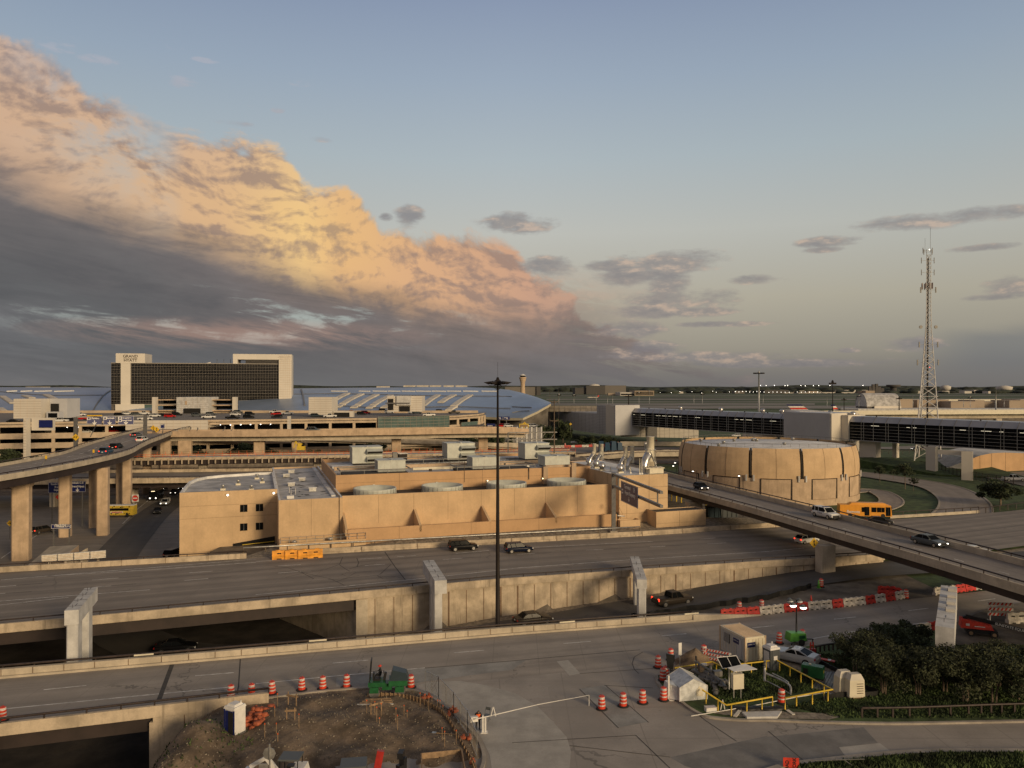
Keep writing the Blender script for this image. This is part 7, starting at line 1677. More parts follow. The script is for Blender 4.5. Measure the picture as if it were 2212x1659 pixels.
# cantilever sign reading Terminal C / Hyatt Regency
tg = empty('sign_gantry',label='cantilevered sign gantry reading Terminal C and Hyatt Regency beside the plant',cat='sign gantry'); A0_,A1_ = Vector((19,143,0)),Vector((23.2,118.5,0))
s = MB(); s.box((19,143,1.2),(.75,.75,11.2),0,'gantry'); s.box((19,143,1.0),(1.3,1.3,.5),0,'conc'); s.build('post',tg)
s = MB()
for z in (9.9,12.05): s.bar(A0_+Vector((0,0,z)),A1_+Vector((0,0,z)),.5,.42,'gantry')
for k in (.12,.93): s.bar(A0_.lerp(A1_,k)+Vector((0,0,10)),A0_.lerp(A1_,k)+Vector((0,0,12)),.2,.2,'gantry')
s.build('arm_frame',tg)
a,b,t,n = sign_panel(tg,'sign_board',A0_.lerp(A1_,.235)-Vector((.35,0,0)),A0_.lerp(A1_,.60)-Vector((.35,0,0)),3.6,8.0); an = atan2(t.y,t.x)
for tx,k,z,sz in (('Terminal',.40,10.85,.95),('Hyatt Regency',.56,9.85,.95)): c = a.lerp(b,k)+n; text(tx,'lettering',tg,sz,(c.x,c.y,z),(pi/2,0,an),'white',.012,bold=.018)
c = a.lerp(b,.80)+n; s = MB(); s.tube([(0,0,0),(0,-.02,0)],.42,'white',14); s.build('route_disc',tg,loc=(c.x,c.y,10.85),rz=an); c = c+n*.3; text('C','lettering',tg,.7,(c.x,c.y,10.85),(pi/2,0,an),'navy',.012,bold=.03)
c = a.lerp(b,.1)+n; s = MB(); s.box((0,0,-.4),(.8,.03,.8),0,'white'); s.box((0,-.02,-.15),(.55,.02,.3),0,'navy'); s.build('bed_symbol',tg,loc=(c.x,c.y,9.85),rz=an)
c = a.lerp(b,.5)+n; arrow(tg,(c.x,c.y,8.75),an,.9)
# ramp gantry with three boards
gy = 262; gg = empty('sign_gantry',label='sign gantry over the tall ramp with Parking, Arrivals and Departures boards',cat='sign gantry')
p0,p1 = dp(*U(0,655,940),222),dp(*U(0,1255,935),232); p0.z = p1.z = 11.5
for p,vv in ((p0,688),(p1,670)): zt_ = dp(*U(0,655,vv),p.y).z; s = MB(); s.box((p.x,p.y,10.6),(.85,.85,zt_-10.6),0,'gantry'); s.build('post',gg)
zz = dp(*U(0,900,745),227).z; s = MB()
for z in (zz,zz+2.2): s.bar((p0.x,p0.y,z),(p1.x,p1.y,z),.4,.4,'gantry')
s.build('cross_beam',gg)
for x0_,x1_,yt,yb,lines in ((750,883,682,753,('Parking',)),(894,1000,680,753,('Arrivals',)),(1020,1157,678,751,('Departures','Grand Hyatt'))):
    a,b = dp(*U(0,x0_,yt),223.5),dp(*U(0,x1_,yb),225.5); h = a.z-b.z; A_,B_,t,n = sign_panel(gg,'sign_board',a,b,h,b.z,'blue'); an = atan2(t.y,t.x); w = (B_-A_).length
    for k,tx in enumerate(lines):
        c = A_.lerp(B_,.56)+n; text(tx,'lettering',gg,.66 if len(tx) < 9 else .5,(c.x,c.y,b.z+h*(.76-.28*k)),(pi/2,0,an),'white',.02,bold=.02)
        c = A_.lerp(B_,.13)+n; s = MB(); s.box((0,0,-.4),(.9,.03,.8),0,'white'); s.box((0,-.02,-.25),(.5,.03,.5),0,'blue'); s.build('symbol',gg,loc=(c.x,c.y,b.z+h*(.76-.28*k)),rz=an)
    c = A_.lerp(B_,.5)+n; arrow(gg,(c.x,c.y,b.z+h*.2),an,1.3)
a,b = dp(*U(0,752,670),223.6),dp(*U(0,883,680),223.6); s = MB(); s.box(((a.x+b.x)/2,223.6,b.z),(b.x-a.x,.1,a.z-b.z),0,'yellow_sign'); s.build('clearance_strip',gg)
# blue direction boards in the underpass
def board(x0_,x1_,yt,yb,yy,lines,label,sz,i_=0,m='blue',arr=None,posts=None,sym=True):
    a,b = dp(*U(i_,x0_,yt),yy),dp(*U(i_,x1_,yb),yy); h = a.z-b.z; o = empty('direction_sign',label=label,cat='sign'); A_,B_,t,n = sign_panel(o,'sign_board',a,b,h,b.z,m)
    for k,tx in enumerate(lines): c = A_.lerp(B_,.5)+n; text(tx,'lettering',o,sz,(c.x+(.4 if k and sym else 0),c.y,b.z+h*(.84-.27*k*(1 if len(lines) > 2 else 1.2))),(pi/2,0,0),'white',.02,bold=.02)
    if arr: c = A_.lerp(B_,arr)+n; arrow(o,(c.x,c.y,b.z+h*.17),0,1.0)
    s = MB()
    for q in (posts or (.2,.8)): c = A_.lerp(B_,q); s.box((c.x,c.y+.2,-5.0),(.2,.2,b.z+h+5),0,'gantry')
    s.build('posts',o); return o
board(420,560,1252,1345,182,('South Exit','Rental','Express'),'left blue board reading South Exit, partly hidden by a tall column',.62,arr=.75)
board(575,744,1240,1335,182,('Terminals C-E','Grand Hyatt'),'right blue board reading Grand Hyatt, right of the second tall column',.62,arr=.58)
board(445,613,1613,1652,150,('North Exit','Terminals A B C'),'low blue board reading North Exit near the foot of the second column',.5,posts=(.1,.9))
board(1388,1423,746,784,262,('EXIT',),'tiny blue sign right of the two yellow diamonds',.5,sym=False,posts=(.5,)).location.z = 0
def diamond(pos,y,sz,label,txt=None,post=None,arrow_=False,m='yellow_sign',nm='warning_sign',z0=None,ang=0.0):
    p = dp(*pos,y); o = empty(nm,p,ang,label,'sign'); r = sz; s = MB(); s.hexa([(0,-.03,-r),(r,-.03,0),(r,.0,0),(0,.0,-r),(-r,-.03,0),(0,-.03,r),(0,0,r),(-r,0,0)],m) if False else None
    i = s_ = MB(); i = s_.pts([(0,-.03,-r),(r,-.03,0),(0,-.03,r),(-r,-.03,0),(0,.02,-r),(r,.02,0),(0,.02,r),(-r,.02,0)]); s_.face((i,i+1,i+2,i+3),m); s_.face((i+7,i+6,i+5,i+4),'galv')
    for k in range(4): l = (k+1) % 4; s_.face((i+l,i+k,i+4+k,i+4+l),m)
    s_.build('plate',o)
    if txt: text(txt,'lettering',o,r*.62,(0,-.05,0),(pi/2,0,0),'black',.01,bold=.02)
    if arrow_:
        s = MB(); s.bar((-r*.05,-.05,-r*.55),(-r*.05,-.05,r*.3),.04,r*.0+.04,'black'); s.box((0,-.05,-r*.55),(r*.14,.03,r*.9),0,'black'); s.poly([(-r*.25,-.06,r*.2),(r*.25,-.06,r*.2),(0,-.06,r*.6)],'black'); s.poly([(r*.07,-.06,-r*.2),(r*.35,-.06,-r*.5),(r*.25,-.06,-r*.58),(r*.02,-.06,-r*.33)],'black'); s.build('arrow_mark',o)
    if post is not None: s = MB(); s.box((0,.06,-post),(.1,.08,post),0,'gantry'); s.build('post',o)
    return o
diamond(L(3,318,92),117.2,.78,'yellow diamond merge sign fixed to the flyover pier',arrow_=True,ang=.25)
diamond(U(0,655,862),221,1.05,'yellow diamond clearance sign on the left gantry post','8\'-2"'); diamond(U(0,1325,782),262,1.0,'left one of two overlapping yellow diamonds right of the gantry',arrow_=True,post=4); diamond(U(0,1354,795),261,1.0,'right one of two overlapping yellow diamonds right of the gantry',arrow_=True,post=4)
diamond(U(0,87,1604),150,.6,'yellow diamond clearance sign on the grass at far left','14\'-8"',post=3.2); diamond(U(2,109,745),378,.95,'small yellow diamond above the yellow message board',arrow_=True,post=4); diamond(U(2,507,748),372,.65,'tiny yellow diamond left of the grey connector wall',arrow_=True,post=4)
diamond(U(0,500,1378),190,.6,'red-orange work sign beside the second tall column',m='red',post=2.2)
p = g(*U(0,1170,1500),z=-5); o = empty('do_not_enter_sign',p,0,'white and red do-not-enter sign on a post by the bus','sign'); zt_ = dp(*U(0,1170,1388),p.y).z+5; s = MB(); s.box((0,.05,0),(.1,.1,zt_),0,'gantry'); s.build('post',o)
s = MB(); s.box((0,0,zt_-.95),(1.9,.04,1.9),0,'white'); s.build('plate',o); s = MB(); s.tube([(0,-.03,zt_),(0,-.05,zt_)],.82,'red',18); s.build('red_disc',o); s = MB(); s.box((0,-.07,zt_-.15),(1.2,.02,.3),0,'white'); s.build('white_bar',o); s = MB(); s.box((-.35,0,zt_-2.2),(.3,.04,.8),0,'white'); s.box((.3,0,zt_-2.2),(.3,.04,.8),0,'white'); s.build('lower_plates',o)
o = empty('message_board',dp(*U(2,103,790),376),0,'yellow trailer message board at the terminal curb','message board'); s = MB(); s.box((0,0,.6),(4.6,.5,2.0),0,'yellow'); s.box((0,-.3,1.0),(3.8,.1,1.2),0,'wood'); s.build('board',o); s = MB(); s.box((0,.4,-4),(1,1,5),0,'gantry'); s.build('mast',o)
# lamps beside the flyover and chevrons along the tall ramp
for i_,x,y,yy,l in ((2,1408,1085,205,'upper one of two street lamps left of the tank'),(2,1392,1112,200,'lower one of two street lamps left of the tank'),(2,1562,1158,178,'lit street lamp before the left part of the tank'),(2,1960,1198,168,'lit street lamp before the middle of the tank')):
    p = dp(*U(i_,x,y),yy); o = empty('street_lamp',(p.x+.9,yy,-.2),0,l,'street lamp','street lamps by the tank'); h = p.z+.4; s = MB(); s.tube([(0,0,0),(0,0,h),(-.9,0,h+.05)],.07,'bronze',6); s.build('pole',o)
    s = MB(); s.box((-.9,0,h-.06),(.6,.4,.16),0,'bronze'); s.build('head',o); s = MB(); s.ball((-.9,-.05,h-.13),(.22,.18,.09),'lamp',8,5); s.build('lens',o)
for x,yb,yt,yy,l in ((322,1170,1050,152,'tilted chevron post nearest on the outer rail of the tall ramp'),(732,1090,995,172,'second tilted chevron post on the outer rail of the tall ramp'),(780,860,760,232,'slanted post beyond the tall ramp at the gantry'),(1620,830,790,263,'slanted post on the elevated road, first of four'),(1680,830,795,263,'slanted post on the elevated road, second of four'),(1915,820,785,264,'slanted post on the elevated road, third of four'),(1985,820,785,264,'slanted post on the elevated road, fourth of four')):
    a,b = dp(*U(0,x,yb),yy),dp(*U(0,x+80 if yy < 200 else x+(30 if x > 1000 else 50),yt),yy+1); o = empty('chevron_post',a,0,l,'sign post','slanted chevron posts'); d = b-a; s = MB(); s.tube([(0,0,0),tuple(d*.8),tuple(d)],.12,'gantry',6); s.build('post',o)
    s = MB(); s.box((d.x,d.y-.1,d.z),(.4,.08,.7),0,'yellow_sign' if yy < 200 else 'gantry'); s.build('chevron_plate',o)
# ---------------------------------------------------------------- trees
def crown(n,rx,rz,seed,leaf=.28,m='leaf',lobes=9,cz=None):
    r = random.Random(seed); s = MB(); cz = cz if cz is not None else rz
    lob = [(r.uniform(-.75,.75)*rx,r.uniform(-.75,.75)*rx,cz+r.uniform(-.75,.85)*rz*.85,r.uniform(.2,.46)) for _ in range(lobes)]
    for k in range(n):
        lx,ly,lz,lr = r.choice(lob); th = r.uniform(0,2*pi); c = r.uniform(-1,1); q = sqrt(1-c*c); rad = r.random()**.4*lr
        x,y,z = lx+q*cos(th)*rad*rx,ly+q*sin(th)*rad*rx,lz+c*rad*rz
        a = Vector((r.gauss(0,1),r.gauss(0,1),r.gauss(0,.8))).normalized()*leaf*r.uniform(.6,1.3); b = a.cross(Vector((r.gauss(0,1),r.gauss(0,1),r.gauss(0,1)))).normalized()*leaf*.5*r.uniform(.6,1.2); p = Vector((x,y,z))
        s.quad(p-a,p+b,p+a,p-b,m)
    return s,lob
def make_tree(name,n,rx,rz,cz,seed,leaf,m,stems=1,r0=.16,low=True):
    o = empty(name); s,lob = crown(n,rx,rz,seed,leaf,m,24,cz); r = random.Random(seed+1)
    t = MB()
    for k in range(stems):
        a = 2*pi*k/max(1,stems)+.4; q = .18 if stems > 1 else 0; e = Vector((q*cos(a)*4*rx*.3,q*sin(a)*4*rx*.3,cz-rz*.3)); t.tube([(q*cos(a),q*sin(a),-.2),(e*.5).lerp(Vector((q*cos(a),q*sin(a),e.z*.5)),.6),e],[r0,r0*.75,r0*.5],'bark',6)
        for l in lob[k::stems][:4]: t.tube([e,((e.x+l[0])/2,(e.y+l[1])/2,(e.z+l[2])/2+.15),(l[0],l[1],l[2])],[r0*.45,r0*.3,r0*.12],'bark',5)
    t.build('trunk',o); s.build('crown',o); return o
tA = make_tree('crape_myrtle',7000,2.7,1.8,2.9,21,.14,'leaf_dark',3,.09); tB = make_tree('crape_myrtle',7000,2.9,1.7,2.7,22,.14,'leaf_dark',4,.08); tC = make_tree('bushy_tree',5000,2.4,1.6,2.3,23,.17,'leaf',2,.10)
TL = [(tA,L(3,600,985),.85,'leftmost bushy tree of the dark grove at lower right'),(tB,L(3,760,950),.85,'tree behind the front row at the left of the dark grove'),(tC,L(3,850,880),.95,'high bushy tree at the left back of the dark grove'),(tB,L(3,800,1140),.98,'front tree with pale forked trunk, left part of the dark grove'),(tA,L(3,1040,1150),.98,'front tree with single pale trunk in the dark grove'),
 (tC,L(3,980,920),1.1,'tree directly left of the stepped grey pier'),(tA,L(3,1225,1130),.92,'front tree below the stepped grey pier'),(tB,L(3,1370,1195),1.08,'front tree with V-shaped pale trunks right of centre in the grove'),(tC,L(3,1390,1060),.95,'tree right of the stepped grey pier, under the boom lift'),(tA,L(3,1565,1205),1.05,'front tree with twin pale trunks near the right edge'),
 (tB,L(3,1600,1090),.9,'second-row tree near the right edge of the grove'),(tC,L(3,1720,1180),1.2,'rightmost front tree of the grove'),(tA,L(3,1750,1090),.9,'rightmost second-row tree of the grove'),(tC,L(3,1150,1060),.9,'tree in front of the foot of the stepped grey pier'),(tB,L(3,1850,1130),.95,'tree cut by the right edge of the picture')]
first = set()
def put(t,p,sc,l,grp,rz=None):
    if t in first: o = dup(t)
    else: first.add(t); o = t; CH[t] = [q for q in COL.objects if q.parent == t]
    o.location = p; o.scale = sc if isinstance(sc,tuple) else (sc,sc,sc); o.rotation_euler = (0,0,rnd.uniform(0,6) if rz is None else rz); tag(o,l,'tree',grp); return o
for t,pos,sc_,l in TL: put(t,g(*pos,z=.1),(sc_*.98,sc_*.98,sc_*.93),l,'dark grove of small trees')
tD = make_tree('live_oak',4200,4.6,3.4,4.6,31,.42,'leaf',2,.22); tE = make_tree('shade_tree',4200,3.6,4.4,5.4,32,.42,'leaf',1,.25); tF = make_tree('young_tree',900,1.5,1.2,2.9,33,.16,'leaf',1,.07)
FT = [(tE,(2,440,892),390,11.6/9.5,'largest rounded tree between the ribbed screen and grey wall',-.2),(tD,(2,265,895),380,1.15,'broad tree left of the largest one by the ribbed screen',0),(tD,(2,335,893),395,1.0,'tree between the two big ones by the ribbed screen',0),(tD,(2,700,885),372,.62,'shrubby tree at the foot of the grey wall',-.5),(tD,(2,800,888),372,.62,'shrubby tree near the right end of the grey wall',-.5),(tD,(2,870,882),372,.5,'rightmost shrubby tree under the grey wall',-.5),(tD,(2,600,890),375,.6,'shrub between big tree and grey wall',-.5),
 (tD,(0,45,1075),262,1.0,'dark tree low at the left edge beside the garage',-1),(tE,(0,130,1070),262,.62,'small tree left of the white pylon foot',-1),(tD,(0,300,1062),262,.7,'round tree right of the white pylon foot',-1),(tE,(0,600,960),300,.35,'tiny tree against the garage behind the tall ramp',4),(tD,(0,1560,1035),285,.95,'tree under the elevated road left of its piers',-1),(tD,(0,1690,1030),287,.9,'tree under the elevated road between two piers',-1),(tD,(0,2090,1020),290,1.0,'tree under the elevated road near the yellow excavator',-1),
 (tD,(1,80,985),290,.9,'tree under the elevated road left of the excavator',-1),(tD,(1,490,980),290,.7,'tree under the elevated road right of the excavator',-1),(tD,(1,680,975),292,.6,'small tree behind the left air handler',-1),(tD,(1,1030,955),300,.9,'tree behind the middle of the plant roof',-1),(tE,(1,1790,930),320,1.0,'tree left of the rightmost elevated-road pier',-1),(tD,(1,1870,935),315,1.1,'broad tree beside the rightmost elevated-road pier',-1),(tE,(1,2040,930),318,1.05,'tree right of the rightmost elevated-road pier',-1),(tE,(1,2160,900),330,1.05,'tall tree behind the dark light mast',-1),(tD,(2,1030,880),368,.35,'sparse little shrub before the warm connector wall',0)]
for t,(i_,x,y),yy,sc,l,z in FT: p = dp(*U(i_,x,y),yy); p.z = min(p.z,4) if z is None else z; put(t,p,sc,l,'trees around the garage and connector')
put(tF,g(*U(3,965,1245)),1.2,'thin young tree on the loop lawn, left one','young trees on the loop lawn'); put(tF,g(*U(3,1183,1300)),1.75,'bigger young tree in the middle of the loop lawn','young trees on the loop lawn'); put(tF,g(*U(3,1255,1320)),.9,'small sapling right of the middle lawn tree','young trees on the loop lawn'); put(tF,g(*U(3,1080,1225)),.8,'bare sapling between two lawn trees','young trees on the loop lawn')
put(tD,g(*U(3,2008,1445)),(.95,.95,.72),'wide umbrella-shaped tree on the grass at right','lone tree'); put(tD,Vector((-118,150,-5)),1.0,'dark bushy tree cut by the left edge above the grass','lone tree')
# weeds tufts on grass
def tufts(name,poly,n,z,h,m,label):
    xs_ = [p.x for p in poly]; ys_ = [p.y for p in poly]; r = random.Random(n); s = MB(); c = 0
    def inside(x,y):
        ins = False
        for k in range(len(poly)):
            a,b = poly[k],poly[k-1]
            if (a.y > y) != (b.y > y) and x < (b.x-a.x)*(y-a.y)/(b.y-a.y)+a.x: ins = not ins
        return ins
    while c < n:
        x,y = r.uniform(min(xs_),max(xs_)),r.uniform(min(ys_),max(ys_))
        if not inside(x,y): continue
        c += 1; w = r.uniform(.05,.16); a = r.uniform(0,3.14); hh = h*r.uniform(.4,1.2); dx,dy = w*cos(a),w*sin(a)
        zz = z if z > 0 else dz(x,y); s.poly([(x-dx,y-dy,zz-.02),(x+dx,y+dy,zz-.02),(x+r.uniform(-.12,.12),y+r.uniform(-.12,.12),zz+hh)],m)
    s.build(name,None,label,'grass',kind='stuff')
mat('weed',(.055,.085,.025),.9,.35,.4)
tufts('weeds',[g(*L(2,*q),z=.13) for q in ((1330,1110),(1490,1215),(1781,1165))]+[g(*L(3,*q),z=.13) for q in ((440,1100),(60,915),(0,930))]+[g(*L(2,*q),z=.13) for q in ((1500,960),(1370,930),(1200,990))],8000,.13,.22,'weed','rank green weeds inside the yellow-railed valve yard')
tufts('rough_grass',[g(*L(3,*q),z=.13) for q in ((120,1230),(500,1310),(1781,1310),(1781,1000),(900,900),(300,860),(330,900),(520,1010),(760,1130),(640,1180),(360,1170))],14000,.13,.2,'weed','rough grass round the grove and yard')
tufts('lot_weeds',[Vector((-30,57,0)),Vector((-22,57,0)),Vector((-20,61,0)),Vector((-23,65,0)),Vector((-28,64,0))],260,-1.0,.2,'weed','patchy weeds at the left of the dirt lot')
tufts('verge_grass',[g(*L(3,*q),z=.1) for q in ((200,1640),(700,1590),(1200,1555),(1781,1555),(1781,1659),(200,1659))],4000,.12,.3,'weed','tall verge grass along the bottom right edge')

# ---------------------------------------------------------------- construction site, yard and people
def thing(name,pos,rz,label,cat,group=None,z=0.0): return empty(name,g(*pos,z=z) if not isinstance(pos,Vector) else pos,radians(rz),label,cat,group)
def part(o,name,f,sub=None): s = MB(); f(s); return s.build(name,sub or o)
# green tandem roller and its driver
ro = thing('road_roller',L(1,915,1146),6,'green tandem roller with black hood and roll bar, parked on the kerb','road roller',z=.05)
for x in (-1.15,1.15):
    part(ro,'drum',lambda s: s.tube([(x,-.75,.5),(x,.75,.5)],.5,'gantry',20)); part(ro,'drum_frame',lambda s: (s.box((x,-.82,.5),(.8,.1,.5),0,'green'),s.box((x,.82,.5),(.8,.1,.5),0,'green')))
part(ro,'chassis',lambda s: (s.box((-.95,0,1.0),(1.5,1.45,.4),0,'green'),s.box((1.0,0,1.0),(1.7,1.45,.5),0,'green'),s.box((0,0,.6),(.9,.9,.6),0,'green')))
part(ro,'hood',lambda s: s.hexa([(.25,-.72,1.5),(1.95,-.72,1.5),(1.95,.72,1.5),(.25,.72,1.5),(.5,-.62,2.45),(1.75,-.55,2.1),(1.75,.55,2.1),(.5,.62,2.45)],'c_teal'))
part(ro,'seat',lambda s: (s.box((-.95,0,1.4),(.6,.6,.2),0,'black'),s.box((-1.25,0,1.5),(.15,.6,.6),0,'black')))
part(ro,'roll_bar',lambda s: [s.bar((-1.6,y,1.4),(-1.45,y,3.3),.1,.1,'black') for y in (-.5,.5)]+[s.bar((-1.45,-.5,3.28),(-1.45,.5,3.28),.1,.1,'black')])
part(ro,'controls',lambda s: (s.bar((-.3,0,1.3),(-.15,0,2.1),.25,.3,'black'),s.tube([(-.35,-.3,2.1),(-.35,.3,2.1)],.04,'black',6)))
def skin(name,parent,verts,edges,radii,m,sub=1):
    me = bpy.data.meshes.new(name); me.from_pydata(verts,edges,[]); me.materials.append(MT[m]); o = bpy.data.objects.new(name,me); COL.objects.link(o); o.parent = parent
    o.modifiers.new('Skin','SKIN'); me.skin_vertices  # layer is made with the modifier
    for k,r in enumerate(radii): me.skin_vertices[0].data[k].radius = (r,r)
    me.skin_vertices[0].data[0].use_root = True; o.modifiers.new('Sub','SUBSURF').render_levels = sub; return o
def person(pos,rz,label,J,vest=False,helmet=None,z=0.0,extra=None):
    "J: joints pelvis, chest, neck, head, (shoulder, elbow, wrist)x2, (hip, knee, ankle, toe)x2"
    o = thing('person',pos,rz,label,'person',z=z); V = [J['pelvis'],J['chest'],J['neck'],J['head']]; R_ = [.15,.18,.07,.105]; Ed = [(0,1),(1,2),(2,3)]
    for sd in ('l','r'):
        b = len(V); V += J['arm_'+sd]; R_ += [.085,.055,.04]; Ed += [(1,b),(b,b+1),(b+1,b+2)]; w = Vector(V[b+2]); d = (w-Vector(V[b+1])).normalized(); x_ = d.cross(Vector((0,0,1))); x_ = x_.normalized() if x_.length > .1 else Vector((1,0,0))
        V.append(tuple(w+d*.08)); R_.append(.035); p_ = len(V)-1; Ed.append((b+2,p_))
        for q,ln in ((-1.2,.07),(-.4,.085),(.4,.08),(1.2,.065)): V.append(tuple(w+d*(.08+ln)+x_*.02*q+Vector((0,0,-.02)))); R_.append(.009); Ed.append((p_,len(V)-1))
        V.append(tuple(w+d*.07+x_*.06)); R_.append(.01); Ed.append((b+2,len(V)-1))
        b = len(V); V += J['leg_'+sd]; R_ += [.10,.07,.05,.045]; Ed += [(0,b),(b,b+1),(b+1,b+2),(b+2,b+3)]
    skin('body',o,V,Ed,R_,'cloth_black'); h = Vector(J['head']); part(o,'head',lambda s: (s.ball(tuple(h+Vector((0,0,.02))),(.085,.10,.12),'skin',10,8),s.ball(tuple(h+Vector((0,-.10,.01))),(.015,.02,.025),'skin',5,4)))
    if helmet: part(o,'helmet',lambda s: (s.ball(tuple(h+Vector((0,0,.07))),(.13,.15,.11),helmet,10,6),s.box((h.x,h.y-.02,h.z+.05),(.28,.34,.02),0,helmet)))
    else: part(o,'hair',lambda s: s.ball(tuple(h+Vector((0,.02,.06))),(.095,.105,.095),'black',10,6))
    if vest: part(o,'vest',lambda s: s.lathe([(.20,0),(.215,.12),(.23,.3),(.2,.42)],(J['chest'][0],J['chest'][1],J['pelvis'][2]+.05),'vest',10)); part(o,'vest_stripe',lambda s: s.lathe([(.222,0),(.224,.06)],(J['chest'][0],J['chest'][1],J['pelvis'][2]+.13),'band',10))
    return o
person(tuple(L(1,868,1128)),-80,'roller driver in dark clothes and red hard hat, seated on the green roller',dict(pelvis=(0,0,1.65),chest=(0,-.03,2.0),neck=(0,-.04,2.22),head=(0,-.06,2.38),arm_l=[(.2,-.03,2.1),(.26,-.2,1.88),(.2,-.42,1.9)],arm_r=[(-.2,-.03,2.1),(-.26,-.2,1.88),(-.2,-.42,1.9)],leg_l=[(.1,-.05,1.6),(.14,-.45,1.62),(.14,-.5,1.2),(.14,-.65,1.17)],leg_r=[(-.1,-.05,1.6),(-.14,-.45,1.62),(-.14,-.5,1.2),(-.14,-.65,1.17)]),helmet='red')
person(tuple(L(1,1545,1392)),10,'gate guard in black clothes and orange vest, head bowed beside the gate post',dict(pelvis=(0,.03,.95),chest=(0,-.08,1.33),neck=(0,-.20,1.52),head=(0,-.30,1.58),arm_l=[(.20,-.1,1.42),(.27,-.2,1.15),(.14,-.38,1.02)],arm_r=[(-.20,-.1,1.42),(-.29,-.14,1.14),(-.26,-.25,.88)],leg_l=[(.11,.03,.88),(.13,-.03,.48),(.14,.02,.09),(.14,-.16,.05)],leg_r=[(-.11,.03,.88),(-.14,-.02,.48),(-.16,.03,.09),(-.17,-.15,.05)]),vest=True)
# barrier gate
pg_ = g(*L(1,1588,1408)); ga_ = thing('barrier_gate',pg_,0,'white boom gate with long arm reaching across the intersection from the guard','gate')
tip = g(*L(2,535,1225)); tip = dp(*L(2,535,1150),tip.y)-pg_; base_ = Vector((0,0,1.25)); back = dp(*L(1,1515,1338),pg_.y-.3)-pg_
part(ga_,'post',lambda s: (s.box((-.1,0,0),(.14,.16,1.4),0,'white'),s.box((.1,0,0),(.14,.16,1.25),0,'white'),s.box((0,0,0),(.55,.5,.05),0,'white')))
part(ga_,'boom_arm',lambda s: s.tube([base_+(base_-tip).normalized()*.9,base_,base_.lerp(tip,.5)+Vector((0,0,.12)),tip],[.045,.045,.03,.025],'white',6))
part(ga_,'drop_leg',lambda s: s.tube([tip,tip-Vector((0,0,tip.z-.02))],.035,'white',5)); part(ga_,'brace',lambda s: (s.bar((.55,.1,1.3),(.75,.1,2.1),.06,.06,'white'),s.bar((.95,.1,1.3),(.75,.1,2.1),.06,.06,'white')))
part(ga_,'counterweight',lambda s: s.box((-.85,-.1,.95),(.65,.3,.4),.35,'white'))
ch = thing('folding_chair',L(1,1607,1325),-25,'dark folding chair behind the white gate post','chair')
part(ch,'seat',lambda s: s.box((0,0,.45),(.45,.42,.04),0,'c_grey')); part(ch,'backrest',lambda s: s.box((0,.24,.8),(.45,.04,.25),0,'c_grey'))
for x in (-.22,.22): part(ch,'leg',lambda s: (s.bar((x,-.2,0),(x,.26,1.05),.03,.03,'c_grey'),s.bar((x,.25,0),(x,-.15,.45),.03,.03,'c_grey')))
gp_ = thing('gate_receiver',L(2,1098,1182),0,'white twin-post gate receiver beside the plastic tent','post'); part(gp_,'posts',lambda s: (s.box((-.12,0,0),(.14,.14,2.2),0,'white'),s.box((.12,0,0),(.14,.14,1.3),0,'white'))); part(gp_,'base',lambda s: s.box((0,0,0),(.7,.5,.05),0,'white'))
# portable toilets
def toilet(pos,rz,label,body,roof,door=None,z=.1,sc=1.0,cat='portable toilet'):
    o = thing('portable_toilet',pos,rz,label,cat,z=z); o.scale = (sc,)*3
    part(o,'cabin',lambda s: (s.box((0,0,0),(1.15,1.15,2.1),0,body),s.box((0,0,-.02),(1.25,1.25,.14),0,'gantry'))); part(o,'roof',lambda s: (s.box((0,0,2.1),(1.25,1.25,.2),0,roof,.9),s.box((0,0,2.3),(.9,.9,.16),0,roof,.8),s.tube([(.35,.3,2.3),(.35,.3,2.65)],.06,roof,6)))
    part(o,'door',lambda s: s.box((0,-.6,.15),(.8,.06,1.85),0,door or body)); part(o,'side_vents',lambda s: (s.box((.585,0,.3),(.03,.8,1.6),0,roof),s.box((-.585,0,.3),(.03,.8,1.6),0,roof))); return o
t1 = toilet(Vector((-22.6,62.4,.25)),-28,'white and blue portable toilet with open door beside the orange netting','white','white','blue'); part(t1,'blue_front',lambda s: (s.box((.0,-.585,.02),(1.1,.05,.14),0,'blue'),s.box((-.53,-.59,.1),(.1,.06,2.0),0,'blue'),s.box((.53,-.59,.1),(.1,.06,2.0),0,'blue'))); part(t1,'open_doorway',lambda s: s.box((.2,-.635,.2),(.5,.03,1.75),0,'hole'))
t2 = toilet(L(3,20,968),22,'grey portable toilet with pale domed roof between container and silver coupe','c_grey','white'); part(t2,'label_plates',lambda s: (s.box((0,-.64,1.1),(.45,.02,.4),0,'white'),s.box((-.61,0,1.1),(.02,.45,.35),0,'white')))
toilet(U(2,1165,985),0,'distant grey portable toilet right of the tallest stack','c_grey','white',sc=1.6,z=0)
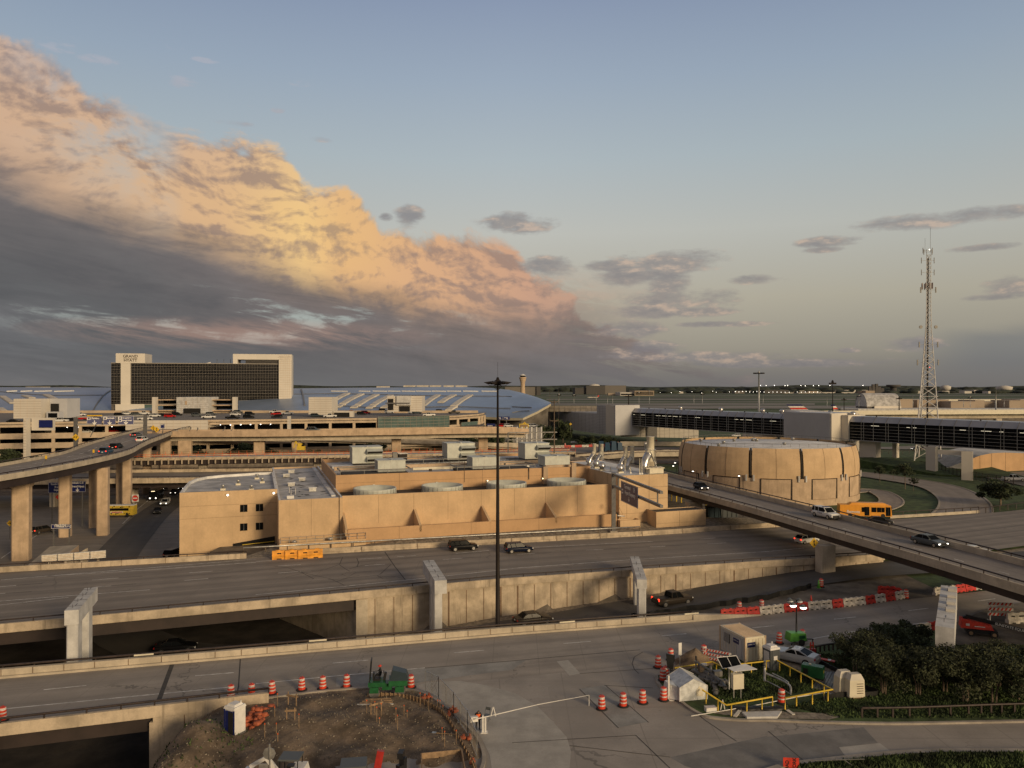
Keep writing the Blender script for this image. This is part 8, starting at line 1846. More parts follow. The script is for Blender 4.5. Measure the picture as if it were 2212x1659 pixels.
# site container
co = thing('site_container',L(2,1604,898),19,'cream corrugated site container with barred window and blue name plates','container',z=.14); cw,cl_,chh = 2.44,4.4,2.6; co.location += Vector((.3,1.2,0))
part(co,'walls',lambda s: [s.box((0,0,.1),(cw,cl_,chh-.15),0,'cream')]+[s.box((-cw/2-.02,-cl_/2+.15+k*.28,.2),(.05,.12,chh-.4),0,'c_silver') for k in range(15)])
part(co,'roof',lambda s: [s.box((0,0,chh-.06),(cw+.06,cl_+.06,.06),0,'cream')]+[s.box((0,-cl_/2+.2+k*.28,chh),(cw-.2,.12,.035),0,'tan_dull') for k in range(15)])
for x in (-.6,.6): part(co,'door_leaf',lambda s: (s.box((x,-cl_/2-.03,.2),(1.1,.05,chh-.4),0,'cream'),[s.box((x,-cl_/2-.06,.35+k*.55),(.9,.03,.4),0,'cream') for k in range(4)],[s.tube([(x+q,-cl_/2-.08,.2),(x+q,-cl_/2-.08,chh-.2)],.02,'tan_dull',5) for q in (-.25,.25)]))
part(co,'frame_posts',lambda s: [s.box((a*cw/2,b*cl_/2,0),(.14,.14,chh+.02),0,'tan_dull') for a in (-1,1) for b in (-1,1)])
part(co,'barred_window',lambda s: [s.box((-cw/2-.05,.95,1.2),(.04,1.1,.95),0,'glass')]+[s.box((-cw/2-.09,.5+.18*k,1.15),(.03,.04,1.05),0,'white') for k in range(6)]); part(co,'side_door',lambda s: s.box((-cw/2-.05,-1.25,.15),(.05,.85,2.0),0,'c_silver'))
for loc,rz_ in (((-.55,-cl_/2-.11,1.85),0),((-cw/2-.09,-.75,1.85),-90)):
    q = part(co,'name_plate',lambda s: s.box((0,0,-.25),(.95,.02,.5),0,'navy')); q.location = loc; q.rotation_euler = (0,0,radians(rz_)); text('mobile mini','lettering',co,.17,(loc[0]-(.02 if rz_ else 0),loc[1]-(0 if rz_ else .02),loc[2]+.05),(pi/2,0,radians(rz_)),'white',.004)
# light tower
lt = thing('light_tower',L(3,190,795),12,'lime green mobile light tower with four lit floodlights beside the road','light tower'); part(lt,'engine_box',lambda s: s.hexa([(-1,-.6,.5),(1,-.6,.5),(1,.6,.5),(-1,.6,.5),(-.9,-.5,1.4),(.95,-.5,1.25),(.95,.5,1.25),(-.9,.5,1.4)],'lime')); part(lt,'grille',lambda s: s.box((.45,-.6,.75),(.7,.04,.35),0,'green'))
for y in (-.7,.7): part(lt,'wheel',lambda s: s.tube([(.3,y-.09,.35),(.3,y+.09,.35)],.35,'rubber',12))
part(lt,'drawbar',lambda s: (s.bar((1,0,.5),(2.2,0,.4),.1,.1,'black'),s.bar((2.1,0,.4),(2.1,0,0),.08,.08,'black'),s.bar((-1,-.8,.4),(-1,-.8,0),.1,.1,'black'))); part(lt,'mast',lambda s: s.tube([(.1,0,1.2),(.1,0,2.4),(.1,0,4.9)],[.11,.09,.05],'black',6))
for a,b,z in ((-.55,-.3,4.5),(.7,-.3,4.2),(-.5,.35,4.8),(.65,.35,4.7)):
    q = part(lt,'floodlight',lambda s: (s.lathe([(.12,.22),(.34,.0),(.36,-.05)],(a,b,z),'c_grey',12),s.bar((.1,0,z+.15),(a,b,z+.2),.04,.04,'black'))); part(lt,'lens',lambda s: s.ball((a,b-.1,z-.12),(.36,.34,.16),'lamp' if b < 0 else 'c_silver',10,5),sub=q)
# boom lift
bl = thing('boom_lift',L(3,1475,732),-20,'red boom lift with long black lowered arm lettered in white','boom lift',z=.17); bl.scale = (.74,.74,.74); part(bl,'chassis',lambda s: s.box((0,0,.5),(4.2,1.9,.5),0,'black'))
for x in (-1.5,1.6):
    for y in (-1,1): q = part(bl,'wheel',lambda s: s.tube([(x,y*.95,.5),(x,y*1.25,.5)],.52,'rubber',14)); part(bl,'rim',lambda s: s.tube([(x,y*1.2,.5),(x,y*1.27,.5)],.28,'wood',10),sub=q)
part(bl,'turret',lambda s: s.hexa([(-2.8,-1,1.1),(1.6,-1,1.1),(1.6,1,1.1),(-2.8,1,1.1),(-2.7,-.9,2.4),(1.3,-.9,1.8),(1.3,.9,1.8),(-2.7,.9,2.4)],'red')); part(bl,'boom',lambda s: (s.bar((-2.0,.1,2.7),(8.5,.1,.75),.45,.5,'black'),s.bar((-2.2,.1,2.7),(-1.8,.1,1.9),.5,.5,'black')))
text('SUNSTATE EQUIPMENT','lettering',bl,.52,(4.6,-.14,1.48),(pi/2,radians(10.5),0),'white',.01,bold=.012); part(bl,'turret_marks',lambda s: (s.box((-1.9,-1.02,1.5),(.5,.02,.35),0,'white'),s.box((-.3,-1.02,1.45),(1.4,.02,.12),0,'white')))
part(bl,'basket',lambda s: [s.box((9.2,0,.3),(1,1.6,.06),0,'gantry')]+[s.bar((9.2+a*.5,b*.8,.3),(9.2+a*.5,b*.8,1.4),.05,.05,'gantry') for a in (-1,1) for b in (-1,1)])
# barricades
def barricade(pos,rz,label,n=3,w=1.9,sc=1.0,z=.15):
    o = thing('barricade',pos,rz,label,'barricade',z=z); o.scale = (sc,)*3
    for x in (-w/2+.2,w/2-.2): part(o,'upright',lambda s: (s.box((x,0,0),(.06,.06,1.5),0,'white'),s.box((x,0,0),(.07,.9,.06),0,'white')))
    for k in range(n):
        s = MB(); z_ = .5+.42*k; s.box((0,-.05,z_),(w,.03,.22),0,'white')
        for j in range(int(w/.3)): x = -w/2+.3*j+.04; s.hexa([(x,-.08,z_),(x+.14,-.08,z_),(x+.14,-.066,z_),(x,-.066,z_),(x+.12,-.08,z_+.22),(x+.26,-.08,z_+.22),(x+.26,-.066,z_+.22),(x+.12,-.066,z_+.22)],'red')
        s.build('striped_board',o)
    return o
barricade(L(2,1425,945),-32,'red and white striped barricade between soil heap and container',w=2.9); barricade(L(3,1612,640),-8,'striped barricade beyond the boom lift',sc=1.5)
o = thing('jersey_stand',L(3,303,880),10,'red plastic barricade stand by the grove fence','barricade',z=.14); part(o,'frame',lambda s: (s.box((0,0,0),(.75,.3,.8),0,'red_dark'),s.box((-.15,0,.8),(.1,.1,.7),0,'red'),s.box((.15,0,.8),(.1,.1,.7),0,'red'),s.box((0,0,1.1),(.4,.08,.12),0,'red')))
o = thing('fallen_board',L(3,410,915),-35,'red and white striped board lying in the grass','barricade',z=.14); part(o,'board',lambda s: (s.box((0,0,.1),(1.5,.5,.08),0,'red'),s.box((.2,0,.19),(.3,.5,.01),0,'white')))
for pos,m,l in ((L(3,351,404),'lime','lime green cone next to the tilted drum'),(L(3,298,514),'red','red cone behind the white barrier row')):
    o = thing('traffic_cone',pos,0,l,'cone'); part(o,'cone',lambda s: s.lathe([(.22,.04),(.05,1.1)],(0,0,0),m,12)); part(o,'base',lambda s: s.box((0,0,0),(.5,.5,.05),0,m))
# yellow railing round the valve yard
def yrail(pts,label,drop=()):
    o = empty('yellow_railing',label=label,cat='railing'); q = [g(*p,z=1.15) for p in pts]; s = MB(); path = list(q)
    if 0 in drop: path = [q[0]-Vector((0,0,1.0))]+path
    if 1 in drop: path = path+[q[-1]-Vector((0,0,1.0))]
    s.tube(path,.075,'yellow',8); s.build('top_rail',o)
    for a,b in zip(q,q[1:]):
        n = max(1,int((b-a).length/1.55))
        for k in range(n): p = a.lerp(b,(k+.3)/n); s = MB(); s.tube([(p.x,p.y,.1),(p.x,p.y,1.15)],.06,'yellow',6); s.build('post',o)
yrail([Yd(240,468),Yd(610,408),Yd(745,472)],'yellow railing at the back left of the valve yard, before the soil heap'); yrail([Yd(238,510),Yd(340,560)],'short yellow railing piece behind the plastic tent'); yrail([Yd(800,545),Yd(800,440),Yd(1240,390),Yd(1790,680),Yd(1325,762)],'long yellow railing round the right side of the valve yard',(1,))
yrail([Yd(515,685),Yd(750,833),Yd(1200,750)],'yellow railing at the front left corner of the valve yard',(1,))
# pipework
def pipes(name,pos,label,runs,m='gantry',joints=True):
    o = empty(name,label=label,cat='pipework')
    for r,pts in runs:
        P = [g(*Yd(x,y+0),z=z) for x,y,z in pts]; part(o,'pipe',lambda s: s.tube(smooth(P,4) if len(P) > 2 else P,r,m,10))
        if joints and r > .15:
            for p,q in zip(P,P[1:]): d = (q-p).normalized(); c = p.lerp(q,.5); part(o,'flange',lambda s: s.tube([c-d*.05,c+d*.05],r*1.35,m,12))
    return o
vp = pipes('valve_assembly',0,'large dark grey valve and pipe assembly left of the solar panel',[(.27,[(400,540,.3),(440,500,.9),(560,560,.9),(700,600,.8),(760,615,.7)]),(.24,[(480,560,.8),(600,600,.8),(640,660,.6),(640,740,.1)]),(.2,[(520,500,1.2),(640,560,1.1),(740,660,.9)]),(.1,[(440,400,2.2),(520,450,2.0),(600,500,1.8)]),(.08,[(450,350,2.4),(450,500,1.0)]),(.16,[(590,440,1.8),(600,560,.9)])])
part(vp,'actuator',lambda s: (s.box(tuple(g(*Yd(660,545),z=1.1)),(.8,.5,.5),.2,'gantry'),s.box(tuple(g(*Yd(500,500),z=1.2)),(.5,.5,.6),.2,'bark'),s.box(tuple(g(*Yd(530,440),z=2.0)),(.5,.3,.15),.2,'white')))
for x,y in ((560,580),(640,610),(700,640)): p = g(*Yd(x,y),z=1.0); part(vp,'handwheel',lambda s: s.lathe([(.3,0),(.32,.05),(.1,.08),(.05,.5)],(p.x,p.y,1.0),'gantry',10))
pv = pipes('riser_pipes',0,'light grey riser and looping pipe at the right of the valve yard',[(.11,[(1125,600,.4),(1125,480,1.2),(1125,400,2.0)]),(.10,[(1130,520,.9),(1250,570,.8),(1370,640,.7),(1380,730,.1)]),(.06,[(1130,590,.3),(1250,650,.3),(1380,725,.2)]),(.05,[(1200,520,1.0),(1300,570,1.0),(1360,610,.9)])],'galv')
# solar panel, cabinet with white board, tent
so = thing('solar_panel',Yd(825,700),14,'tilted dark solar panel on a pole, over the white cabinet','solar panel',z=.13); so.location = g(*Yd(835,780),z=.13)+Vector((0,2.0,0))
part(so,'panel',lambda s: s.hexa([(-1.0,-.55,2.35),(1.0,-.55,2.35),(1.0,.45,3.0),(-1.0,.45,3.0),(-1.0,-.58,2.40),(1.0,-.58,2.40),(1.0,.42,3.05),(-1.0,.42,3.05)],'glass')); part(so,'frame',lambda s: [s.bar((x,-.6,2.40),(x,.42,3.07),.05,.05,'white') for x in (-1,0,1)]+[s.bar((-1,y,z),(1,y,z),.05,.05,'white') for y,z in ((-.6,2.4),(.42,3.07))]); part(so,'pole',lambda s: s.tube([(0,0,0),(0,0,2.6)],.06,'galv',6))
ca = thing('control_cabinet',Yd(855,775),12,'cream control cabinet on posts with a flat white sunshade','cabinet',z=.13); part(ca,'box',lambda s: s.box((0,0,1.0),(1.05,.5,1.35),0,'cream')); part(ca,'sunshade',lambda s: s.hexa([(-.5,-.4,2.65),(1.7,-.5,2.75),(1.2,.7,2.85),(-.7,.5,2.7),(-.5,-.4,2.69),(1.7,-.5,2.79),(1.2,.7,2.89),(-.7,.5,2.74)],'white')); part(ca,'legs',lambda s: [s.box((x,0,0),(.07,.07,2.7),0,'galv') for x in (-.35,.35)])
te = thing('plastic_tent',Yd(425,785),12,'small greenhouse-like tent of translucent plastic sheeting on the yard corner','tent',z=.14)
s = MB(); w,l_ = 1.35,1.7; pf = [(-w,0),(-w,1.25),(0,1.95),(w,1.25),(w,0)]
for k in range(4): (x0_,z0_),(x1_,z1_) = pf[k],pf[k+1]; s.quad((x0_,0,z0_),(x1_,0,z1_),(x1_*.98,l_*1.7,z1_-.05),(x0_*.98,l_*1.7,z0_),'plastic_sheet')
s.poly([(x,-.0,z) for x,z in pf],'plastic_sheet'); s.poly([(x*.98,l_*1.7,z-.05) for x,z in reversed(pf)],'plastic_sheet'); s.build('sheeting',te)
part(te,'frame',lambda s: [s.tube([(x,y-.03,z) for x,z in pf],.03,'white',5) for y in (0,l_*1.7)]+[s.tube([(0,-.05,1.95),(0,l_*1.7,1.9)],.03,'white',5)]); part(te,'torn_patch',lambda s: s.poly([(.3,-.03,.35),(.9,-.03,.3),(.95,-.03,1.0),(.55,-.03,1.25),(.25,-.03,.8)],'cream')); part(te,'side_flap',lambda s: s.hexa([(-1.4,.3,0),(-2.3,1.0,0),(-2.3,1.8,0),(-1.4,1.6,0),(-1.38,.3,1.2),(-2.0,1.0,1.3),(-2.0,1.8,1.3),(-1.38,1.6,1.3)],'plastic_sheet'))
# green generator, packaged beige units, heap, wrapped sign, loose things
ge_ = thing('green_generator',L(3,310,1035),-32,'dark green box generator outside the yellow railing','generator',z=.16); ge_.scale = (.66,.7,.75); part(ge_,'housing',lambda s: (s.box((0,0,.35),(3.0,1.3,1.35),0,'green'),s.box((0,0,1.7),(2.9,1.2,.08),0,'green'))); part(ge_,'skid',lambda s: s.box((0,0,0),(3.1,1.1,.35),0,'black')); part(ge_,'vents',lambda s: (s.box((-.9,-.66,.7),(.7,.03,.7),0,'black'),s.box((1.52,0,1.0),(.03,.4,.3),0,'yellow'),s.box((-.4,0,1.78),(.3,.25,.1),0,'cream')))
for (x,y),l,r_ in (((522,1135),'left one of two tall beige wrapped machines by the yard',12),((597,1158),'right one of two tall beige wrapped machines, marked with dark lettering',8)):
    o = thing('wrapped_unit',L(3,x,y),r_,l,'crate','tall beige wrapped units',z=.14); o.scale = (.8,.8,.85); part(o,'wrapped_body',lambda s: (s.hexa([(-.95,-.6,.1),(.95,-.6,.1),(.95,.6,.1),(-.95,.6,.1),(-.85,-.55,1.9),(.9,-.55,1.9),(.9,.55,1.9),(-.85,.55,1.9)],'cream'),s.hexa([(-.85,-.55,1.9),(.9,-.55,1.9),(.9,.55,1.9),(-.85,.55,1.9),(-.55,-.35,2.5),(.6,-.35,2.5),(.6,.35,2.5),(-.55,.35,2.5)],'conc_white'))); part(o,'pallet',lambda s: s.box((0,0,0),(1.9,1.2,.1),0,'wood'))
    if x == 597: part(o,'markings',lambda s: [s.box((.35,-.63,.5+.25*k),(.75,.02,.07),0,'bark') for k in range(5)])
o = empty('soil_heap',g(*L(2,1275,925),z=.1),0,'brown heap of soil behind the yellow railing','soil heap'); s = MB(); n = 14; rr_ = random.Random(5); rings = []
for k in range(7): f = k/6; rings.append(s.pts([((1-f**1.3)*2.1*(1+.25*rr_.uniform(-1,1))*cos(2*pi*q/n),(1-f**1.3)*1.5*(1+.25*rr_.uniform(-1,1))*sin(2*pi*q/n),1.5*f+rr_.uniform(-.08,.08)) for q in range(n)]))
for a,b in zip(rings,rings[1:]):
    for q in range(n): w_ = (q+1) % n; s.face((a+q,a+w_,b+w_,b+q),'dirt',True)
s.build('soil',o)
o = thing('wrapped_sign',L(2,1103,1050),-10,'sign wrapped in black plastic at the yard corner','sign',z=.1); part(o,'bag',lambda s: s.hexa([(-.35,-.1,1.3),(.2,-.1,1.1),(.2,.1,1.1),(-.35,.1,1.3),(-.45,-.1,2.6),(.4,-.1,2.5),(.4,.1,2.5),(-.45,.1,2.6)],'black_sheet')); part(o,'post',lambda s: s.box((0,0,0),(.08,.08,1.4),0,'black'))
o = thing('speed_sign',L(2,1168,1005),20,'narrow white sign seen edge-on behind the plastic tent','sign',z=.1); part(o,'post',lambda s: s.box((0,.05,0),(.06,.06,3.0),0,'galv')); part(o,'plate',lambda s: s.box((0,0,1.9),(.35,.03,1.2),0,'white'))
o = thing('fallen_sawhorse',Yd(712,880),5,'white A-shaped stand on the kerb grass','stand',z=.13); part(o,'legs',lambda s: (s.bar((-.2,0,0),(0,0,.9),.06,.06,'white'),s.bar((.2,0,0),(0,0,.9),.06,.06,'white'))); o = thing('white_box',Yd(592,890),10,'small white box lying at the island kerb','box',z=.13); part(o,'box_shell',lambda s: (s.box((0,0,0),(.95,.5,.35),0,'white'),s.box((0,0,.35),(.99,.54,.04),0,'band')))
o = thing('fallen_pole',Yd(1000,852),8,'long thin white pole lying along the front of the yard','pole',z=.2); part(o,'tube',lambda s: s.tube([(-6,-1.0,0),(0,.1,.05),(5,1.3,.1),(8.3,1.9,.1),(8.6,1.3,0)],.04,'white',5))
s = MB()
for k in range(5): a = g(*Yd(880+90*k,875+6*(k % 2)),z=.14); s.ball((a.x,a.y+.2,.15),(1.0,.45,.22),'black_sheet',7,4)
s.build('tarpaulin',None,'crumpled black sheet and grey mud at the front of the yard','tarpaulin'); s = MB(); q = [g(*Yd(x,y),z=.30) for x,y in ((900,900),(1290,890),(1250,945),(950,950))]; s.prism([(p.x,p.y) for p in q],.1,.32,'conc_grey'); s.build('mud_slab',None,'grey slab of spilled mortar on the black sheet','slab')
for k,(a,b) in enumerate(((Yd(880,885),Yd(830,945)),(Yd(1345,880),Yd(1410,925)))): p,q = g(*a,z=.25),g(*b,z=.2); s = MB(); s.bar(p,q,.3,.06,'conc_white'); s.build('loose_plank',None,['pale plank leaning left of the black sheet','pale plank lying right of the black sheet'][k],'plank')
o = empty('black_silt_fence',label='black silt fence sagging behind the generator down to the beige units',cat='fence'); q = smooth([g(*L(3,*p),z=.1) for p in ((290,900),(400,960),(520,1020),(640,1100),(760,1150),(660,1165),(500,1165),(380,1195))],4); s = MB(); wall_along(s,q,.05,.5,'black_sheet'); s.build('fabric',o)
o = empty('steel_mats',label='stack of dark steel mats between generator and beige units',cat='mat'); p = g(*L(3,430,1050),z=.16); s = MB()
for k in range(9): s.box((p.x-1.2+.3*k,p.y-.5*k*.0,.16+.02*(k % 2)),(.22,5.0,.1),-.55,'gantry')
s.build('slats',o)
guard([L(3,330,850),L(3,420,835),L(3,510,825)],'short low rail at the left edge of the grove',h=.6,base=False,z=.2); guard([L(3,650,1300),L(3,980,1295),L(3,1390,1280),L(3,1620,1272),L(3,1900,1265)],'long dark steel guardrail below the grove at lower right',h=.75,every=3.2,base=False,z=.2)
# dirt lot furniture
def stake(i_,x,y,h,l=None,tilt=0,m='wood',flag=False):
    p = g(*Dt(x,y)); p.z = dz(p.x,p.y)-.05; o = thing('wooden_stake',p,0,'thin wooden survey stake with orange tip standing in the dirt lot','stake','wooden survey stakes'); part(o,'stick',lambda s: s.bar((0,0,0),(tilt*h,0,h),.04,.04,m)); part(o,'tip',lambda s: s.box((tilt*h,0,h),(.06,.06,.1),0,'orange'))
for x,y,h in ((502,370,1.2),(688,598,1.2),(392,680,1.1),(492,640,.8),(505,720,.6),(1275,455,1.1),(1362,510,1.2),(1385,545,.5),(1528,500,1.2),(1542,570,1.25),(1598,455,.9),(1625,465,.6),(1737,360,1.2),(1812,430,1.2),(1780,340,.9),(1840,365,.9),(1888,400,.9),(1910,390,.8),(1935,430,.7),(1950,750,1.2),(1928,690,1.0),(2050,715,1.1),(478,520,.8),(1345,445,1.1),(1400,450,1.1)): stake(0,x,y,h)
def frame(x0,y0,x1,y1,h,lab):
    a,b = g(*Dt(x0,y0)),g(*Dt(x1,y1)); a.z = b.z = dz(a.x,a.y)-.05; o = empty('batter_board',label=lab,cat='batter board',group='timber batter boards')
    for p in (a,b): part(o,'peg',lambda s: s.bar(p,p+Vector((0,0,h)),.08,.08,'wood'))
    part(o,'crossbar',lambda s: s.bar(a+Vector((-.15,-.05,h*.75)),b+Vector((.15,-.05,h*.8)),.04,.16,'wood'))
frame(595,378,665,400,1.2,'timber batter board upper left in the dirt lot'); frame(582,540,652,540,1.0,'timber batter board middle left in the dirt lot'); frame(1312,455,1402,425,1.0,'timber batter board below the stacked planks'); 
o = empty('plank_stack',g(*Dt(1370,340),z=.3),.05,'stack of pale planks and boards below the green roller','planks')
for k in range(5): part(o,'plank',lambda s: s.bar((-2+.2*k,.25*k-.4,.05+.05*k),(1.5-.1*k,.3*k-.5,.06+.05*k),.2,.06,'conc_white' if k == 1 else 'wood'))
o = empty('form_board',label='curved timber formwork along the inside of the kerb',cat='formwork'); q = smooth([g(*Dt(x,y),z=.1) for x,y in ((1295,272),(1450,272),(1600,285),(1720,310),(1840,365),(1930,425),(1990,490),(2060,620),(2130,740),(2200,870),(2230,960))],4); s = MB(); wall_along(s,q,.06,.34,'wood'); s.build('boards',o); s = MB()
for p in along(q,1.9): s.box((p.x-.08,p.y-.1,-.05),(.07,.07,.6),0,'wood')
s.build('pegs',o)
o = empty('formwork_box',g(*Dt(1960,880),z=.0),.15,'open square timber formwork box at the bottom of the lot','formwork')
for a,b in (((-1.8,-1.5),(-1.8,1.2)),((-1.8,1.2),(1.3,1.4)),((1.3,1.4),(1.3,-1.5))): part(o,'side_board',lambda s: s.bar((*a,.35),(*b,.35),.08,.5,'wood'))
fe = empty('mesh_fence',label='temporary chain-link fence panels around the right side of the dirt lot',cat='fence'); q = [g(*Dt(x,y),z=.05) for x,y in ((1782,228),(1897,285),(2028,430),(2148,600),(2230,800))]; mat('mesh',(.20,.18,.16),.6)
for a,b in zip(q,q[1:]):
    part(fe,'panel_frame',lambda s: [s.bar(a+Vector((0,0,z)),b+Vector((0,0,z)),.04,.04,'galv') for z in (.1,1.95)]+[s.bar(p,p+Vector((0,0,2.0)),.05,.05,'galv') for p in (a,a.lerp(b,.5),b)]); n = int((b-a).length/.22)
    part(fe,'wire_mesh',lambda s: [s.bar(a.lerp(b,k/n)+Vector((0,0,.1)),a.lerp(b,min(1,(k+6)/n))+Vector((0,0,1.95)),.008,.008,'mesh') for k in range(n-3)]+[s.bar(a.lerp(b,min(1,(k+6)/n))+Vector((0,0,.1)),a.lerp(b,k/n)+Vector((0,0,1.95)),.008,.008,'mesh') for k in range(n-3)])
for k,(x,y) in enumerate(((1765,292),(1808,282),(2012,392),(2040,408),(1985,437),(2103,640),(2165,640),(2190,850))): o = thing('sandbag',Dt(x,y),rnd.uniform(0,90),'orange-brown sandbag at the foot of the mesh fence','sandbag','sandbags along the mesh fence',z=.12); part(o,'bag',lambda s: s.ball((0,0,.12),(.36,.22,.17),'orange_mesh',9,6)); part(o,'tied_neck',lambda s: s.lathe([(.05,0),(.12,.16)],(.1,0,.24),'orange_mesh',7))
o = empty('orange_netting',g(*Dt(290,500),z=.2),0,'crumpled heap of orange netting beside the blue and white toilet','netting'); s = MB(); rr_ = random.Random(9)
for k in range(60): f = rr_.random(); s.ball((-1.6*f*.4+rr_.uniform(-1,1)*.8+.9*f,3.4*f-1.2,rr_.uniform(.1,.8)),(rr_.uniform(.15,.4),rr_.uniform(.15,.35),rr_.uniform(.1,.25)),'orange_mesh',6,4)
s.build('netting_folds',o)
o = thing('shovel',Dt(1960,600),-8,'long-handled shovel lying in the dirt by the fence','shovel',z=.25); part(o,'handle',lambda s: s.tube([(-.8,.1,.05),(1.2,-.1,.1)],.03,'wood',5)); part(o,'blade',lambda s: s.box((-1.0,.12,.03),(.35,.28,.05),0,'galv'))
# machines cut by the bottom edge
def exc(pos,rz,l,body,canopy,z=0.0):
    o = thing('mini_excavator',pos,rz,l,'excavator',z=z)
    for y in (-.7,.7): part(o,'track',lambda s: s.box((0,y,0),(2.0,.32,.5),0,'rubber'))
    part(o,'engine_body',lambda s: s.hexa([(-1.2,-.75,.6),(.9,-.75,.6),(.9,.75,.6),(-1.2,.75,.6),(-.95,-.65,1.75),(.0,-.65,1.75),(.0,.65,1.75),(-.95,.65,1.75)],body)); part(o,'canopy',lambda s: (s.box((.1,0,2.35),(1.5,1.3,.12),0,canopy),[s.bar((.1+a*.65,b*.55,.9),(.1+a*.65,b*.55,2.4),.06,.06,'black') for a in (-1,1) for b in (-1,1)])); part(o,'seat',lambda s: s.box((.1,0,1.0),(.5,.5,.8),0,'black'))
    part(o,'boom',lambda s: (s.bar((.8,0,.9),(1.9,0,2.3),.25,.3,body),s.bar((1.9,0,2.3),(3.1,0,1.6),.2,.26,body))); part(o,'bucket',lambda s: s.box((3.2,0,.9),(.5,.6,.6),0,'c_silver')); return o
exc(Vector((-15.9,55.4,-.68)),178,'white mini excavator with black canopy cut by the bottom edge','white','c_grey'); 
o = thing('site_buggy',Vector((-11.3,54.6,-.6)),8,'dark site machine with red arm cut by the bottom edge','machine'); part(o,'cab',lambda s: s.box((0,0,.5),(2.0,1.6,1.8),0,'c_grey',.92)); part(o,'rear_window',lambda s: s.box((0,-.8,1.5),(1.2,.06,.5),0,'c_silver')); part(o,'red_arm',lambda s: s.bar((1.4,0,.4),(1.9,.2,2.9),.5,.35,'red_dark')); part(o,'tracks',lambda s: s.box((0,0,0),(2.4,1.9,.5),0,'rubber'))
o = thing('auger',Vector((-7.9,54.8,-.3)),0,'upright black hydraulic attachment at the bottom edge','machine'); part(o,'column',lambda s: [s.box((.1*sin(k*2),0,.45*k),(.45+.25*(k % 2),.4,.42),.3*k,'black') for k in range(6)]); part(o,'base',lambda s: s.box((0,0,0),(1,1,.3),0,'black'))
o = thing('stop_sign',Vector((-17.2,54.2,-.5)),0,'grey back of an octagonal stop sign at lower left','sign'); part(o,'octagon',lambda s: s.tube([(0,-.02,3.0),(0,.02,3.0)],.46,'galv',8,True,False)); part(o,'post',lambda s: s.box((.05,-.06,0),(.1,.07,3.7),0,'galv')); part(o,'lower_plate',lambda s: s.box((-.4,-.03,1.9),(.65,.03,.4),0,'galv'))
o = thing('road_work_sign',dp(*L(3,157,1635),57.0),-5,'red-orange ROAD WORK sign standing tilted on its side at the bottom edge','sign'); part(o,'plate',lambda s: s.box((0,0,-.55),(1.15,.04,1.1),0,'red')); text('ROAD','lettering',o,.34,(-.28,-.03,-.12),(pi/2,-pi/2,0),'black',.004,bold=.01); text('WORK','lettering',o,.34,(.25,-.03,0.02),(pi/2,-pi/2,0),'black',.004,bold=.01); part(o,'stand',lambda s: (s.bar((.6,0,.35),(5.5,.6,.4),.05,.05,'gantry'),s.bar((4,.4,.35),(5.4,.4,-.6),.05,.05,'gantry')))
s = MB(); r6 = random.Random(4)
for k in range(2600):
    x,y = r6.uniform(-27,-2.5),r6.uniform(56,72)
    if dist_in(x,y) < .3: continue
    z,q = dz(x,y),r6.choice((.03,.05,.05,.09)); i = s.pts([(x-q,y-q*.6,z-.02),(x+q,y-q*.5,z-.02),(x,y+q,z-.02),(x+q*.2,y,z+q)])
    for f in ((0,1,3),(1,2,3),(2,0,3)): s.face([i+w for w in f],'gravel' if k % 3 else 'dirt_grey')
s.build('rubble',None,'small stones scattered over the dirt lot','rubble',kind='stuff')
# underpass clutter at lower left
o = empty('pipe_stack',Vector((-38,60.5,-6.3)),1.1,'bundle of long pipes stored under the near bridge','pipes')
for k in range(8): part(o,'pipe',lambda s: s.tube([(-3,-.9+.26*k,.3+.25*(k % 2)),(3.5,-.9+.26*k,1.4+.25*(k % 2))],.11,'galv',6))
# dumpsters, bollards, far equipment
for x,m,l in ((1757,'c_teal','green dumpster left of the grey one by the tank'),(1868,'c_grey','grey dumpster right of the green one by the tank')):
    o = thing('dumpster',U(2,x,1557),5,l,'dumpster','dumpsters by the tank'); part(o,'bin',lambda s: s.hexa([(-1.8,-.9,.2),(1.8,-.9,.2),(1.8,.9,.2),(-1.8,.9,.2),(-2,-1,2.3),(2,-1,2.3),(2,1,2.5),(-2,1,2.5)],m)); part(o,'lid',lambda s: s.box((0,0,2.45),(4.1,2.0,.12),0,'black')); part(o,'side_ribs',lambda s: [s.box((x_,-1.0,.3),(.12,.12,1.9),0,m) for x_ in (-1.5,-.5,.5,1.5)])
for k,(x,y) in enumerate(((1378,1412),(1420,1418),(1462,1428),(1620,1440),(1675,1455),(1735,1465),(1797,1475),(1860,1482))): o = thing('bollard',U(2,x,y),0,'yellow steel bollard in the row behind the flyover pier','bollard','yellow bollards by the tank'); part(o,'tube',lambda s: s.tube([(0,0,0),(0,0,3.0)],.16,'yellow',8)); part(o,'cap',lambda s: s.ball((0,0,3.0),(.16,.16,.1),'yellow',8,4))
o = thing('blue_lift_machines',U(2,850,995),0,'dark blue covered machinery standing behind the middle stacks','machine'); part(o,'cover',lambda s: [s.box((-4+2.6*k,.3*(k % 2),.3),(2.4,2.6,4.6-.6*(k % 2)),.1*k,'c_blue',.8) for k in range(4)]); part(o,'wheels',lambda s: [s.tube([(q,-1.5,.6),(q,1.5,.6)],.6,'rubber',10) for q in (-4,-1,2,4)])
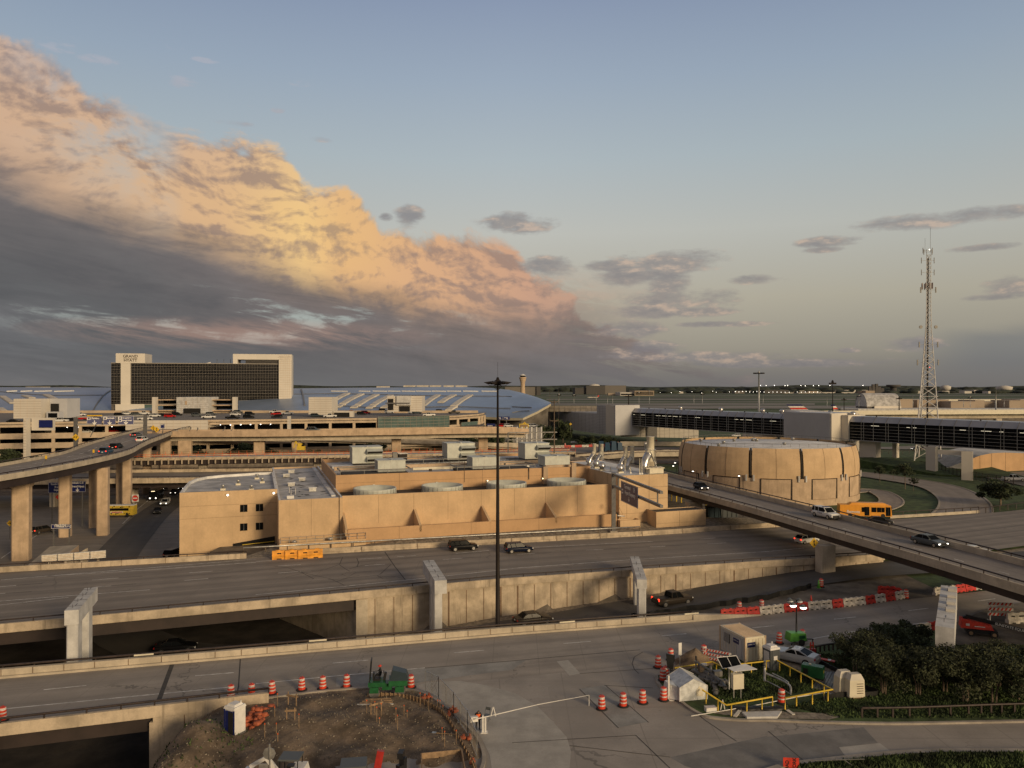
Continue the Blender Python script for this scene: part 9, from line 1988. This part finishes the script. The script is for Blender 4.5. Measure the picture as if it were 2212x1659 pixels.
o = empty('yellow_excavator',dp(*U(1,390,985),262),0,'small yellow excavator standing behind the unfinished bridge','excavator'); part(o,'body',lambda s: (s.box((0,0,.8),(4,3,2.2),0,'yellow'),s.box((-.6,0,3.0),(2,2,1.6),0,'yellow'),s.box((1.2,0,3.0),(1.2,1.6,.8),0,'glass'))); part(o,'tracks',lambda s: s.box((0,0,-1),(4.4,3.2,1.8),0,'bark')); part(o,'boom',lambda s: (s.bar((-1.5,0,3),(-3,0,5.6),.6,.6,'yellow'),s.bar((-3,0,5.6),(-4,0,2),.5,.5,'yellow')))
o.scale = (.62,.62,.62)
o = empty('ribbed_screen',dp(*U(2,65,890),330),0,'grey vertical ribbed screen wall left of the trees below the terminal','screen wall'); o.location.z = -.3; zt_ = dp(*U(2,65,775),330).z; part(o,'folded_panels',lambda s: [s.hexa([(-9+2.1*k,0,0),(-7.6+2.1*k,-1.2,0),(-7.0+2.1*k,-.2,0),(-7.2+2.1*k,.8,0),(-9+2.1*k,0,zt_),(-7.6+2.1*k,-1.2,zt_+.5),(-7.0+2.1*k,-.2,zt_+.5),(-7.2+2.1*k,.8,zt_)],'conc_grey') for k in range(9)]); part(o,'plinth',lambda s: s.box((0,0,0),(19,2.6,2),0,'conc'))
o = empty('overhead_frame',dp(*U(2,0,1000),232),0,'dark sign frame post seen right of the tall mast','sign gantry'); zt_ = dp(*U(2,0,822),232).z-o.location.z; part(o,'posts',lambda s: (s.box((-1.2,0,0),(.35,.35,zt_),0,'gantry'),s.bar((-1.2,0,zt_),(14,6,zt_-.2),.3,.3,'gantry'),s.bar((-1.2,0,zt_-2.2),(14,6,zt_-2.4),.3,.3,'gantry')))
part(o,'brace',lambda s: [s.bar((k*3,k*1.2,zt_-2.2),(k*3+1.5,k*1.2+.6,zt_),.12,.12,'gantry') for k in range(5)])
for x,y,l,w in ((1370,975,'pile of pale pipes on the dirt right of the portable toilet',8),(1690,1555,'heap of scrap beside the green dumpster',3.5)):
    o = thing('material_pile',U(2,x,y),5,l,'material pile'); part(o,'long_pieces',lambda s: [s.bar((-w/2+rnd.uniform(0,1),.35*k-1,.1+.1*(k % 3)),(w/2-rnd.uniform(0,1),.35*k-1+rnd.uniform(-.3,.3),.15+.1*(k % 3)),.15,.12,'conc_white' if w > 5 else 'bark') for k in range(8)])
